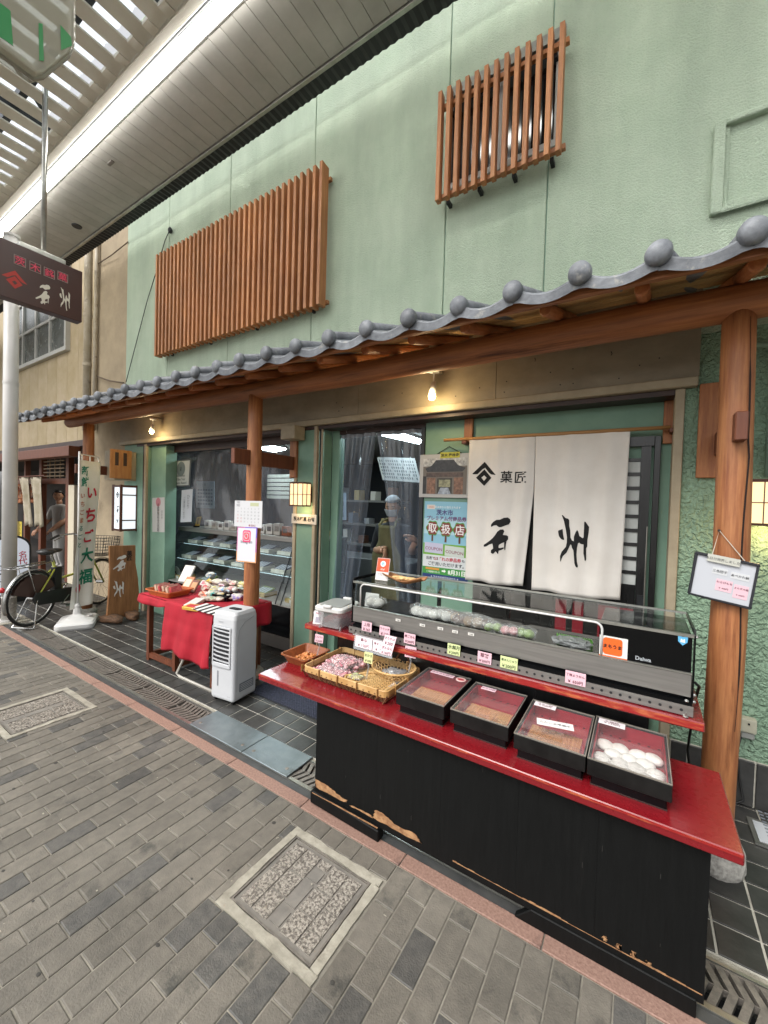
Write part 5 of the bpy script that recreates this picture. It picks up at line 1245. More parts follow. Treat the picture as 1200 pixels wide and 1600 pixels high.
# card rack hanging in front of the shelf edge
t = thing('card_rack', 'clear sloping card rack hooked on the shelf edge above the bamboo tray', 'rack', (-1.27, 1.91, SZ-0.06))
A, B2, C = at(558, 990, 1.915), at(612, 1003, 1.915), at(555, 1010, 1.895)
fr, w_, h_ = frm(at(555, 990, 1.925), at(612, 1004, 1.925), at(553, 1010, 1.885))
panel('rack', fr, -0.005, w_+0.005, -0.012, h_, -0.006, -0.003, clear('acrylic2', (0.85, 0.88, 0.88, 1), 0.6, 0.05, haze=0.2), t)
b = BM(); bx(b, fr.o.x+0.02, fr.o.x+w_-0.02, 1.928, 1.934, SZ-0.03, SZ+0.01); obj('hook', b, MATS['acrylic2'], t)
pcard(Fr(fr.p(w_*0.26, 0.004, 0), fr.u, fr.v), w_*0.45, h_*0.82, ('最中', '￥150円'), 'left white-pink card in the clear rack on the shelf edge', flat('#dfccd0'), M_ink)
pcard(Fr(fr.p(w_*0.74, 0.004, 0), fr.u, fr.v), w_*0.45, h_*0.82, ('栗まんじゅう', '￥180円'), 'right white-pink card in the clear rack on the shelf edge', flat('#dfccd0'), M_ink)
fr, w_, h_ = frm(at(601, 994, 1.91), at(617, 998, 1.91), at(594, 1019, 1.88))
pcard(Fr(at(602, 1023, 1.885), X_, Vector((0.12, 0.35, 1))), 0.075, 0.105, ('きりかぶ', '￥200', 'ぎんなん', '￥160円'), 'long pink card hanging from the clear rack above the bamboo tray', flat('#dfc6cc'), M_ink)
# clip-on cards in baskets
def clipcard(px_, py_, Y, zfoot, w, h, ls, lab, paper, ink):
    A = at(px_, py_, Y); fr = Fr((A.x, Y, A.z-h/2), Vector((1, 0.12, 0)), Vector((0, 0.1, 1)))
    t = pcard(fr, w, h, ls, lab, paper, ink, 'clip_card')
    b = BM(); tube(b, [fr.p(0, 0.004, -0.006), fr.p(0.004, -0.02, -0.006), fr.p(-0.006, zfoot-fr.o.z, -0.006)], [0.005, 0.004, 0.006], 6)
    blob(b, fr.p(0, -0.006, -0.006), 0.007, 0.007, 0.009); obj('clip', b, MATS['acrylic2'], t)
clipcard(498, 998, 1.90, CT+0.035, 0.062, 0.05, ('こんぺい', '￥250円'), 'small pink clip card standing in the brown plastic basket', M_pinkcard, M_ink)
clipcard(575, 1028, 1.80, CT+0.03, 0.052, 0.058, ('おかき', '￥200'), 'pale yellow-green clip card standing in the bamboo tray', M_yel, M_inkg)
clipcard(641, 1019, 1.94, CT+0.06, 0.065, 0.06, ('きんつば', '￥170円'), 'pink clip card behind the handled basket on the counter', M_pinkcard, M_ink)
# plastic container and folded card at the shelf's left end
c0 = Vector((-1.625, 2.03, SZ))
t = thing('plastic_container', 'clear lidded plastic tub with white rim on the left end of the red shelf', 'container', c0)
rz_ = 0.12; uu, vv_ = Vector((math.cos(rz_), math.sin(rz_), 0)), Vector((-math.sin(rz_), math.cos(rz_), 0))
b = BM(); stackp(b, [(0.075, 0.095, 0.02, 0.012), (0.092, 0.112, 0.025, 0.12)], c0, uu, vv_); obj('tub', b, clear('tub_plastic', (0.85, 0.85, 0.86, 1), 0.5, 0.15, haze=0.35, hcol=(0.5, 0.5, 0.5, 1)), t)
b = BM(); stackp(b, [(0.100, 0.120, 0.03, 0.112), (0.104, 0.124, 0.03, 0.118), (0.104, 0.124, 0.03, 0.136), (0.096, 0.116, 0.03, 0.144)], c0, uu, vv_); obj('rim', b, M_whitepaint, t, smooth=False)
b = BM(); stackp(b, [(0.080, 0.10, 0.025, 0.1445), (0.080, 0.10, 0.025, 0.150)], c0, uu, vv_); obj('lid_centre', b, mat('lid_grey', '#8d8f8c', 0.3), t)
for s in (-1, 1):
    b = BM(); obox(b, c0+vv_*0.122*s+Vector((0, 0, 0.150)), uu, vv_, Z_, 0.03, 0.012, 0.008); obj('latch', b, M_whitepaint, t, bevel=0.004)
b = BM(); 
for s in (-1, 1):
    for q_ in (-1, 1): tube(b, [c0+uu*0.075*s+vv_*0.09*q_+Vector((0, 0, 0.0)), c0+uu*0.075*s+vv_*0.09*q_+Vector((0, 0, 0.02))], 0.006, 8)
obj('foot', b, MATS['tub_plastic'], t)
A = atz(494, 976, SZ); fr = Fr((A.x-0.03, A.y, SZ+0.001), Vector((1, 0.25, 0)), Vector((-0.05, 0.22, 1)))
t = thing('folded_card', 'white folded paper card standing at the left end of the red shelf', 'card', fr.o)
panel('front_leaf', fr, 0, 0.068, 0, 0.085, -0.001, 0, flat('#d6d3d2'), t); lettering(fr, 0.034, 0.068, 0.001, 'PayPay', 0.014, flat('#a8445c'), t, 0.02)
panel('print_block', fr, 0.016, 0.052, 0.010, 0.046, 0.0003, 0.0008, flat('#9c96a2'), t)
fr2 = Fr(fr.p(0.0, 0.0, -0.045), fr.u, Vector((-0.05, -0.28, 1))); panel('back_leaf', fr2, 0, 0.068, 0, 0.085, -0.001, 0, flat('#d6d3d2'), t)

# ------------------------------------------------------------------ four lidded lacquer boxes on the counter
M_boxblk = mat('box_black', '#0b0b0b', 0.45, spec=0.25, col2='#191918', scale=10, bump=0.25, bscale=40)
M_boxred = mat('box_red', '#8f1226', 0.35, col2='#a11a2e', scale=5)
M_mat_ = mat('bamboo_mat', '#a86c3e', 0.6, col2='#c99560', scale=6, stretch=(60, 1, 1), bump=0.4, bscale=8)
M_lid = clear('lid_glass', (0.97, 0.97, 0.97, 1), 0.3, 0.04, haze=0.03, hcol=(0.8, 0.8, 0.8, 1))
M_lidedge = mat('lid_edge', '#8c867c', 0.35, 0.3)
def lacquer_box(x0, x1, y0, y1, label, kind):
    t = thing('lacquer_box', label, 'box', ((x0+x1)/2, (y0+y1)/2, CT), 'lidded lacquer boxes on the counter'); zt = 0.70; zm = CT+0.042
    obj('foot_tray', bx(BM(), x0+0.012, x1-0.012, y0+0.018, y1-0.01, CT+0.0005, zm-0.002), M_gloss, t, bevel=0.003)
    obj('foot_line', bx(BM(), x0+0.010, x1-0.010, y0+0.016, y1-0.008, CT+0.0008, CT+0.005), mat('tray_edge', '#3a2a28', 0.4), t)
    w = 0.010; b = BM()
    for a in ((x0, x1, y0, y0+w), (x0, x1, y1-w, y1), (x0, x0+w, y0+w, y1-w), (x1-w, x1, y0+w, y1-w)): bx(b, *a, zm, zt)
    obj('side_wall', b, M_boxblk, t, bevel=0.0015)
    obj('floor', bx(BM(), x0+w, x1-w, y0+w, y1-w, zm, zm+0.006), M_boxred, t)
    b = BM()
    for a in ((x0+w+.0005, x1-w-.0005, y0+w+.0005, y0+w+0.004), (x0+w+.0005, x1-w-.0005, y1-w-0.004, y1-w-.0005), (x0+w+.0005, x0+w+0.004, y0+w+0.004, y1-w-0.004), (x1-w-0.004, x1-w-.0005, y0+w+0.004, y1-w-0.004)): bx(b, *a, zm+0.006, zt-0.004)
    obj('lining', b, M_boxred, t)
    lid = obj('lid', bx(BM(), x0+0.002, x1-0.002, y0+0.002, y1-0.002, zt+0.0005, zt+0.004), M_lid, t)
    b = BM(); e = 0.003
    for a in ((x0, x1, y0, y0+e), (x0, x1, y1-e, y1), (x0, x0+e, y0+e, y1-e), (x1-e, x1, y0+e, y1-e)): bx(b, *a, zt+0.0005, zt+0.0052)
    obj('lid_edge', b, M_lidedge, lid)
    b = BM(); yb = y0+(y1-y0)*0.62
    bx(b, x0+w+0.006, x1-w-0.006, yb, yb+0.004, zm+0.02, zt-0.006); bx(b, x0+w+0.006, x1-w-0.006, y0+0.05, y0+0.054, zm+0.02, zt-0.006); obj('divider', b, M_lid, t)
    nh = 7
    b = BM()
    for k in range(nh): lathe(b, [(0.005, 0), (0.005, 0.001)], (x0+0.03+k*(x1-x0-0.06)/(nh-1), yb+0.014, zt-0.007), 8)
    obj('perforation', b, mat('perf_dark', '#3b1a22', 0.6), t)
    if kind != 'buns':
        b = BM(); n = 30
        for k in range(n):
            xx = x0+0.03+(x1-x0-0.06)*k/n; bx(b, xx, xx+(x1-x0-0.06)/n*0.82, y0+0.03, yb-0.01, zm+0.012, zm+0.016+0.001*(k % 2))
        obj('bamboo_mat', b, M_mat_, t)
    return t, zt, zm, yb
BX_ = [(-0.953, -0.706, 1.652, 2.0, 'leftmost lidded black box on the counter, bamboo mat inside and round sticker', 'mat'), (-0.676, -0.422, 1.652, 1.98, 'second lidded black box from the left on the counter, bamboo mat inside', 'mat'),
       (-0.393, -0.136, 1.624, 1.96, 'third lidded black box from the left, loose slip of paper on its lid', 'mat'), (-0.1305, 0.1205, 1.620, 1.97, 'rightmost lidded black box on the counter, full of white buns', 'buns')]
for i, (x0, x1, y0, y1, lab, kind) in enumerate(BX_):
    t, zt, zm, yb = lacquer_box(x0, x1, y0, y1, lab, kind)
    fr = Fr((x0, y1, zt+0.0042), X_, Y_)
    if i == 0:
        panel('lid_label', fr, 0.035, 0.165, -0.055, -0.022, 0, 0.001, flat('#d8b9c2'), t); lettering(fr, 0.10, -0.038, 0.0015, 'みたらし団子', 0.02, M_ink, t)
        b = BM(); lathe(b, [(0.026, 0), (0.026, 0.001)], fr.p(0.205, -0.045, 0), 20); obj('round_sticker', b, flat('#d8b9b4'), t)
        b = BM(); lathe(b, [(0.018, 0.0012), (0.018, 0.0018)], fr.p(0.205, -0.045, 0), 20, sy=0.6); obj('sticker_mark', b, flat('#a51e2c'), t)
    if i == 1:
        panel('lid_label', fr, 0.045, 0.115, -0.060, -0.028, 0, 0.001, flat('#d8b9c2'), t); lettering(fr, 0.08, -0.044, 0.0015, 'わらび餅', 0.016, M_ink, t)
    if i == 2:
        panel('lid_label', fr, 0.015, 0.105, -0.052, -0.012, 0, 0.001, flat('#dcd4d6'), t); lettering(fr, 0.06, -0.032, 0.0015, 'きなこ餅\n￥200円', 0.016, M_ink, t, 0, 0.8)
        f2 = Fr(fr.p(0.125, -0.175, 0.0005), Vector((1, 0.22, 0)), Vector((-0.22, 1, 0)))
        tt = thing('paper_slip', 'white slip of paper lying on the third box lid', 'paper', f2.o); panel('paper', f2, -0.07, 0.07, -0.026, 0.026, 0, 0.001, flat('#dcdad6'), tt); lettering(f2, 0, 0, 0.0015, 'ただいま準備中', 0.017, flat('#2c2c34'), tt)
    if i == 3:
        panel('lid_label', fr, 0.012, 0.108, -0.058, -0.012, 0, 0.001, flat('#dcd4d6'), t); lettering(fr, 0.06, -0.035, 0.0015, '大福餅\n￥120円', 0.018, M_ink, t, 0, 0.8)
        rr = random.Random(3); n = 0
        for j in range(4):
            for k in range(4 if j % 2 else 3):
                if n >= 14: break
                cx = x0+0.043+k*0.055+(0 if j % 2 else 0.027)+rr.uniform(-.004, .004); cy = y0+0.045+j*0.052+rr.uniform(-.003, .003)
                b = BM(); blob(b, (cx, cy, zm+0.006+0.016), 0.033*rr.uniform(.94, 1.05), 0.030*rr.uniform(.94, 1.05), 0.0165, 0.012, 3, n, rr.random()*3); 
                tag(obj('bun', b, M_mochi, smooth=True), 'white round bun inside the rightmost lidded black box', 'bun', 'white buns in the rightmost box'); n += 1

# ------------------------------------------------------------------ bamboo tray, baskets
M_bam = mat('bamboo_pale', '#b68d56', 0.45, col2='#d6b680', scale=5, stretch=(1, 1, 1), bump=0.2, vary=0.06)
M_bamdark = mat('bamboo_weave', '#5c3d28', 0.6, col2='#805a3a', scale=40, bump=0.5, bscale=90)
t = thing('bamboo_tray', 'large rectangular bamboo tray with thick split rim on the red counter', 'tray', (-1.29, 1.85, CT))
X0, X1, Y0, Y1 = -1.575, -1.012, 1.665, 2.035
b = BM(); tp = [(X0+0.03, Y0+0.03), (X1-0.03, Y0+0.03), (X1-0.03, Y1-0.03), (X0+0.03, Y1-0.03)]
obj('woven_base', bx(BM(), X0+0.03, X1-0.03, Y0+0.03, Y1-0.03, CT+0.002, CT+0.008), M_bamdark, t)
b = BM()
for (ax, ay), (cx, cy) in (((X0, Y0), (X1, Y0)), ((X1, Y0), (X1, Y1)), ((X1, Y1), (X0, Y1)), ((X0, Y1), (X0, Y0))):
    n = 16; mx_, my_ = (X0+X1)/2, (Y0+Y1)/2
    for k in range(n):
        for sgn in (-1, 1):
            a = Vector((ax+(cx-ax)*k/n, ay+(cy-ay)*k/n, CT+0.052)); e = Vector((ax+(cx-ax)*(k+sgn*0.8)/n, ay+(cy-ay)*(k+sgn*0.8)/n, 0)); e = Vector((mx_+(e.x-mx_)*0.90, my_+(e.y-my_)*0.86, CT+0.006))
            tube(b, [a, e], 0.004, 5, caps=False)
obj('wicker_side', b, M_bamdark, t)
ro = rrect((X1-X0)/2, (Y1-Y0)/2, 0.03, 4); cx, cy = (X0+X1)/2, (Y0+Y1)/2
b = BM(); R0 = [[b.verts.new((cx+x*s, cy+y*s2, z)) for x, y in ro] for s, s2, z in ((1.0, 1.0, CT+0.040), (1.0, 1.0, CT+0.074), (0.975, 0.965, CT+0.076), (0.972, 0.962, CT+0.042))]
for i in range(4):
    A, B2 = R0[i], R0[(i+1) % 4]
    for k in range(len(A)): face(b, (A[k], A[(k+1) % len(A)], B2[(k+1) % len(A)], B2[k]))
obj('rim', b, M_bam, t, bevel=0.002)
b = BM()
for k in range(44):
    a = k/44; per = 2*((X1-X0)+(Y1-Y0)); s = a*per
    if s < X1-X0: p, n_ = (X0+s, Y0), (1, 0)
    elif s < X1-X0+Y1-Y0: p, n_ = (X1, Y0+s-(X1-X0)), (0, 1)
    elif s < 2*(X1-X0)+Y1-Y0: p, n_ = (X1-(s-(X1-X0)-(Y1-Y0)), Y1), (1, 0)
    else: p, n_ = (X0, Y1-(s-2*(X1-X0)-(Y1-Y0))), (0, 1)
    if k % 3 == 0:
        u = Vector((n_[0], n_[1], 0)); v = Vector((-n_[1], n_[0], 0)); obox(b, (p[0], p[1], CT+0.058), u, v, Z_, 0.0022, 0.009, 0.0195)
obj('binding', b, mat('binding', '#8b6436', 0.6), t, stuff=True)
def crumb(name, label, cat, cx, cy, z, w, l, h, n, cols, seed, wrap=True):
    t = thing(name, label, cat, (cx, cy, z)); r = random.Random(seed)
    b = BM()
    for k in range(n): blob(b, (cx+r.uniform(-w, w)*0.9, cy+r.uniform(-l, l)*0.9, z+h*r.uniform(0.25, 0.8)), r.uniform(.010, .016), r.uniform(.009, .014), r.uniform(.006, .010), 0.25, 1, k, r.uniform(0, 3))
    obj('contents', b, cols, t, stuff=True)
    if wrap:
        b = BM(); t2 = bmesh.new(); rr = rrect(w, l, 0.02)
        def f(u, v):
            x, y = (2*u-1)*w, (2*v-1)*l; e = max(abs(2*u-1), abs(2*v-1)); return Vector((cx+x, cy+y, z+h*(1-e**6)*(0.9+0.2*r.random())+0.004))
        surf(b, f, 14, 12); obj('bag_film', b, M_wrap, t)
M_pinkcr = mat('pink_crackers', '#a8626e', 0.6, col2='#dcb4b4', scale=40, contrast=(0.4, 0.6))
t = thing('cutting_mat', 'pale ribbed bamboo mat lying in the left half of the bamboo tray', 'mat', (-1.37, 1.86, CT+0.01))
b = BM()
for k in range(18): bx(b, -1.50+k*0.0145, -1.50+k*0.0145+0.013, 1.735, 1.985, CT+0.010, CT+0.016)
obj('mat', b, M_bam, t)
crumb('cracker_bag', 'front clear bag of pink and brown crackers in the bamboo tray', 'bag', -1.440, 1.770, CT+0.017, 0.105, 0.065, 0.042, 190, M_pinkcr, 1)
crumb('cracker_bag', 'rear clear bag of pink and brown crackers in the bamboo tray', 'bag', -1.430, 1.905, CT+0.017, 0.105, 0.065, 0.050, 190, M_pinkcr, 2)
crumb('cracker_bag', 'topmost small bag of pink crackers lying on two others in the tray', 'bag', -1.430, 1.835, CT+0.058, 0.08, 0.06, 0.034, 110, M_pinkcr, 3)
# woven scoop
t = thing('bamboo_scoop', 'flat honeycomb-woven bamboo scoop in the front of the bamboo tray', 'basket', (-1.17, 1.77, CT+0.01))
b = BM(); c0 = Vector((-1.185, 1.785, CT+0.036))
pts = [(-0.155, -0.03), (-0.12, -0.075), (0.0, -0.095), (0.11, -0.075), (0.135, 0.03), (0.06, 0.11), (-0.06, 0.10)]
for k in range(-12, 13):
    for dirn in ((1, 0.6), (1, -0.6), (0, 1)):
        u = Vector((dirn[0], dirn[1], 0)).normalized(); v = Vector((-u.y, u.x, 0)); o_ = v*(k*0.018)
        seg = []
        for s in range(-40, 41):
            p = o_+u*(s*0.005)
            ins = all((pts[(i+1) % 7][0]-pts[i][0])*(p.y-pts[i][1])-(pts[(i+1) % 7][1]-pts[i][1])*(p.x-pts[i][0]) > 0 for i in range(7))
            if ins: seg.append(p)
        if len(seg) > 2:
            zf = lambda p: 0.10*(p.x**2+p.y**2)
            a, m_, e = seg[0], seg[len(seg)//2], seg[-1]
            obox(b, c0+(a+e)/2+Vector((0, 0, zf(m_)+0.0012*(dirn[1] > 0))), u, v, Z_, (e-a).length/2, 0.0024, 0.0010)
obj('weave', b, M_bam, t)
b = BM(); tube(b, [c0+Vector((x, y, 0.10*(x*x+y*y)+0.003)) for x, y in pts], 0.007, 6, closed=True); obj('rim', b, M_bam, t, smooth=True)
crumb('snack_bag', 'small clear snack bag with green print at the left tip of the bamboo scoop', 'bag', -1.27, 1.765, CT+0.045, 0.04, 0.03, 0.012, 14, mat('pale_snack', '#c8b06a', 0.6, col2='#9fb070', scale=30), 6)
# round basket with handle
t = thing('handled_basket', 'small round open-weave basket with loop handle holding silver packets', 'basket', (-1.12, 1.94, CT+0.05))
c0 = Vector((-1.13, 1.925, CT+0.035)); b = BM(); nn = 26
for k in range(nn):
    for s in (-1, 1):
        a = 2*PI*k/nn; P_ = []
        for j in range(6): f = j/5; r = 0.07+0.045*f; an = a+s*0.45*f; P_.append(c0+Vector((r*math.cos(an)*1.05, r*math.sin(an)*0.95, 0.052*f**0.9)))
        tube(b, P_, 0.0024, 4, caps=False)
for f in (0.45,): tube(b, [c0+Vector(((0.07+0.045*f)*math.cos(a)*1.05, (0.07+0.045*f)*math.sin(a)*0.95, 0.052*f)) for a in [2*PI*k/28 for k in range(28)]], 0.0025, 4, closed=True)
obj('weave', b, M_bam, t)
b = BM(); lathe(b, [(0.07, 0), (0.07, 0.003)], c0, 24); obj('base', b, M_bamdark, t)
b = BM()
for z, r in ((0.053, 0.118), (0.0, 0.072)): tube(b, [c0+Vector((r*math.cos(a)*1.05, r*math.sin(a)*0.95, z)) for a in [2*PI*k/30 for k in range(30)]], 0.006, 8, closed=True)
obj('rim', b, M_bam, t, smooth=True)
b = BM(); tube(b, [c0+Vector((-0.045+0.09*k/10, 0.10, 0.055+0.055*math.sin(PI*k/10))) for k in range(11)], 0.005, 8); obj('handle', b, mat('handle_brown', '#6b4428', 0.5), t, smooth=True)
M_silver = mat('silver_packet', '#a9aaac', 0.25, 0.6, col2='#d0d0ce', scale=20, bump=0.6, bscale=30)
for k in range(4):
    b = BM(); blob(b, c0+Vector((-0.035+0.025*k, -0.01+0.015*(k % 2), 0.022+0.008*(k % 2))), 0.036, 0.028, 0.012, 0.15, 2, k, 0.3*k)
    tag(obj('silver_packet', b, M_silver), 'silver wrapped packet inside the small handled basket', 'packet', 'silver packets in the handled basket')
crumb('dark_packet', 'dark striped packet lying in the back right of the bamboo tray', 'bag', -1.06, 1.83, CT+0.012, 0.03, 0.05, 0.03, 20, mat('dark_snack', '#3d3f42', 0.4, col2='#8b8b88', scale=40), 9)
# brown plastic basket
t = thing('plastic_basket', 'shallow brown woven plastic basket at the left end of the red counter', 'basket', (-1.73, 1.86, CT))
c0 = Vector((-1.735, 1.862, CT)); M_pb = mat('brown_plastic_weave', '#7d4426', 0.45, col2='#96562f', scale=60, bump=0.6, bscale=120)
b = BM(); rings = [[b.verts.new(c0+Vector((x, y, z))) for x, y in rrect(hw, hl, 0.02)] for hw, hl, z in ((0.075, 0.085, 0.001), (0.100, 0.112, 0.055), (0.106, 0.118, 0.056), (0.106, 0.118, 0.050))]
face(b, rings[0])
for A, B2 in zip(rings, rings[1:]):
    for k in range(len(A)): face(b, (A[k], A[(k+1) % len(A)], B2[(k+1) % len(A)], B2[k]))
obj('basket', b, M_pb, t, solid=0.003)
crumb('candy_heap', 'heap of small orange-brown candies in the brown plastic basket', 'candy', -1.735, 1.862, CT+0.006, 0.065, 0.075, 0.02, 90, mat('candy_brown', '#a4582e', 0.4, col2='#c98a4e', scale=40), 5, wrap=False)

# ================================================================== AIR COOLER
M_cool = mat('cooler_white', '#c4c6c8', 0.4, col2='#bcbec1', scale=2)
cz = 0.03
t = thing('air_cooler', 'white upright evaporative air cooler on castors in front of the middle post', 'air cooler', (-2.72, 2.08, 0.003))
# footprint measured on the floor, yawed a little towards the street
c0 = Vector((-2.712, 2.085, 0.003)); an = math.radians(7); uu, vv_ = Vector((math.cos(an), math.sin(an), 0)), Vector((-math.sin(an), math.cos(an), 0))
HW, HD, HT_ = 0.122, 0.125, 0.715
b = BM(); stackp(b, [(HW-0.004, HD-0.004, 0.02, 0.032), (HW, HD, 0.024, 0.045), (HW, HD, 0.024, 0.5), (HW-0.002, HD-0.003, 0.026, 0.66), (HW-0.006, HD-0.008, 0.03, HT_-0.022), (HW-0.018, HD-0.022, 0.03, HT_)], c0, uu, vv_); obj('body', b, M_cool, t, smooth=False)
fr = Fr(c0-vv_*(HD+0.0005)-uu*HW, uu, Z_); W = 2*HW
panel('grille_recess', fr, 0.030, W-0.045, 0.315, 0.585, -0.001, 0.001, M_black, t)
b = BM()
for (a0, a1, b0, b1) in ((0.018, 0.030, 0.285, 0.60), (W-0.045, W-0.033, 0.285, 0.60), (0.030, W-0.045, 0.585, 0.60), (0.030, W-0.045, 0.285, 0.315)): obox(b, fr.p((a0+a1)/2, (b0+b1)/2, 0.004), fr.u, fr.v, fr.n, (a1-a0)/2, (b1-b0)/2, 0.005)
obj('grille_frame', b, M_cool, t, bevel=0.003)
for k in range(8):
    z = 0.332+k*0.0335; b = BM()
    P_ = [(0.031, z+0.004), (0.07, z-0.003), (W-0.085, z-0.006), (W-0.046, z-0.006)]
    prism(b, P_+[(a, c+0.009) for a, c in P_[::-1]], fr.p(0, 0, 0.001), fr.u, fr.v, fr.n*0.007); obj('louvre', b, M_cool, t)
b = BM(); prism(b, [(x+0.078, y+0.19) for x, y in rrect(0.006, 0.06, 0.005)], fr.p(0, 0, 0.0), fr.u, fr.v, fr.n*0.0015); obj('water_gauge', b, mat('gauge_grey', '#7a7d82', 0.3), t)
lettering(fr, 0.10, 0.635, 0.0012, 'TEKNOS', 0.014, flat('#8b8d90'), t, 0.01); lettering(fr, W-0.05, 0.065, 0.0012, 'TEKNOS', 0.008, flat('#8b8d90'), t)
b = BM(); pz = [(x, y) for x, y in rrect(0.058, 0.026, 0.025)]
o_ = c0+Vector((0, 0, HT_+0.0008)); prism(b, pz, o_+uu*0.01-vv_*0.01, uu, vv_, Z_*0.002); obj('control_panel', b, M_gloss, t)
b = BM()
for k in range(5): lathe(b, [(0.006, 0), (0.006, 0.0008)], o_+uu*(-0.03+0.02*k)+vv_*-0.015+Vector((0, 0, 0.0022)), 8)
obj('button', b, flat('#5a5c60'), t)
fs = Fr(c0+uu*(HW+0.0006)-vv_*HD, vv_, Z_)
b = BM(); P_ = [fs.p(0.035, 0.10, 0.0), fs.p(0.03, 0.45, 0.0), fs.p(0.05, 0.58, 0.0), fs.p(0.11, 0.63, -0.001), fs.p(0.20, 0.655, -0.001)]
tube(b, P_, 0.0022, 5); obj('side_seam', b, flat('#8e9194'), t)
panel('rating_label', fs, 0.06, 0.21, 0.09, 0.155, 0, 0.001, flat('#70757c'), t)
for k in range(4): panel('label_line', fs, 0.07, 0.20, 0.10+k*0.013, 0.104+k*0.013, 0.0012, 0.0018, flat('#c4c6c8'), t)
for a in (-1, 1):
    for c in (-1, 1):
        b = BM(); p = c0+uu*(a*(HW-0.03))+vv_*(c*(HD-0.03))+Vector((0, 0, 0.018)); tube(b, [p-uu*0.009, p+uu*0.009], 0.017, 12); obox(b, p+Vector((0, 0, 0.014)), uu, vv_, Z_, 0.013, 0.013, 0.006); obj('castor', b, mat('castor_black', '#131313', 0.5), t)

# ================================================================== RED-CLOTH TABLE
M_redcloth = mat('red_cloth', '#a80f26', 0.8, col2='#940c20', scale=3, stretch=(2, 2, 0.6), bump=0.25, bscale=200)
TZ = 0.645
tb = thing('brown_table', 'low brown wooden table frame under the red cloth', 'table', (-3.3, 2.3, 0))
X0, X1, Y0, Y1 = -4.03, -2.93, 2.07, 2.57
obj('table_top', bx(BM(), X0, X1, Y0, Y1, TZ-0.03, TZ-0.002), M_brown, tb)
b = BM()
for x, y in ((X0+0.03, Y0+0.02), (X0+0.48, Y0+0.02), (X1-0.05, Y0+0.02), (X0+0.03, Y1-0.03), (X0+0.48, Y1-0.03), (X1-0.05, Y1-0.03)):
    obj('leg', bx(BM(), x-0.022, x+0.022, y-0.022, y+0.022, 0.004, TZ-0.031), M_brown, tb)
for y in (Y0+0.02, Y1-0.03): obj('stretcher', bx(BM(), X0+0.053, X0+0.457, y-0.018, y+0.018, 0.03, 0.075), M_brown, tb)
for x in (X0+0.03, X0+0.48): obj('stretcher', bx(BM(), x-0.018, x+0.018, Y0+0.043, Y1-0.053, 0.03, 0.075), M_brown, tb)
obj('apron_rail', bx(BM(), X0+0.053, X1-0.073, Y0+0.01, Y0+0.03, TZ-0.075, TZ-0.031), M_brown, tb)
cl = thing('red_tablecloth', 'bright red cloth draped over the goods table, long flap hanging in front', 'tablecloth', (-3.3, 2.2, TZ))
CX0, CX1, CY0, CY1 = X0-0.05, X1+0.04, Y0-0.035, Y1+0.04
b = BM(); r_ = random.Random(2)
def top_(u, v):
    x = CX0+(CX1-CX0)*u; y = CY0+(CY1-CY0)*v
    return Vector((x, y, TZ+0.004+0.003*math.sin(x*13)*math.sin(y*17)))
surf(b, top_, 40, 14)
def drop(path, depth, sway):
    def f(u, v):
        p = path(u); n = p[1]; d = depth(u)
        return p[0]+n*(0.012+0.02*v+sway*v*math.sin(u*23))+Vector((0, 0, 0.004-d*v))
    return f
hang = lambda u: 0.05 if u < 0.36 else 0.05
surf(b, drop(lambda u: (Vector((CX0+(CX1-CX0)*u, CY0, TZ)), Vector((0, -1, 0))), lambda u: 0.06+0.02*math.sin(u*9), 0.012), 60, 3)
surf(b, drop(lambda u: (Vector((CX0, CY0+(CY1-CY0)*u, TZ)), Vector((-1, 0, 0))), lambda u: 0.07, 0.012), 20, 3)
surf(b, drop(lambda u: (Vector((CX1, CY0+(CY1-CY0)*u, TZ)), Vector((1, 0, 0))), lambda u: 0.23-0.04*u, 0.02), 20, 8)
bmesh.ops.remove_doubles(b, verts=b.verts, dist=0.004)
obj('top_cloth', b, M_redcloth, cl, smooth=True, solid=0.003)
fx0, fx1 = at(258, 960, CY0-0.05).x, -2.86
b = BM(); 
def flap(u, v):
    x = fx0+(fx1-fx0)*u; z = TZ+0.022-(TZ-0.20+0.0)*v*(1.0-0.02*math.sin(u*5)) if True else 0
    zb_ = 0.235+0.02*math.sin(u*6)
    z = TZ+0.020+(zb_-TZ-0.02)*v
    return Vector((x+0.02*(0.5-u)*v, CY0-0.045-0.03*v-0.020*math.sin(u*13+v*2.2)*v-0.010*math.sin(u*5)*v-0.005*math.sin(u*31+v*5)*v-0.004*abs(math.sin(v*9.2)), z))
surf(b, flap, 40, 24)
def flaptop(u, v): return Vector((fx0+(fx1-fx0)*u, CY0-0.045+0.16*v, TZ+0.020))
surf(b, flaptop, 40, 4); bmesh.ops.remove_doubles(b, verts=b.verts, dist=0.002)
obj('front_flap', b, M_redcloth, cl, smooth=True, solid=0.003)
b = BM(); A = at(278, 1058, 2.0); pts = [Vector((at(293, 1010, 2.03).x, 2.03, at(293, 1015, 2.03).z)), Vector((at(284, 1035, 2.03).x, 2.03, 0.14)), Vector((-3.43, 2.03, 0.03)), Vector((-3.38, 2.03, 0.012)), Vector((-2.86, 2.03, 0.012))]
tube(b, [pts[0]+Vector((0.02, 0.03, 0.3)), *pts], 0.011, 10); tag(obj('tube_leg', b, mat('white_tube', '#b4b0a6', 0.35), smooth=True), 'bent white tubular leg of a folding stand below the red cloth', 'stand')

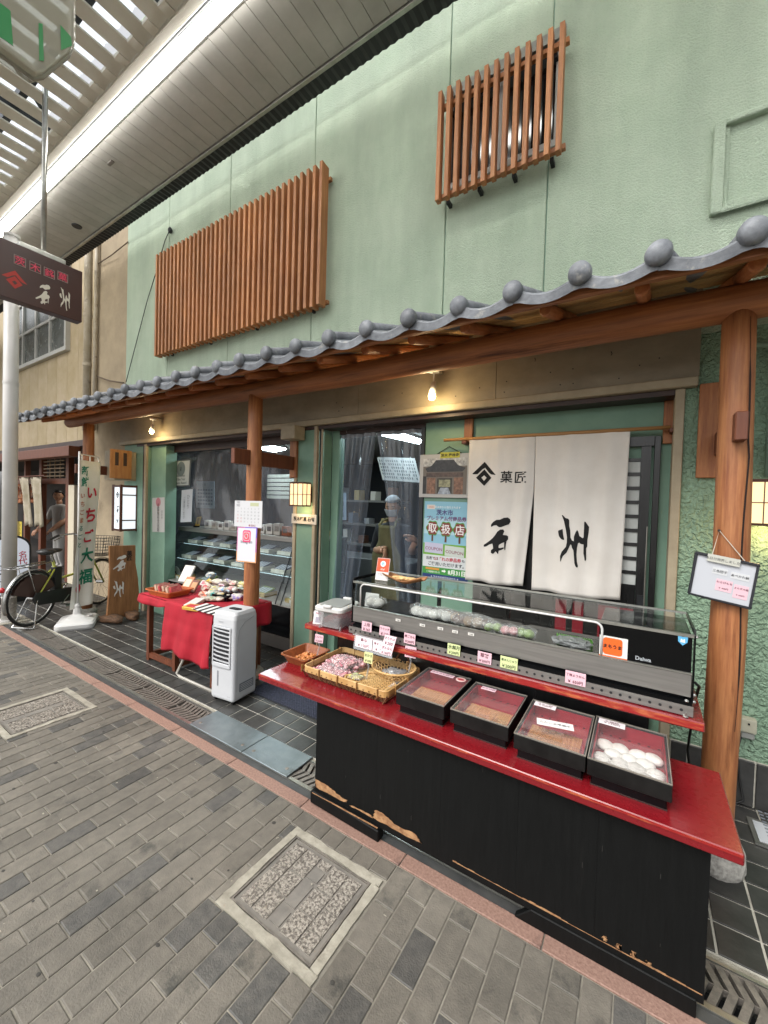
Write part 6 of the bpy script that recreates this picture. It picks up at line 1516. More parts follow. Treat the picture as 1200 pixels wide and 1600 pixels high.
# goods on the red cloth
GZ = TZ+0.008
def basket(name, label, cx, cy, hw, hl, h, m, rz=0.0, z=GZ):
    t = thing(name, label, 'basket', (cx, cy, z)); u, v = Vector((math.cos(rz), math.sin(rz), 0)), Vector((-math.sin(rz), math.cos(rz), 0))
    b = BM(); rings = [[b.verts.new(Vector((cx, cy, z))+u*x+v*y+Z_*zz) for x, y in rrect(a, c, 0.02)] for a, c, zz in ((hw*0.82, hl*0.82, 0.001), (hw, hl, h), (hw*1.05, hl*1.05, h+0.002), (hw*1.05, hl*1.05, h-0.008))]
    face(b, rings[0])
    for A, B in zip(rings, rings[1:]):
        for k in range(len(A)): face(b, (A[k], A[(k+1) % len(A)], B[(k+1) % len(A)], B[k]))
    obj('basket', b, m, t, solid=0.003); return t
def gxy(px_, py_, z=GZ): p = atz(px_, py_, z); return p.x, p.y
x, y = gxy(262, 929); basket('orange_basket', 'orange woven plastic basket of red candies on the left of the red cloth', x, y+0.02, 0.17, 0.13, 0.055, mat('orange_weave', '#b0592c', 0.5, col2='#c26c3a', scale=60, bump=0.6, bscale=110), 0.1)
r_ = random.Random(4); Mredc = mat('red_candy', '#9c2430', 0.35, col2='#c9605c', scale=20); Mlbl = flat('#d6cbb8')
for k in range(11):
    b = BM(); px_ = x-0.12+0.022*k; obox(b, (px_, y+r_.uniform(-.02, .05), GZ+0.065), Vector((0.9, 0.2, 0.4)).normalized(), Vector((-0.2, 0.97, 0)).normalized(), Vector((-0.4, 0, 0.9)).normalized(), 0.012, 0.06, 0.028)
    tag(obj('candy_stick', b, Mredc if k % 2 == 0 else mat('candy_pale', '#c0a58e', 0.4)), 'flat red and pale candy packet standing in the orange basket', 'candy', 'candy packets in the orange basket')
def gbox(px_, py_, w, l, h, m, label, rz=0.0, tilt=0.0, z=GZ, cat='box', name='snack_box', print_=None, group='packaged sweets on the red cloth'):
    x, y = gxy(px_, py_, z); t = thing(name, label, cat, (x, y, z), group)
    u = Vector((math.cos(rz), math.sin(rz), 0)); v0 = Vector((-math.sin(rz), math.cos(rz), 0)); v = (v0*math.cos(tilt)+Z_*math.sin(tilt)).normalized(); n = u.cross(v)
    c = Vector((x, y, z))+n*(h/2)+v*(l/2*math.sin(abs(tilt)))+Vector((0, 0, 0.001)); b = BM(); obox(b, c, u, v, n, w/2, l/2, h/2); obj('pack', b, m, t, bevel=0.003)
    if print_:
        b = BM(); obox(b, c+n*(h/2+0.001), u, v, n, w*0.36, l*0.3, 0.0008); obj('label', b, print_, t)
    return t
cA, cB, cC, cD, cE = flat('#c9c4ba'), flat('#c98f3c'), flat('#8c3a34'), flat('#b8a24a'), flat('#4f8f86')
gbox(288, 908, 0.14, 0.20, 0.02, flat('#d2cfc8'), 'large white sheet-like pack leaning at the back of the red cloth', 0.25, 1.0, name='white_pack', cat='pack')
gbox(290, 922, 0.10, 0.16, 0.02, flat('#b5764e'), 'brown patterned rice-cracker pack leaning behind the orange basket', 0.3, 0.9, print_=flat('#d9c7a8'), name='cracker_pack', cat='pack')
gbox(300, 925, 0.08, 0.14, 0.018, flat('#6e3d26'), 'dark brown pack leaning beside the patterned cracker pack', 0.3, 0.9, print_=flat('#c08a5a'), name='cracker_pack', cat='pack')
gbox(304, 945, 0.09, 0.22, 0.03, flat('#d4cfc9'), 'long white packet lying in front on the red cloth', 0.55, 0.05, name='long_packet', cat='packet')
gbox(302, 952, 0.17, 0.09, 0.025, flat('#c9a044'), 'yellow and red snack pack at the front of the red cloth', 0.2, 0.1, print_=flat('#b8343c'))
gbox(320, 915, 0.14, 0.06, 0.012, flat('#dbc8c6'), 'pinkish price board leaning behind the bright sweets', 0.1, 0.9, print_=flat('#b06a74'), name='price_board', cat='card')
cols = ['#c95c3c', '#4f9a94', '#d6b43c', '#d8d2c6', '#7c6bb0', '#c24a54', '#e0cc4a', '#6ba0c8']
names = ['orange', 'teal', 'yellow', 'white', 'violet', 'red', 'lemon', 'light blue']
for k in range(16):
    px_, py_ = 316+(k % 5)*13+(k//5)*4, 934-(k//5)*9+(k % 5)*1.2
    x, y = gxy(px_, py_); b = BM(); blob(b, (x, y+0.02, GZ+0.028+0.010*(k//5)), 0.060+0.012*math.sin(k*2.3), 0.045, 0.034+0.008*math.sin(k*1.7), 0.26, 2, k, k*0.9)
    t = tag(obj('sweet_bag', b, mat('bag_'+names[k % 8], cols[k % 8], 0.25, col2='#c8c2b2', scale=30, bump=0.8, contrast=(0.38, 0.52))), names[k % 8]+' bag of sweets in the %s of the heap on the red cloth' % ('front' if k < 8 else 'back'), 'bag', 'bright bags on the red cloth')
x, y = gxy(355, 925); gbox(352, 936, 0.20, 0.14, 0.05, M_gloss, 'black lacquered tray stack near the middle post', 0.1, name='black_tray', cat='tray')
x, y = gxy(360, 927, GZ+0.05); b = BM(); lathe(b, [(0.05, 0), (0.085, 0.012), (0.09, 0.018), (0.08, 0.016), (0.05, 0.006)], (x, y+0.03, GZ+0.052), 24); tag(obj('dark_dish', b, mat('dark_red_dish', '#34100f', 0.25)), 'dark red dish with two buns beside the middle post', 'dish')
for k, (m, cn) in enumerate(((M_pk, 'pink'), (M_mochi, 'white'))):
    b = BM(); blob(b, (x-0.03+0.055*k, y+0.03, GZ+0.084), 0.027, 0.027, 0.022, 0, 3); tag(obj('display_bun', b, m, smooth=True), cn+' sample bun on the dark red dish near the post', 'bun')
for k in range(3):
    b = BM(); xx, yy = gxy(318+k*11, 940); blob(b, (xx, yy+0.02, GZ+0.022), 0.055, 0.04, 0.022, 0.12, 2, k+30); tag(obj('green_pack', b, mat('green_pack_%d' % k, ('#5a5444', '#7a8a5c', '#8a7a6a')[k], 0.35, col2='#c8beb0', scale=24, bump=0.5)), ('dark', 'olive green', 'greyish')[k]+' clear-wrapped sweet pack on the front edge of the red cloth', 'pack')
gbox(345, 920, 0.07, 0.045, 0.006, flat('#dcb4be'), 'small pink price card standing behind the dark red dish', 0.1, 1.2, z=GZ+0.03, name='price_card', cat='price card', print_=M_ink)
# striped black and white cloth folded on the front edge
t = thing('striped_cloth', 'folded black and white striped cloth on the front edge of the red table', 'cloth', (-3.0, 2.03, TZ))
sx0, sx1 = at(304, 945, CY0-0.03).x, at(352, 955, CY0-0.03).x
fr = Fr((sx0, CY0-0.058, TZ+0.026), X_, Vector((0, 0.85, 0.2)))
for k in range(11):
    w = (sx1-sx0)/11; b = BM(); prism(b, [(k*w, -0.01), ((k+1)*w, -0.01), ((k+1)*w+0.05, 0.11), (k*w+0.05, 0.11)], fr.p(0, 0, 0), fr.u, fr.v, fr.n*0.004); obj('stripe', b, flat('#1a1a1a') if k % 2 else flat('#d2d0cc'), t)

# ================================================================== GLASS SHOWCASE INSIDE THE LEFT OPENING
M_cglass = clear('case_glass', (0.90, 0.94, 0.93, 1), 0.3, 0.03)
dc = thing('glass_showcase', 'slanted glass sweets showcase with two lit shelves behind the goods table', 'display case', (-4.3, 3.3, 0.12))
DX0, DX1 = at(262, 850, 3.12).x+0.0, -2.97
zt_ = at(400, 838, 3.25).z
D0, DB, D1 = 3.02, 3.32, 3.85
obj('base', bx(BM(), DX0, DX1, D0+0.02, D1, 0.02, 0.46), M_gloss, dc)
obj('kick', bx(BM(), DX0+0.05, DX1-0.02, D0-0.02, D0+0.018, 0.02, 0.14), mat('kick_grey', '#4e4a46', 0.6), dc)
obj('floor_panel', bx(BM(), DX0, DX1, D0+0.02, D1, 0.461, 0.475), mat('case_floor', '#a59b98', 0.4), dc)
obj('back_panel', bx(BM(), DX0, DX1, D1-0.02, D1, 0.476, zt_), mat('case_back', '#3d4648', 0.4), dc)
obj('top_panel', bx(BM(), DX0-0.01, DX1, DB-0.02, D1+0.02, zt_, zt_+0.02), M_ss, dc)
obj('top_trim', bx(BM(), DX0-0.01, DX1, DB-0.045, DB-0.021, zt_-0.03, zt_+0.022), M_ss, dc)
b = BM(); obox(b, (0.5*(DX0+DX1), (D0+DB-0.03)/2, (0.476+zt_-0.03)/2), X_, Vector((0, DB-0.03-D0, zt_-0.03-0.476)).normalized(), Vector((0, -(zt_-0.03-0.476), DB-0.03-D0)).normalized(), (DX1-DX0)/2, math.hypot(DB-0.03-D0, zt_-0.506)/2, 0.003); obj('front_glass', b, M_cglass, dc)
for x in (DX0+0.004, DX1-0.004):
    b = BM(); prism(b, [(D0+0.004, 0.476), (D1-0.02, 0.476), (D1-0.02, zt_), (DB, zt_)], (x-0.002, 0, 0), Y_, Z_, (0.004, 0, 0)); obj('end_glass', b, M_cglass, dc)
b = BM()
for x in (DX0, DX0+0.05, DX1-0.3, DX1-0.22): tube(b, [(x, D0-0.006, 0.476), (x, DB-0.04, zt_-0.03)], 0.006, 6)
obj('glass_edge', b, M_darkmetal, dc)
shz = (0.476+(zt_-0.476)*0.40, 0.476+(zt_-0.476)*0.70)
M_led = mat('led_strip', '#ffffff', 0.4, emit=3.0, ecol='#dfeaff')
for k, z in enumerate(shz):
    y0 = D0+(DB-D0)*((z-0.476)/(zt_-0.476))+0.06
    obj('shelf', bx(BM(), DX0+0.01, DX1-0.01, y0, D1-0.022, z-0.008, z), clear('shelf_glass', (0.7, 0.78, 0.76, 1), 0.6, 0.05, haze=0.25, hcol=(0.45, 0.5, 0.5, 1)), dc)
    obj('led_strip', bx(BM(), DX0+0.05, DX1-0.05, y0+0.035, y0+0.041, z-0.013, z-0.009), M_led, dc)
obj('led_strip', bx(BM(), DX0+0.05, DX1-0.05, DB+0.02, DB+0.03, zt_-0.012, zt_-0.002), M_led, dc)
M_pk1 = flat('#c7c3b8'); M_navy = flat('#2c3550')
for k, z in enumerate(shz+(0.476,)):
    for i in range(7 if k < 2 else 5):
        x = DX0+0.22+i*(DX1-DX0-0.4)/(6 if k < 2 else 4); y = D0+(DB-D0)*((z-0.476)/(zt_-0.476))+0.22
        t = thing('boxed_sweet', '%s boxed sweet with navy wrap on the %s shelf of the glass showcase' % (ordw[i], ('lower', 'upper', 'bottom')[k]), 'box', (x, y, z), 'boxed sweets in the glass showcase')
        w = 0.11; obj('tray', bx(BM(), x-w, x+w, y-0.10, y+0.10, z+0.001, z+0.045), M_pk1 if k < 2 else flat('#a9905e'), t, bevel=0.003)
        b = BM(); obox(b, (x, y-0.0, z+0.056), X_, Vector((0, 0.97, 0.25)).normalized(), Vector((0, -0.25, 0.97)).normalized(), w*0.9, 0.085, 0.006); obj('wrap', b, M_navy if k < 2 else flat('#6e7c3e'), t)
        b = BM()
        for j in range(4): obox(b, (x-w*0.6+j*w*0.4, y-0.005, z+0.0635), X_, Vector((0, 0.97, 0.25)).normalized(), Vector((0, -0.25, 0.97)).normalized(), w*0.13, 0.06, 0.0012)
        obj('wrap_print', b, flat('#b9c0cc'), t)
        panel('tag', Fr((x-0.03, y-0.104, z+0.004)), 0, 0.06, 0, 0.035, 0, 0.002, flat('#d2d0ca'), t)
# round white crest plate in the case and on-top items
b = BM(); lathe(b, [(0.11, 0), (0.11, 0.006)], (0, 0, 0), 24)
pc = Vector((at(275, 897, 3.2).x, 3.2, at(275, 897, 3.2).z))
for v in b.verts: v.co = pc+Vector((v.co.x, -v.co.z, v.co.y))
t = tag(obj('crest_plate', b, flat('#b5b3ae')), 'round white plate with dark crest standing at the left inside the glass showcase', 'plate'); glyph(Fr(pc), MON, 0, -0.01, 0.12, 0.009, flat('#4a1c2a'), t, 1, 'crest', 1, flat('#b5b3ae'))
r_ = random.Random(9)
for k, px_ in enumerate((325, 336, 346, 356, 366, 410, 422, 434, 447)):
    q = at(px_, 832 if px_ < 400 else 835, 3.42); w = 0.055
    t = thing('gift_box', '%s small printed gift box on top of the glass showcase, counted from the left' % ordw[k], 'box', (q.x, 3.42, zt_+0.02), 'gift boxes on the glass showcase')
    h = r_.uniform(0.09, 0.13)*(1.5 if k in (7,) else 1); obj('box', bx(BM(), q.x-w, q.x+w, 3.40, 3.46, zt_+0.021, zt_+0.021+h), flat(('#cfcac0', '#b9b2a6', '#d6d2ca')[k % 3]) if k != 8 else flat('#8a4a2c'), t, bevel=0.003)
    panel('print', Fr((q.x-w, 3.40, zt_+0.021)), 0.02, 2*w-0.02, h*0.3, h*0.75, 0, 0.001, flat(('#4a4440', '#8a7f70', '#5c5048')[k % 3]), t)
# vinyl sheet hanging above the showcase
M_vinyl = clear('vinyl', (0.80, 0.82, 0.86, 1), 0.9, 0.08, bump=0.9, bscale=5, stretch=(2.2, 2.2, 0.7), haze=0.10, hcol=(0.45, 0.47, 0.52, 1))
vx0, vx1 = at(258, 700, 3.17).x, at(462, 680, 3.17).x; vz1, vz0 = at(300, 700, 3.17).z, at(300, 818, 3.17).z
b = BM(); surf(b, lambda u, v: Vector((vx0+(vx1-vx0)*u, 3.19+0.018*math.sin(u*31+3*math.sin(v*3))+0.012*math.sin(u*12+v*5), vz0+(vz1-vz0)*v)), 90, 24)
t = thing('vinyl_screen', 'wrinkled clear vinyl screen hanging above the glass showcase', 'screen', ((vx0+vx1)/2, 3.18, vz0)); obj('sheet', b, M_vinyl, t, smooth=True)
obj('curtain_rail', bx(BM(), vx0-0.02, vx1, 3.155, 3.17, vz1-0.03, vz1+0.025), mat('rail_white', '#9a9a98', 0.4), t)
# interior clutter seen through the sheet
obj('cupboard', bx(BM(), at(360, 760, 5.2).x, at(420, 760, 5.2).x, 5.2, 5.5, 0.15, 2.2), mat('cupboard_navy', '#3d4456', 0.6, col2='#2c3140', scale=2), shop)
b = BM(); q0, q1 = at(418, 740, 4.6), at(462, 780, 4.6)
for k in range(6): bx(b, q0.x, q1.x+0.1, 4.6, 4.62, q1.z+(q0.z-q1.z)*k/6, q1.z+(q0.z-q1.z)*(k+0.75)/6)
tag(obj('wall_list', b, flat('#8a8c86')), 'pale menu slats on the wall behind the middle lantern', 'menu')
def poster(name, label, cat, tl, tr, bl, m, thick=0.003, group=None):
    fr, w, h = frm(tl, tr, bl); t = thing(name, label, cat, fr.o, group); panel('sheet', fr, 0, w, 0, h, -thick, 0, m, t); return t, fr, w, h
Y3 = 3.14
t, fr, w, h = poster('certificate', 'framed white certificate with round emblem behind the vinyl screen', 'certificate', at(269, 720, Y3), at(299, 717, Y3), at(267, 761, Y3), flat('#3b4042'))
panel('paper', fr, w*0.07, w*0.93, h*0.05, h*0.95, 0.001, 0.002, flat('#a3aaa8'), t)
b = BM(); lathe(b, [(w*0.22, 0), (w*0.22, 0.001)], (0, 0, 0), 24)
for v in b.verts: v.co = fr.p(w/2+v.co.x, h*0.66+v.co.y, 0.003+v.co.z)
obj('emblem', b, flat('#5d6a6c'), t); lettering(fr, w/2, h*0.66, 0.005, '♛', w*0.16, flat('#2e3638'), t)
lettering(fr, w/2, h*0.28, 0.003, 'Best Shop\nof the Year\nSweets Award', w*0.11, flat('#2e3638'), t, 0.01)
t, fr, w, h = poster('notice_sheet', 'narrow white handwritten notice behind the vinyl screen', 'notice', at(284, 766, Y3), at(301, 764, Y3), at(282, 816, Y3), flat('#b1b6bc'))
lettering(fr, w*0.66, h*0.62, 0.002, 'ひ\nと\nり', w*0.26, flat('#333a44'), t); lettering(fr, w*0.3, h*0.45, 0.002, 'ご\n来\n店\nく\nだ\nさ', w*0.2, flat('#333a44'), t)
t, fr, w, h = poster('wall_calendar', 'bluish calendar sheet hanging deep behind the vinyl screen', 'calendar', at(307, 752, 3.9), at(335, 752, 3.9), at(307, 793, 3.9), flat('#9fb4c8'))
lettering(fr, w/2, h*0.88, 0.003, '6', w*0.12, flat('#3a4a60'), t)
for i in range(5):
    for j in range(6): panel('day_cell', fr, w*(0.08+j*0.145), w*(0.18+j*0.145), h*(0.12+i*0.13), h*(0.19+i*0.13), 0.001, 0.002, flat('#6c8098'), t)
t, fr, w, h = poster('wall_notice', 'narrow white notice with red stamp on the green jamb left of the vinyl screen', 'notice', at(238, 778, WY+0.046), at(257, 777, WY+0.046), at(238, 831, WY+0.046), flat('#b4b4b0'))
b = BM(); lathe(b, [(w*0.2, 0), (w*0.2, 0.001)], (0, 0, 0), 16)
for v in b.verts: v.co = fr.p(w/2+v.co.x, h*0.87+v.co.y, 0.001+v.co.z)
obj('stamp', b, flat('#b07078'), t); lettering(fr, w*0.5, h*0.42, 0.002, '登\n録\n無\n形\n文\n化\n財', w*0.2, flat('#3a3a3e'), t, 0.0, 0.9)
lettering(fr, w*0.8, h*0.5, 0.002, '茨\n木\n市', w*0.13, flat('#5a5a5e'), t)
t = thing('yellow_tag', 'small yellow tag standing on the left of the glass showcase', 'tag', at(310, 812, 3.4)); fr, w, h = frm(at(308, 808, 3.4), at(315, 807, 3.4), at(305, 822, 3.4)); panel('card', fr, 0, w, 0, h, 0, 0.004, flat('#b8963c'), t); lettering(fr, w/2, h/2, 0.006, '新\n茶', w*0.5, flat('#2a2210'), t)
obj('stand', bx(BM(), fr.o.x, fr.o.x+0.06, 3.37, 3.43, zt_+0.021, fr.o.z+0.01), M_gloss, t)

# notices on the middle post
PYF = 2.43-0.07
t, fr, w, h = poster('post_calendar', 'white printed calendar sheet pinned to the middle post', 'calendar', at(367, 782, PYF), at(410, 783, PYF), at(366, 822, PYF), flat('#c9cacc'))
panel('header_box', fr, w*0.58, w*0.88, h*0.80, h*0.93, 0.0005, 0.001, flat('#b4b894'), t); lettering(fr, w*0.14, h*0.88, 0.001, '7月\n2025', w*0.07, flat('#555a60'), t)
for i in range(5):
    for j in range(7):
        lettering(fr, w*(0.13+j*0.125), h*(0.70-i*0.125), 0.001, str((i*7+j) % 31+1), w*0.055, flat('#b0303c') if (j == 0 or (j == 1 and i > 2)) and i > 1 else flat('#6a6e74'), t)
lettering(fr, w*0.66, h*0.07, 0.001, '● 定休日', w*0.06, flat('#8c2c3c'), t)
t, fr, w, h = poster('social_media_poster', 'white poster with pink and violet border and camera logo on the middle post', 'poster', at(371, 823, PYF-0.004), at(402, 824, PYF-0.004), at(369, 877, PYF-0.004), flat('#b86a98'))
panel('border_low', fr, 0, w, 0, h*0.3, 0.0003, 0.0007, flat('#d8a070'), t); panel('border_top', fr, w*0.4, w, h*0.7, h, 0.0003, 0.0007, flat('#7a62c0'), t)
panel('white_field', fr, w*0.05, w*0.95, h*0.03, h*0.97, 0.001, 0.0015, flat('#d0d0d6'), t)
for s, m, d in ((0.20, flat('#d8386c'), 0.002), (0.15, flat('#d0d0d6'), 0.0026), (0.13, flat('#d84a58'), 0.0032)):
    b = BM(); prism(b, [(w*0.5+x, h*0.74+y) for x, y in rrect(w*s, w*s, w*s*0.4)], fr.p(0, 0, d), fr.u, fr.v, fr.n*0.0004); obj('logo', b, m, t)
b = BM(); tube(b, [fr.p(w*0.5+w*0.075*math.cos(a), h*0.74+w*0.075*math.sin(a), 0.004) for a in [2*PI*k/20 for k in range(20)]], w*0.014, 5, closed=True); blob(b, fr.p(w*0.59, h*0.74+w*0.09, 0.004), w*0.014, 0.001, w*0.014); obj('logo_ring', b, flat('#d0d0d6'), t)
lettering(fr, w*0.5, h*0.57, 0.002, 'Instagram', w*0.15, flat('#3c3640'), t, 0.01)

# ================================================================== NOREN AND DOOR BEHIND IT
dr = thing('sliding_door', 'black wooden sliding door with a column of small frosted panes behind the noren', 'door', (-0.5, IY-0.02, 0))
dx1 = at(1034, 680, IY-0.03).x; dx0 = -1.10; dzt = at(1034, 681, IY-0.03).z
def dbox(name, x0, x1, z0, z1, m, y0=IY-0.045, y1=IY-0.002, parent=dr, **k): return obj(name, bx(BM(), x0, x1, y0, y1, z0, z1), m, parent, **k)
px0, px1 = at(971, 780, IY-0.03).x, at(999, 780, IY-0.03).x
dbox('frame', dx1-0.035, dx1, 0.02, dzt, M_blacklac, bevel=0.003); dbox('frame', dx0, dx1-0.036, dzt-0.06, dzt, M_blacklac)
dbox('stile', px1, dx1-0.05, 0.02, dzt-0.062, M_blacklac, IY-0.035); dbox('stile', dx0, px0-0.01, 1.0, dzt-0.062, M_blacklac, IY-0.03)
M_frost = mat('frosted_door_pane', '#c2c6c2', 0.35, col2='#b2b6b2', scale=5)
zps = [at(985, 722+k*0.0, IY).z for k in range(1)]
ztp, zbp_ = at(986, 719, IY-0.03).z, at(982, 916, IY-0.03).z; nP = 9; ph = (ztp-zbp_)/nP
b = BM()
for k in range(nP+1): bx(b, px0-0.008, px1-0.001, IY-0.032, IY-0.012, zbp_+k*ph-0.011, zbp_+k*ph+0.011)
bx(b, px0-0.009, px0+0.004, IY-0.034, IY-0.010, zbp_, ztp); obj('muntin', b, M_blacklac, dr)
for k in range(nP): dbox('pane', px0+0.005, px1-0.002, zbp_+k*ph+0.012, zbp_+(k+1)*ph-0.012, M_frost, IY-0.024, IY-0.016)
M_dred = mat('door_red', '#7c1020', 0.4)
for (a, c) in ((868, 885), (895, 912), (935, 965), (968, 990)):
    xa, xc = at(a, 940, IY-0.03).x, at(c, 940, IY-0.03).x
    dbox('red_panel', xa, xc, 0.70, 0.96, M_dred, IY-0.026, IY-0.018)
    dbox('red_panel', xa, xc, 0.30, 0.66, M_dred, IY-0.026, IY-0.018)
dbox('lower_board', dx0, px1-0.002, 0.02, zbp_-0.013, M_blacklac, IY-0.016)
b = BM(); tube(b, [(at(1010, 850, IY).x, IY-0.052, 0.72), (at(1010, 850, IY).x, IY-0.052, 1.5)], 0.004, 6); obj('pull_wire', b, M_alu, dr)
dbox('latch', px1+0.01, px1+0.05, 0.98, 1.06, M_darkmetal, IY-0.042, IY-0.036)

NYY = 2.985
M_noren = mat('noren_cloth', '#dad6cf', 0.9, col2='#cfcac2', scale=2.5, bump=0.25, bscale=160)
M_black_dye = mat('noren_dye', '#0c0c0d', 0.85)
def norenp(x0, x1, zt, zb, ph):
    def f(u, v, d=0.0):       # u across, v from top 0 to bottom 1
        x = x0+(x1-x0)*u; amp = 0.002+0.007*v
        y = NYY-amp*math.sin(u*PI*5.0+ph)-0.0016*math.sin(u*PI*9.3+ph*2+v*2.0)-0.003*v*math.sin(u*u*17+v*3+ph)-0.020*v*math.sin(u*PI*1.3)
        gap = 0.055*max(0, v-0.36)/0.64*u**2 if ph < 1 else (q_tr.x-q_br.x)*u*v      # left panel swings away from the slit
        return Vector((x+0.010*v*math.sin(u*6+ph)-gap, y-d, zt+(zb-zt)*v+0.006*math.sin(u*8)*v))
    return f
q_tl, q_tr, q_bl, q_br = at(734, 684, NYY), at(985, 669, NYY), at(738, 908, NYY), at(966, 941, NYY)
q_sb, q_sb2, q_st = at(824, 919, NYY), at(834, 921, NYY), at(834, 770, NYY)
zt = (q_tl.z+q_tr.z)/2
nt = thing('noren', 'white split noren curtain with black brush lettering and crest over the shop door', 'curtain', ((q_tl.x+q_tr.x)/2, NYY, zt))
xs_ = q_st.x
fnL = norenp(q_tl.x, xs_-0.001, zt, (q_bl.z+q_sb.z)/2+0.003, 0.4); fnR = norenp(xs_+0.001, q_tr.x, zt, q_br.z+0.005, 1.3)
for nm, fn in (('left_panel', fnL), ('right_panel', fnR)):
    b = BM(); surf(b, fn, 60, 40); obj(nm, b, M_noren, nt, smooth=True, solid=0.0016)
# seam bands on the right panel and hems
def mapL(x, z): 
    u = (x-q_tl.x)/(xs_-q_tl.x); v = (zt-z)/(zt-((q_bl.z+q_sb.z)/2)); return u, v
def mapR(x, z):
    u = (x-xs_)/(q_tr.x-xs_); v = (zt-z)/(zt-q_br.z); return u, v
fl = lambda x, z, hole=False: fnL(*mapL(x, z), d=0.0042 if hole else 0.003)
frr = lambda x, z, hole=False: fnR(*mapR(x, z), d=0.003)
glyph(None, ISHI, -0.893, 1.383, 0.276, 0, M_black_dye, nt, 1, 'brush_character', fn=fl)
glyph(None, SHU, -0.372, 1.377, 0.346, 0, M_black_dye, nt, 1, 'brush_character', fn=frr)
glyph(None, MON, -1.013, 1.839, 0.183, 0, M_black_dye, nt, 1, 'crest', 1, M_noren, fn=fl)
for ch, px_, py_ in (('菓', 792, 745), ('匠', 814, 746)):
    A = at(px_, py_, NYY); lettering(None, A.x, A.z, 0, ch, 0.092, M_black_dye, nt, 0.012, fn=lambda x, z: fl(x, z))
b = BM(); tube(b, [(at(694, 688, NYY).x, NYY, zt-0.005), (at(1048, 664, NYY).x, NYY, zt-0.012)], 0.012, 12); tag(obj('noren_rod', b, mat('rod_wood', '#a57a4a', 0.5), smooth=True), 'round wooden rod carrying the noren', 'rod')
for px_, lab in ((732, 'left wooden bracket holding the noren rod'), (1052, 'right wooden bracket holding the noren rod')):
    A = at(px_, 660, IY-0.03); t = thing('rod_bracket', lab, 'bracket', (A.x, IY, zt), 'noren rod brackets'); w = 0.035 if px_ < 800 else 0.05
    zlo_ = zt-0.10 if px_ > 800 else zt-0.03
    obj('plate', bx(BM(), A.x-w, A.x+w, IY-0.03, IY-0.001, zlo_, 2.285), M_wood, t, bevel=0.003)
    obj('hook', bx(BM(), A.x-0.02, A.x+0.02, NYY-0.02, IY-0.031, zt-0.045, zt-0.019), M_brown, t, bevel=0.003)

# framed gate photograph
fy = IY-0.012
t = thing('framed_photo', 'white framed photograph of an old tiled gate left of the noren', 'picture', at(655, 777, fy))
fr, w, h = frm(at(657, 711, fy), at(747, 703, fy), at(655, 777, fy)); fr = Fr(fr.o, X_, Z_); h = at(657, 711, fy).z-fr.o.z; w = 0.46
panel('frame', fr, 0, w, 0, h, -0.008, 0.008, mat('frame_white', '#b0afac', 0.4), t, bevel=0.003)
panel('photo_ground', fr, 0.035, w-0.035, 0.03, h-0.035, 0.0085, 0.009, flat('#6c665e'), t)
def mott(c):
    k = hexc(c); return mat('photo_'+c[1:], tuple(min(1, v*0.55) for v in k[:3])+(1,), 0.4, col2=tuple(min(1, v*1.5+0.01) for v in k[:3])+(1,), scale=42, detail=6, contrast=(0.35, 0.65))
def pp_(poly, m, d=0.010): sheet_poly('photo_shape', fr, [(0.035+a*(w-0.07), 0.03+b_*(h-0.065)) for a, b_ in poly], d, m, t)
pp_([(0, .78), (1, .78), (1, 1), (0, 1)], mott('#a9aaa8'), 0.0095)
pp_([(0.05, .72), (0.2, .80), (0.3, .95), (0.7, .95), (0.8, .80), (0.97, .72), (0.9, .62), (0.1, .62)], mott('#232427')); pp_([(0.08, .48), (0.92, .48), (0.92, .60), (0.08, .60)], mott('#4a3a32'))
pp_([(0.1, 0), (0.3, 0), (0.3, .46), (0.1, .46)], mott('#7c5a46')); pp_([(0.72, 0), (0.92, 0), (0.92, .46), (0.72, .46)], mott('#7c5a46')); pp_([(0.34, 0.02), (0.68, 0.02), (0.68, .44), (0.34, .44)], mott('#2c2a22')); pp_([(0.38, 0.2), (0.64, 0.2), (0.64, .40), (0.38, .40)], mott('#8a8a6c'), 0.0105); pp_([(0.36, 0.0), (0.66, 0.0), (0.60, .18), (0.42, .18)], mott('#8f98a4'), 0.0105)
pp_([(0.0, 0), (0.08, 0), (0.08, .5), (0.0, .5)], mott('#1d1c1a'))
panel('yellow_note', fr, 0.19, 0.36, h-0.035, h+0.012, 0.011, 0.0125, flat('#b8b43c'), t); lettering(fr, 0.275, h-0.012, 0.0135, '茨木 梅林寺', 0.03, flat('#262414'), t, 0.02)
b = BM(); tube(b, [fr.p(0.15, h, -0.004), fr.p(0.26, h+0.06, -0.004), fr.p(0.37, h, -0.004)], 0.003, 5); obj('cord', b, M_darkmetal, t)
# coupon poster
t = thing('coupon_poster', 'blue and green shopping coupon poster with three tree-shaped signs', 'poster', at(660, 903, IY-0.006))
py0 = IY-0.006; A = at(664, 783, py0); Bq = at(660, 902, py0); w = at(735, 786, py0).x-A.x; h = A.z-Bq.z
fr = Fr((Bq.x, py0, Bq.z)); fr.o.x = (A.x+Bq.x)/2
panel('sheet', fr, 0, w, 0, h, -0.003, 0, flat('#86b8cc'), t)
def band(a0, a1, b0, b1, c, d=0.001, name='colour_field'): return panel(name, fr, a0*w, a1*w, b0*h, b1*h, d, d+0.0004, flat(c), t)
band(0, 1, 0.58, 0.78, '#a9cbd6', 0.0005); band(0, 1, 0.30, 0.46, '#6da43c'); band(0, 1, 0.155, 0.31, '#ccd0d0', 0.0014); band(0, 1, 0.065, 0.155, '#3a8a3a', 0.0014); band(0, 1, 0, 0.065, '#1c3468', 0.0014)
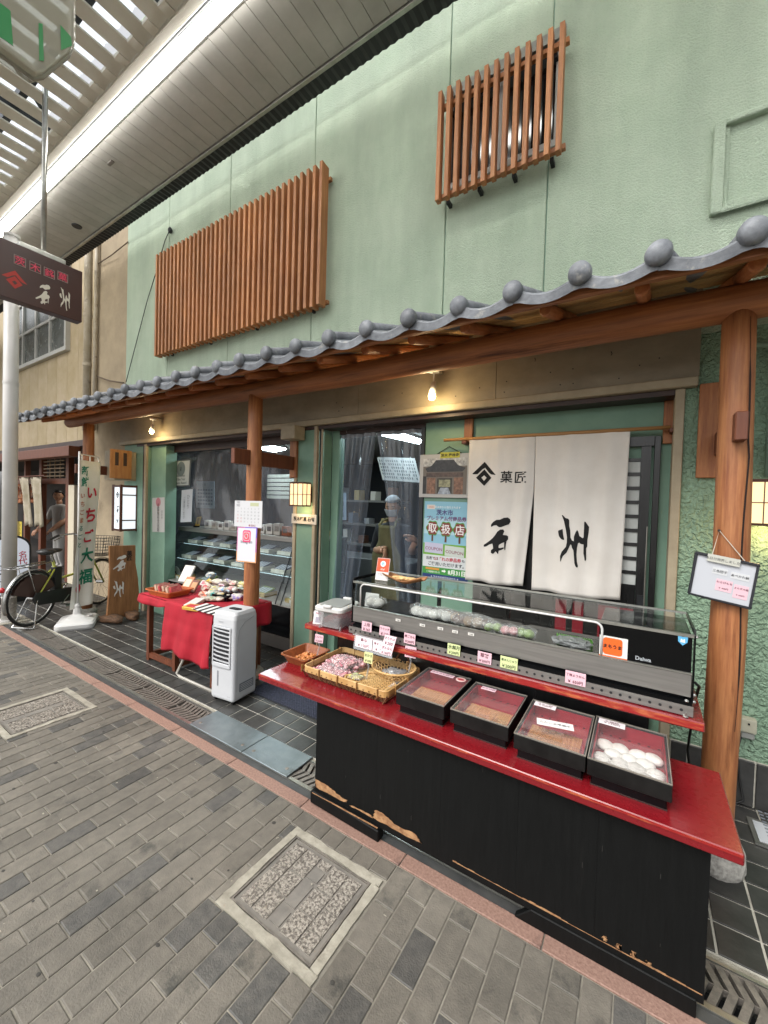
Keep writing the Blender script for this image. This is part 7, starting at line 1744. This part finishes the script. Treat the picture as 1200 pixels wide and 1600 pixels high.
band(0.06, 0.24, 0.90, 0.955, '#d8d0c8'); lettering(fr, w*0.15, h*0.928, 0.002, '2025', w*0.06, flat('#c46a4c'), t); lettering(fr, w*0.52, h*0.928, 0.002, '茨木市から発行されます', w*0.052, flat('#e8eef0'), t, 0.01)
lettering(fr, w*0.46, h*0.862, 0.002, '茨木市', w*0.125, flat('#4c4a7c'), t, 0.025); lettering(fr, w*0.50, h*0.785, 0.002, 'プレミアム付商品券', w*0.098, flat('#6a3468'), t, 0.025)
for k, ch in enumerate('取扱店'):
    cx, cy = w*(0.20+0.30*k), h*(0.655-0.004*k)
    for r, c, d in ((0.155, '#4f9440', 0.0018), (0.135, '#7c3430', 0.0024)):
        b = BM(); pts = [(cx+w*r*(1+0.10*math.cos(6*a))*math.cos(a)*0.92, cy+w*r*(1+0.10*math.cos(6*a))*math.sin(a)) for a in [2*PI*i/36 for i in range(36)]]
        face(b, [b.verts.new(fr.p(x, y, d)) for x, y in pts]); obj('tree_crown', b, flat(c), t)
    panel('tree_trunk', fr, cx-w*0.02, cx+w*0.02, cy-w*0.27, cy-w*0.13, 0.0016, 0.002, flat('#5c3826'), t)
    lettering(fr, cx, cy, 0.003, ch, w*0.21, flat('#e6e2e0'), t, 0.015)
for k, (a, c) in enumerate(((0.24, 0.40), (0.70, 0.375))):
    f2 = Fr(fr.p(a*w, c*h, 0.002), X_*1.0+Z_*-0.05*(1 if k else 0.6), Z_); panel('coupon', f2, -0.21*w, 0.21*w, -0.065*h, 0.065*h, 0, 0.0006, flat('#b9b8cc' if k == 0 else '#c0c8c0'), t); lettering(f2, 0, -0.01*h, 0.001, 'COUPON', w*0.09, flat('#8a5a64'), t, 0.02)
lettering(fr, w*0.5, h*0.268, 0.003, '当店では　　　　　　　も', w*0.072, flat('#24343c'), t, 0.02); lettering(fr, w*0.56, h*0.268, 0.0032, 'いずれの商品券', w*0.085, flat('#b4263c'), t, 0.025); lettering(fr, w*0.52, h*0.20, 0.003, 'ご使用いただけます。', w*0.085, flat('#24343c'), t, 0.02)
band(0.07, 0.38, 0.118, 0.145, '#c88a3a', 0.0022); lettering(fr, w*0.24, h*0.092, 0.0026, '使用期間 9月1日', w*0.042, flat('#dfe6d8'), t, 0.01); lettering(fr, w*0.76, h*0.108, 0.0026, '8月31日', w*0.11, flat('#e8ece4'), t, 0.03)
b = BM(); prism(b, [(0.44*w, .105*h), (0.49*w, .105*h), (0.49*w, .092*h), (0.53*w, .115*h), (0.49*w, .138*h), (0.49*w, .125*h), (0.44*w, .125*h)], fr.p(0, 0, 0.0024), fr.u, fr.v, fr.n*0.0005); obj('arrow', b, flat('#e8ece4'), t)
lettering(fr, w*0.5, h*0.032, 0.0026, '★ 茨木市商業団体連合会 ★', w*0.05, flat('#c9d0dc'), t)

# ================================================================== VINYL DOOR CURTAINS
M_vin2 = clear('vinyl_door', (0.74, 0.78, 0.84, 1), 0.8, 0.07, bump=0.8, bscale=4, stretch=(6, 6, 0.4), haze=0.13, hcol=(0.44, 0.54, 0.68, 1))
vy = IY+0.03
zr_ = at(590, 672, vy).z
for (pa, pb, pc, pd, lab, n) in ((524, 588, 517, 553, 'left clear vinyl strip of the shop doorway curtain', 0), (588, 667, 624, 657, 'right clear vinyl strip of the shop doorway curtain, in front of the shop worker', 1)):
    a0, a1 = at(pa, 672, vy).x, at(pb, 672, vy).x; c0_, c1_ = at(pc, 930, vy).x, at(pd, 930, vy).x; zb_ = 0.55
    t = thing('vinyl_strip', lab, 'curtain', ((a0+a1)/2, vy, zb_), 'vinyl strips of the doorway')
    def f(u, v, a0=a0, a1=a1, c0_=c0_, c1_=c1_, n=n):
        k = min(1, v*1.12); x = (a0+(a1-a0)*u)*(1-k)+(c0_+(c1_-c0_)*u)*k
        return Vector((x, vy+(0.012+0.03*v)*math.sin(u*13+n*2+v*2)+0.012*math.sin(u*31+v*4), zr_-0.01+(zb_-zr_)*v))
    b = BM(); surf(b, f, 50, 40); obj('sheet', b, M_vin2, t, smooth=True)
    b = BM(); surf(b, lambda u, v: f(u, v*0.025)+Vector((0, -0.003, 0)), 30, 2); obj('header_band', b, mat('vinyl_band', '#84888e', 0.4), t)
    for k in range(4):
        p = f((k+0.4)/4, 0); b = BM(); tube(b, [p+Vector((0, 0.02*math.sin(a), 0.022+0.022*math.cos(a))) for a in [2*PI*i/12 for i in range(12)]], 0.0022, 5, closed=True); obj('ring', b, M_alu, t)
b = BM(); tube(b, [(at(520, 672, vy).x, vy, zr_+0.03), (at(668, 665, vy).x, vy, zr_+0.03)], 0.008, 8); tag(obj('curtain_pole', b, M_alu, smooth=True), 'thin steel pole carrying the vinyl door strips', 'rod')
# interior lights and furniture seen behind
M_panel = mat('panel_lit', '#ffffff', 0.4, emit=22.0, ecol='#dff2f2')
ZCL = 2.365
for (pts_, lab) in ((((553.5, 668), (582.7, 665.7), (607, 674), (580, 677.5)), 'left lit ceiling panel inside the shop doorway'), (((596.6, 681), (620, 677), (659.7, 690), (655, 694)), 'right lit ceiling panel inside the shop doorway'), (((357, 692), (387, 691), (446.7, 702.7), (429, 706.7)), 'lit ceiling panel behind the middle post')):
    W3 = [atz(a_, c_, ZCL) for a_, c_ in pts_]; m_ = sum(W3, Vector())/4
    t = thing('ceiling_panel_light', lab, 'ceiling light', (m_.x, m_.y, ZCL), 'ceiling lights inside the shop')
    b = BM(); prism(b, [(p.x, p.y) for p in W3], (0, 0, ZCL), X_, Y_, (0, 0, 0.02)); obj('diffuser', b, M_panel, t)
    b = BM(); prism(b, [(m_.x+(p.x-m_.x)*1.06, m_.y+(p.y-m_.y)*1.06) for p in W3], (0, 0, ZCL+0.021), X_, Y_, (0, 0, 0.03)); obj('rim', b, M_whitepaint, t)
cab_ = thing('back_shelf', 'cluttered shelving inside the shop behind the vinyl strips', 'shelf', (-3.6, 5.0, 0.12))
for k, z in enumerate((0.95, 1.25, 1.6)): obj('board', bx(BM(), -4.6, -2.9, 4.9, 5.25, z, z+0.03), mat('shelf_board', '#5d5c5a', 0.5), cab_)
r_ = random.Random(21)
for k in range(16):
    x = -4.5+k*0.1; z = (0.981, 1.281, 1.631)[k % 3]; h = r_.uniform(.08, .22)
    tag(obj('shelf_item', bx(BM(), x, x+0.085, 4.95, 5.1, z, z+h), flat(('#8a8c90', '#b0aca4', '#5a6270', '#a08a5a', '#6a4a3a')[k % 5])), '%s item on the cluttered shelf inside the shop' % ('grey', 'cream', 'slate', 'tan', 'brown')[k % 5], 'container', 'items on the inside shelf %d' % (k % 5))
t, fr, w, h = poster('price_list', 'tilted white printed price list hanging inside the shop doorway', 'price list', at(589, 714, 4.3), at(648, 716, 4.3), at(598, 750, 4.3), flat('#9a9c9c'))
for i in range(6):
    for j in range(16): panel('text_column', fr, w*(0.04+j*0.058), w*(0.07+j*0.058), h*(0.1+i*0.14), h*(0.19+i*0.14), 0.001, 0.002, flat('#55585c'), t) if (i+j) % 7 else None
t, fr, w, h = poster('inside_notice', 'narrow white vertical notice on the inside wall left of the shop worker', 'notice', at(527, 770, 4.4), at(541, 770, 4.4), at(527, 812, 4.4), flat('#9fb0c4'))
lettering(fr, w/2, h/2, 0.003, '年\n間\n行\n事', w*0.5, flat('#2a3444'), t)
tag(obj('work_bench', bx(BM(), -4.4, -2.3, 4.2, 4.7, 0.13, 0.88), mat('bench_steel', '#6a6c6e', 0.4, 0.3), bevel=0.005), 'steel work bench inside the shop behind the worker', 'bench')

# ================================================================== LAMPS ON THE FRONT
M_bulb = mat('bulb_warm', '#ffe0a0', 0.3, emit=40.0, ecol=(1.0, 0.72, 0.30, 1))
for (px_, py_, lab) in ((678, 582, 'lit spotlight bulb hanging above the noren opening'), (239, 656, 'lit spotlight bulb hanging at the left end of the eave')):
    Yl = WY-0.16; q = at(px_, py_, Yl); bq = at(px_-3 if px_ > 500 else px_+1, py_+36 if px_ > 500 else py_+17, Yl)
    t = thing('spot_lamp', lab, 'lamp', (q.x, Yl, q.z), 'spot lamps under the eave'); dz = q.z-bq.z
    b = BM(); lathe(b, [(0.038, 0.0), (0.04, 0.012), (0.035, 0.02)], (q.x, Yl, q.z), 18); obj('ceiling_rose', b, M_whitepaint, t)
    b = BM(); tube(b, [(q.x, Yl, q.z), (q.x, Yl, q.z-dz*0.45)], 0.006, 8); tube(b, [(q.x-0.018, Yl, q.z-dz*0.45), (q.x+0.018, Yl, q.z-dz*0.45)], 0.006, 8); obj('stem', b, M_whitepaint, t)
    b = BM(); tube(b, [(q.x, Yl, q.z-dz*0.45), (q.x-0.004, Yl-0.01, q.z-dz*0.95)], [0.02, 0.028], 14); obj('socket', b, M_whitepaint, t, smooth=True)
    b = BM(); blob(b, (q.x-0.004, Yl-0.012, q.z-dz-0.012), 0.026, 0.026, 0.028, 0, 3); obj('bulb', b, M_bulb, t, smooth=True)
    obj('mount_arm', bx(BM(), q.x-0.02, q.x+0.02, Yl-0.02, WY-0.036, q.z+0.021, q.z+0.04), M_fascia, t)
    pl = bpy.data.lights.new('spot_glow', 'POINT'); pl.energy = 2.5; pl.color = (1, 0.75, 0.42); pl.shadow_soft_size = 0.03; plo = bpy.data.objects.new('spot_glow', pl); COL.objects.link(plo); plo.parent = t; plo.location = (-0.004, -0.06, -dz-0.05)
# warm paper lanterns
M_paper_warm = mat('lantern_paper_warm', '#d8bf90', 0.5, emit=0.75, ecol=(1.0, 0.70, 0.36, 1))
def wall_lamp(x0, x1, y0, y1, z0, z1, lab, e):
    t = thing('wall_lamp', lab, 'lamp', ((x0+x1)/2, y1, z0)); obj('paper_box', bx(BM(), x0+0.004, x1-0.004, y0+0.004, y1, z0+0.004, z1-0.004), M_paper_warm, t)
    b = BM(); g = 0.0035
    for z in (z0, (z0+z1)/2, z1): bx(b, x0-0.002, x1+0.002, y0-0.003, y0+0.003, z-g*0.7, z+g*0.7); bx(b, x1-0.003, x1+0.003, y0, y1, z-g*0.7, z+g*0.7)
    for f in (0, 0.30, 0.62, 1): xx = x0+(x1-x0)*f; bx(b, xx-g*0.6, xx+g*0.6, y0-0.004, y0+0.002, z0, z1)
    for f in (0.5, 1): yy = y0+(y1-y0)*f; bx(b, x1-0.002, x1+0.004, yy-g*0.6, yy+g*0.6, z0, z1)
    bx(b, x0-0.003, x1+0.003, y0-0.003, y1, z1+0.001, z1+0.012); bx(b, x0-0.003, x1+0.003, y0-0.003, y1, z0-0.010, z0-0.001)
    obj('lattice', b, M_lanw, t); obj('back_plate', bx(BM(), x0+0.02, x1-0.02, y1+0.001, WY+0.0, z0+0.03, z1-0.03), M_lanw, t)
    pl = bpy.data.lights.new('lantern_glow', 'POINT'); pl.energy = e; pl.color = (1, 0.68, 0.33); pl.shadow_soft_size = 0.06; plo = bpy.data.objects.new('lantern_glow', pl); COL.objects.link(plo); plo.parent = t; plo.location = (0, (y0-y1)/2, -0.06)
yA = 2.78
A, Bq = at(453, 755, yA), at(476, 790, yA)
wall_lamp(A.x, A.x+0.17, yA, WY-0.04, Bq.z, A.z, 'glowing warm paper wall lamp on the green pillar beside the middle post', 1.2)
A, Bq = at(1171, 752, yA), at(1171, 818, yA)
wall_lamp(A.x, A.x+0.2, yA, WY-0.03, Bq.z, A.z, 'glowing warm paper wall lamp at the right edge of the photo', 1.6)
t = thing('name_plate', 'white name plate with black lettering below the pillar lamp', 'name plate', at(474, 812, WY-0.014)); A, Bq = at(456, 804, WY-0.03), at(494, 820, WY-0.03); fr = Fr((A.x, WY-0.028, Bq.z)); w, h = Bq.x-A.x, 0.095
panel('plate', fr, 0, w, 0, h, -0.01, 0.003, flat('#bcb8ae'), t); lettering(fr, w/2, h/2, 0.005, '茨木銘菓 石州', w*0.135, flat('#17140f'), t, 0.035)

# whiteboard on the right post
wy = 2.43-0.085
fr, w, h = frm(at(1083, 864, wy), at(1168, 880, wy-0.02), at(1079, 924, wy)); fr = Fr(fr.o, fr.u, Vector((0.0, -0.02, 1)).normalized()); w = (at(1168, 880, wy-0.02)-at(1083, 864, wy)).length
h = 0.185; w = 0.205
fr = Fr(at(1079, 926, wy), Vector((1, -0.05, -0.16)).normalized(), Vector((0.11, 0.0, 1)).normalized())
t = thing('whiteboard', 'small black-framed whiteboard with price slips hanging on the right post', 'whiteboard', fr.o)
panel('board', fr, 0, w, 0, h, -0.008, 0, mat('board_white', '#b9bcc2', 0.3), t)
b = BM(); e = 0.009
for (a0, a1, b0, b1) in ((-e, w+e, -e, 0), (-e, w+e, h, h+e), (-e, 0, 0, h), (w, w+e, 0, h)): obox(b, fr.p((a0+a1)/2, (b0+b1)/2, -0.002), fr.u, fr.v, fr.n, (a1-a0)/2, (b1-b0)/2, 0.010)
obj('frame', b, mat('board_frame', '#24262c', 0.4), t, bevel=0.003)
panel('notice_strip', fr, w*0.17, w*0.73, h*0.88, h*1.06, 0.009, 0.0105, flat('#b8b8ae'), t); lettering(fr, w*0.45, h*0.965, 0.0115, '本日分完売しました。', 0.0135, flat('#3a3c44'), t)
for (a0, a1, b0, b1, ls, pk) in ((0.30, 0.56, 0.60, 0.76, ('三色団子',), 0), (0.62, 0.93, 0.58, 0.74, ('あべかわ餅',), 0), (0.40, 0.68, 0.22, 0.50, ('わらびもち', '￥ 400円'), 1), (0.71, 0.95, 0.14, 0.46, ('よもぎ大福', '￥ 200円'), 1)):
    panel('slip', fr, a0*w, a1*w, b0*h, b1*h, 0.0005, 0.0015, flat('#c4c6c8') if not pk else M_pinkcard, t)
    for i, s in enumerate(ls): lettering(fr, (a0+a1)/2*w, (b1-(b1-b0)*(i+0.5)/len(ls))*h, 0.002, s, min((a1-a0)*w/len(s)*0.98, (b1-b0)*h*0.5), M_ink if pk else flat('#22242a'), t, 0.015)
ap = at(1124, 829, wy+0.02); b = BM(); tube(b, [fr.p(w*0.25, h+e, -0.002), ap, fr.p(w*0.8, h+e, -0.002)], 0.0022, 5); obj('cord', b, flat('#b9b2a4'), t)
b = BM(); blob(b, ap+Vector((0, 0.008, 0)), 0.006, 0.012, 0.006); obj('nail', b, M_darkmetal, t)

# right wall fittings
t = thing('outlet_box', 'cream weatherproof outlet box on the green wall right of the post', 'outlet', at(1168, 1138, WY)); A, Bq = at(1157, 1120, WY-0.04), at(1182, 1148, WY-0.04)
obj('cover', bx(BM(), A.x, A.x+0.068, WY-0.05, WY-0.001, Bq.z, A.z), mat('outlet_cream', '#aaa896', 0.45), t, bevel=0.008); obj('lower_lip', bx(BM(), A.x+0.006, A.x+0.062, WY-0.042, WY-0.001, Bq.z-0.035, Bq.z-0.001), mat('outlet_grey', '#8a8c88', 0.4), t, bevel=0.004)
b = BM(); blob(b, (A.x+0.034, WY-0.052, A.z-0.025), 0.005, 0.003, 0.006); obj('lock', b, M_darkmetal, t)
b = BM(); tube(b, [(0.225, 2.2, SZ+0.06), (0.245, 2.25, SZ+0.03), (0.25, 2.4, SZ-0.08), (0.262, 2.75, 0.3), (0.3, 2.86, 0.04), (0.45, 2.83, 0.014), (0.52, 2.86, 0.06), (0.50, 2.88, 0.18), (0.49, 2.90, 0.3), (0.51, 2.905, Bq.z-0.01)], 0.006, 8); tag(obj('power_cable', b, mat('cable_black', '#0e0e0e', 0.5), smooth=True), 'black power cable looping behind the right post to the outlet', 'cable')
b = BM(); q = [at(1196, 548, WY-0.05), at(1199, 600, WY-0.05), at(1194, 700, WY-0.05), at(1190, 745, WY-0.05)]; x = q[2].x
tube(b, [(x+0.02, WY-0.05, q[3].z), (x+0.02, WY-0.05, q[0].z), (x-0.01, WY-0.05, q[0].z+0.03), (x-0.08, WY-0.05, q[0].z+0.045)], 0.016, 10); tag(obj('wall_pipe', b, mat('pipe_green', '#7f9a8a', 0.5), smooth=True), 'green painted conduit bending under the eave at the right edge', 'pipe')
q = at(1176, 886, WY); b = BM(); lathe(b, [(0.018, 0), (0.018, 0.004)], (0, 0, 0), 14)
for v in b.verts: v.co = Vector((q.x+v.co.x, WY-0.006-v.co.z, q.z+v.co.y))
tag(obj('wall_hole', b, M_black), 'small dark plug hole in the green wall beside the whiteboard', 'hole')
# laminated sheet lying on the floor at the right edge
A, Bq, Cq = atz(1165, 1276, 0.01), atz(1200, 1283, 0.01), atz(1180, 1318, 0.01)
t = thing('floor_sheet', 'laminated printed sheet in a grey frame lying on the tiles at the right edge', 'sheet', Cq); fr = Fr((Cq.x, Cq.y, 0.006), X_, Y_); w, h = 0.30, A.y-Cq.y
panel('frame', fr, 0, w, 0, h, 0, 0.010, M_alu, t); panel('paper', fr, 0.02, w-0.02, 0.02, h-0.02, 0.0105, 0.012, flat('#b6bac0'), t)
for i in range(9):
    for j in range(8): panel('print_mark', fr, 0.06+j*0.026, 0.078+j*0.026, 0.05+i*0.028, 0.062+i*0.028, 0.0125, 0.013, flat('#7d838c'), t)

# ================================================================== PEOPLE
def skin_body(name, joints, edges, m, parent, sub=2):
    me = bpy.data.meshes.new(name); me.from_pydata([j[0] for j in joints], edges, []); o = bpy.data.objects.new(name, me); COL.objects.link(o)
    md = o.modifiers.new('skin', 'SKIN'); md.use_smooth_shade = True
    for i, j in enumerate(joints):
        r = j[1]; rr = r if isinstance(r, tuple) else (r, r); me.skin_vertices[0].data[i].radius = rr
    me.skin_vertices[0].data[0].use_root = True
    s = o.modifiers.new('sub', 'SUBSURF'); s.levels = sub; s.render_levels = sub
    bpy.context.view_layer.update()
    ev = o.evaluated_get(bpy.context.evaluated_depsgraph_get()); m2 = bpy.data.meshes.new_from_object(ev); bpy.data.objects.remove(o)
    m2.materials.clear(); m2.materials.append(m); m2.polygons.foreach_set('use_smooth', [True]*len(m2.polygons))
    return obj(name, m2, None, parent)
M_skin = mat('skin', '#b98a6e', 0.5, col2='#c49678', scale=6); M_hair = mat('hair', '#17120f', 0.5)
def head(c, face_dir, s, parent, mask=False, bandana=False):
    """head of height 2*s about c looking along face_dir"""
    f = Vector(face_dir).normalized(); r = f.cross(Z_).normalized(); u = r.cross(f); P_ = lambda a, b_, d: Vector(c)+r*(a*s)+u*(b_*s)+f*(d*s)
    b = BM(); t_ = bmesh.new(); bmesh.ops.create_uvsphere(t_, u_segments=24, v_segments=16, radius=1); mp_ = {}
    for v in t_.verts:
        x, y, z = v.co; jaw = 1-0.28*max(0, -z)**1.5; yy = y*0.80
        if y > 0.5 and abs(z) < 0.75: yy *= 0.94
        p = P_(x*0.70*jaw, z*1.0, yy*jaw)
        if y > 0.75 and abs(x) < 0.16 and -0.25 < z < 0.12: p += f*(0.12*s*(0.25+0.12-z)/0.37)
        mp_[v.index] = b.verts.new(p)
    for fc in t_.faces: face(b, [mp_[v.index] for v in fc.verts])
    t_.free()
    for sx_ in (-1, 1): blob(b, P_(sx_*0.70, -0.02, -0.05), 0.09*s, 0.09*s, 0.2*s, 0, 2)
    h = obj('head', b, M_skin, parent, smooth=True)
    for sx_ in (-1, 1):
        b = BM(); blob(b, P_(sx_*0.27, 0.06, 0.70), 0.085*s, 0.05*s, 0.04*s, 0, 2); obj('eye', b, flat('#1a1412'), h)
        b = BM(); obox(b, P_(sx_*0.27, 0.22, 0.72), r, u, f, 0.14*s, 0.025*s, 0.03*s); obj('eyebrow', b, M_hair, h)
    if not mask: b = BM(); blob(b, P_(0, -0.47, 0.66), 0.17*s, 0.06*s, 0.04*s, 0, 2); obj('mouth', b, flat('#8a4c44'), h)
    b = BM(); t_ = bmesh.new(); bmesh.ops.create_uvsphere(t_, u_segments=24, v_segments=16, radius=1.06); keep = {}
    for v in t_.verts:
        x, y, z = v.co
        if z > 0.42+0.12*math.sin(x*9) or (y < 0.22+0.1*math.sin(z*11) and z > -0.38): keep[v.index] = b.verts.new(P_(x*0.74, z*1.02, y*0.84))
    for fc in t_.faces:
        if all(v.index in keep for v in fc.verts): face(b, [keep[v.index] for v in fc.verts])
    t_.free(); obj('hair', b, M_hair, h, smooth=True, solid=0.01)
    if mask:
        b = BM(); surf(b, lambda a, c_: P_((a-0.5)*1.28*(0.75+0.25*c_), -0.78+0.74*c_, 0.62+0.34*math.cos((a-0.5)*2.6)-0.22*(1-c_)), 10, 6); obj('face_mask', b, mat('mask_white', '#b9bcc2', 0.8), h, smooth=True, solid=0.003)
    if bandana:
        b = BM(); t_ = bmesh.new(); bmesh.ops.create_uvsphere(t_, u_segments=24, v_segments=16, radius=1.12); keep = {}
        for v in t_.verts:
            x, y, z = v.co
            if z > 0.48-0.25*(y < 0): keep[v.index] = b.verts.new(P_(x*0.75, z*1.0, y*0.85))
        for fc in t_.faces:
            if all(v.index in keep for v in fc.verts): face(b, [keep[v.index] for v in fc.verts])
        t_.free(); obj('headscarf', b, mat('scarf_grey', '#8b9096', 0.8), h, smooth=True, solid=0.012)
    return h
def hand(c, dirv, palm_n, s, parent):
    d = Vector(dirv).normalized(); n = Vector(palm_n); n = (n-d*n.dot(d)).normalized(); sd_ = d.cross(n); c = Vector(c)
    b = BM(); blob(b, c+d*0.045*s, 0.001, 0.001, 0.001, 0, 1)
    obox(b, c+d*0.045*s, d, sd_, n, 0.045*s, 0.038*s, 0.013*s)
    for k, L in enumerate((0.062, 0.075, 0.070, 0.052)):
        p0 = c+d*0.088*s+sd_*(-0.029+0.0195*k)*s; p1 = p0+d*L*0.5*s+n*0.010*s; p2 = p1+d*L*0.4*s+n*0.022*s; tube(b, [p0-d*0.01, p0, p1, p2], [0.009*s, 0.009*s, 0.008*s, 0.006*s], 8)
    p0 = c+d*0.03*s-sd_*0.036*s; tube(b, [p0, p0+(d-sd_).normalized()*0.035*s+n*0.01*s, p0+(d*1.4-sd_*0.5).normalized()*0.065*s+n*0.02*s], [0.011*s, 0.010*s, 0.007*s], 8)
    return obj('hand', b, M_skin, parent, smooth=True)
# shop worker inside the doorway
wyy = 3.75
hc = at(617, 792, wyy); fl_ = 0.12
t = thing('person', 'shop worker in white mask, grey headscarf and olive apron behind the vinyl strips', 'person', (hc.x, wyy, fl_))
hx, hz = hc.x, hc.z; s = 0.112
zs = hz-0.215                         # shoulder height
hip = hz-0.78
def J(x, y, z, r): return ((hx+x, wyy+y, z), r)
LH = at(598, 862, wyy-0.30); RH = at(640, 845, wyy-0.34)
joints = [J(0, 0.02, hip, (0.15, 0.11)), J(0, 0.0, hip+0.22, (0.135, 0.10)), J(0, -0.02, zs-0.08, (0.16, 0.10)), J(0, -0.03, zs+0.04, (0.07, 0.06)), J(0, -0.03, hz-0.14, (0.052, 0.052)),
          J(-0.175, -0.02, zs-0.02, 0.062), J(-0.235, -0.04, zs-0.29, 0.048), ((LH.x-0.02, wyy-0.24, LH.z+0.03), 0.032),
          J(0.175, -0.02, zs-0.02, 0.062), J(0.235, -0.04, zs-0.29, 0.048), ((RH.x+0.03, wyy-0.26, RH.z-0.02), 0.032),
          J(-0.09, 0.02, hip-0.06, 0.095), J(-0.095, 0.0, hip-0.42, 0.065), J(-0.095, 0.04, fl_+0.08, 0.042), J(-0.095, -0.08, fl_+0.035, 0.035),
          J(0.09, 0.02, hip-0.06, 0.095), J(0.095, 0.0, hip-0.42, 0.065), J(0.095, 0.04, fl_+0.08, 0.042), J(0.095, -0.08, fl_+0.035, 0.035)]
E_ = [(0, 1), (1, 2), (2, 3), (3, 4), (2, 5), (5, 6), (6, 7), (2, 8), (8, 9), (9, 10), (0, 11), (11, 12), (12, 13), (13, 14), (0, 15), (15, 16), (16, 17), (17, 18)]
skin_body('body', joints, E_, mat('dark_shirt', '#22242a', 0.85), t)
head((hx, wyy-0.04, hz), (0.22, -1, -0.28), s, t, True, True)
b = BM(); tube(b, [(hx, wyy-0.03, zs+0.02), (hx, wyy-0.035, hz-0.07)], 0.048, 12); obj('neck', b, M_skin, t, smooth=True)
def apron_(u, v):
    wd = 0.105 if v < 0.3 else 0.165
    wd = 0.10+0.075*min(1, max(0, (v-0.22)/0.16)); z = zs+0.02-0.82*v; a = (u-0.5)*2
    return Vector((hx+a*wd*1.02, wyy-0.135-0.035*math.sqrt(max(0, 1-a*a*0.8))-0.012*math.sin(a*7)*v, z))
b = BM(); surf(b, apron_, 20, 24); obj('apron', b, mat('apron_olive', '#6f6a48', 0.85, col2='#5f5a3c', scale=8), t, smooth=True, solid=0.004)
b = BM()
for sgn in (-1, 1): tube(b, [(hx+sgn*0.10, wyy-0.15, zs+0.01), (hx+sgn*0.085, wyy-0.10, zs+0.07), (hx+sgn*0.07, wyy+0.0, zs+0.085)], 0.014, 6)
obj('apron_strap', b, MATS['apron_olive'], t)
for H_, d in ((joints[7][0], Vector((0.5, -0.5, -0.6))), (joints[10][0], Vector((-0.3, -0.5, 0.5)))):
    b = BM(); e = joints[6][0] if H_ is joints[7][0] else joints[9][0]; tube(b, [Vector(e).lerp(Vector(H_), 0.35), Vector(H_)+d.normalized()*0.01], [0.047, 0.032], 12); obj('forearm', b, M_skin, t, smooth=True)
    hand(H_, d, (0, -0.5, -0.7), 1.0, t)
# neighbour shopkeeper, white T-shirt, turned towards the street
ny_ = 3.42
hc = at(93, 775, ny_)
t = thing('person', 'man in a white T-shirt looking out of the neighbour shop', 'person', (hc.x, ny_, 0.02))
hx, hz, wyy, fl_ = hc.x, hc.z, ny_, 0.02; s = 0.118; zs = hz-0.22; hip = hz-0.80
joints = [J(0, 0.02, hip, (0.15, 0.12)), J(0.02, 0.02, hip+0.22, (0.15, 0.12)), J(0.02, 0.02, zs-0.08, (0.18, 0.115)), J(0, 0, zs+0.04, (0.075, 0.065)), J(0, 0, hz-0.15, (0.055, 0.055)),
          J(-0.19, -0.04, zs-0.02, 0.068), J(-0.25, -0.12, zs-0.29, 0.05), J(-0.22, -0.28, zs-0.48, 0.032), J(0.19, 0.04, zs-0.02, 0.068), J(0.26, -0.02, zs-0.30, 0.05), J(0.22, -0.22, zs-0.48, 0.032),
          J(-0.09, 0.02, hip-0.06, 0.1), J(-0.095, 0.0, hip-0.42, 0.07), J(-0.095, 0.04, fl_+0.08, 0.045), J(-0.095, -0.09, fl_+0.035, 0.037), J(0.09, 0.02, hip-0.06, 0.1), J(0.095, 0.0, hip-0.42, 0.07), J(0.095, 0.04, fl_+0.08, 0.045), J(0.095, -0.09, fl_+0.035, 0.037)]
skin_body('body', joints, E_, mat('white_shirt', '#b0aeaa', 0.85), t)
head((hx, wyy-0.02, hz), (0.9, -0.5, 0.0), s, t)
b = BM(); tube(b, [(hx, wyy, zs+0.02), (hx, wyy-0.01, hz-0.07)], 0.053, 12); obj('neck', b, M_skin, t, smooth=True)
for a, c, d in ((6, 7, Vector((0.2, -0.7, -0.6))), (9, 10, Vector((-0.2, -0.7, -0.6)))):
    p, q = Vector(joints[a][0]), Vector(joints[c][0]); b = BM(); tube(b, [p.lerp(q, -0.25), p.lerp(q, 0.3), q+d.normalized()*0.01], [0.057, 0.055, 0.034], 12); obj('forearm', b, M_skin, t, smooth=True); hand(q, d, (0, -0.4, -0.8), 1.0, t)
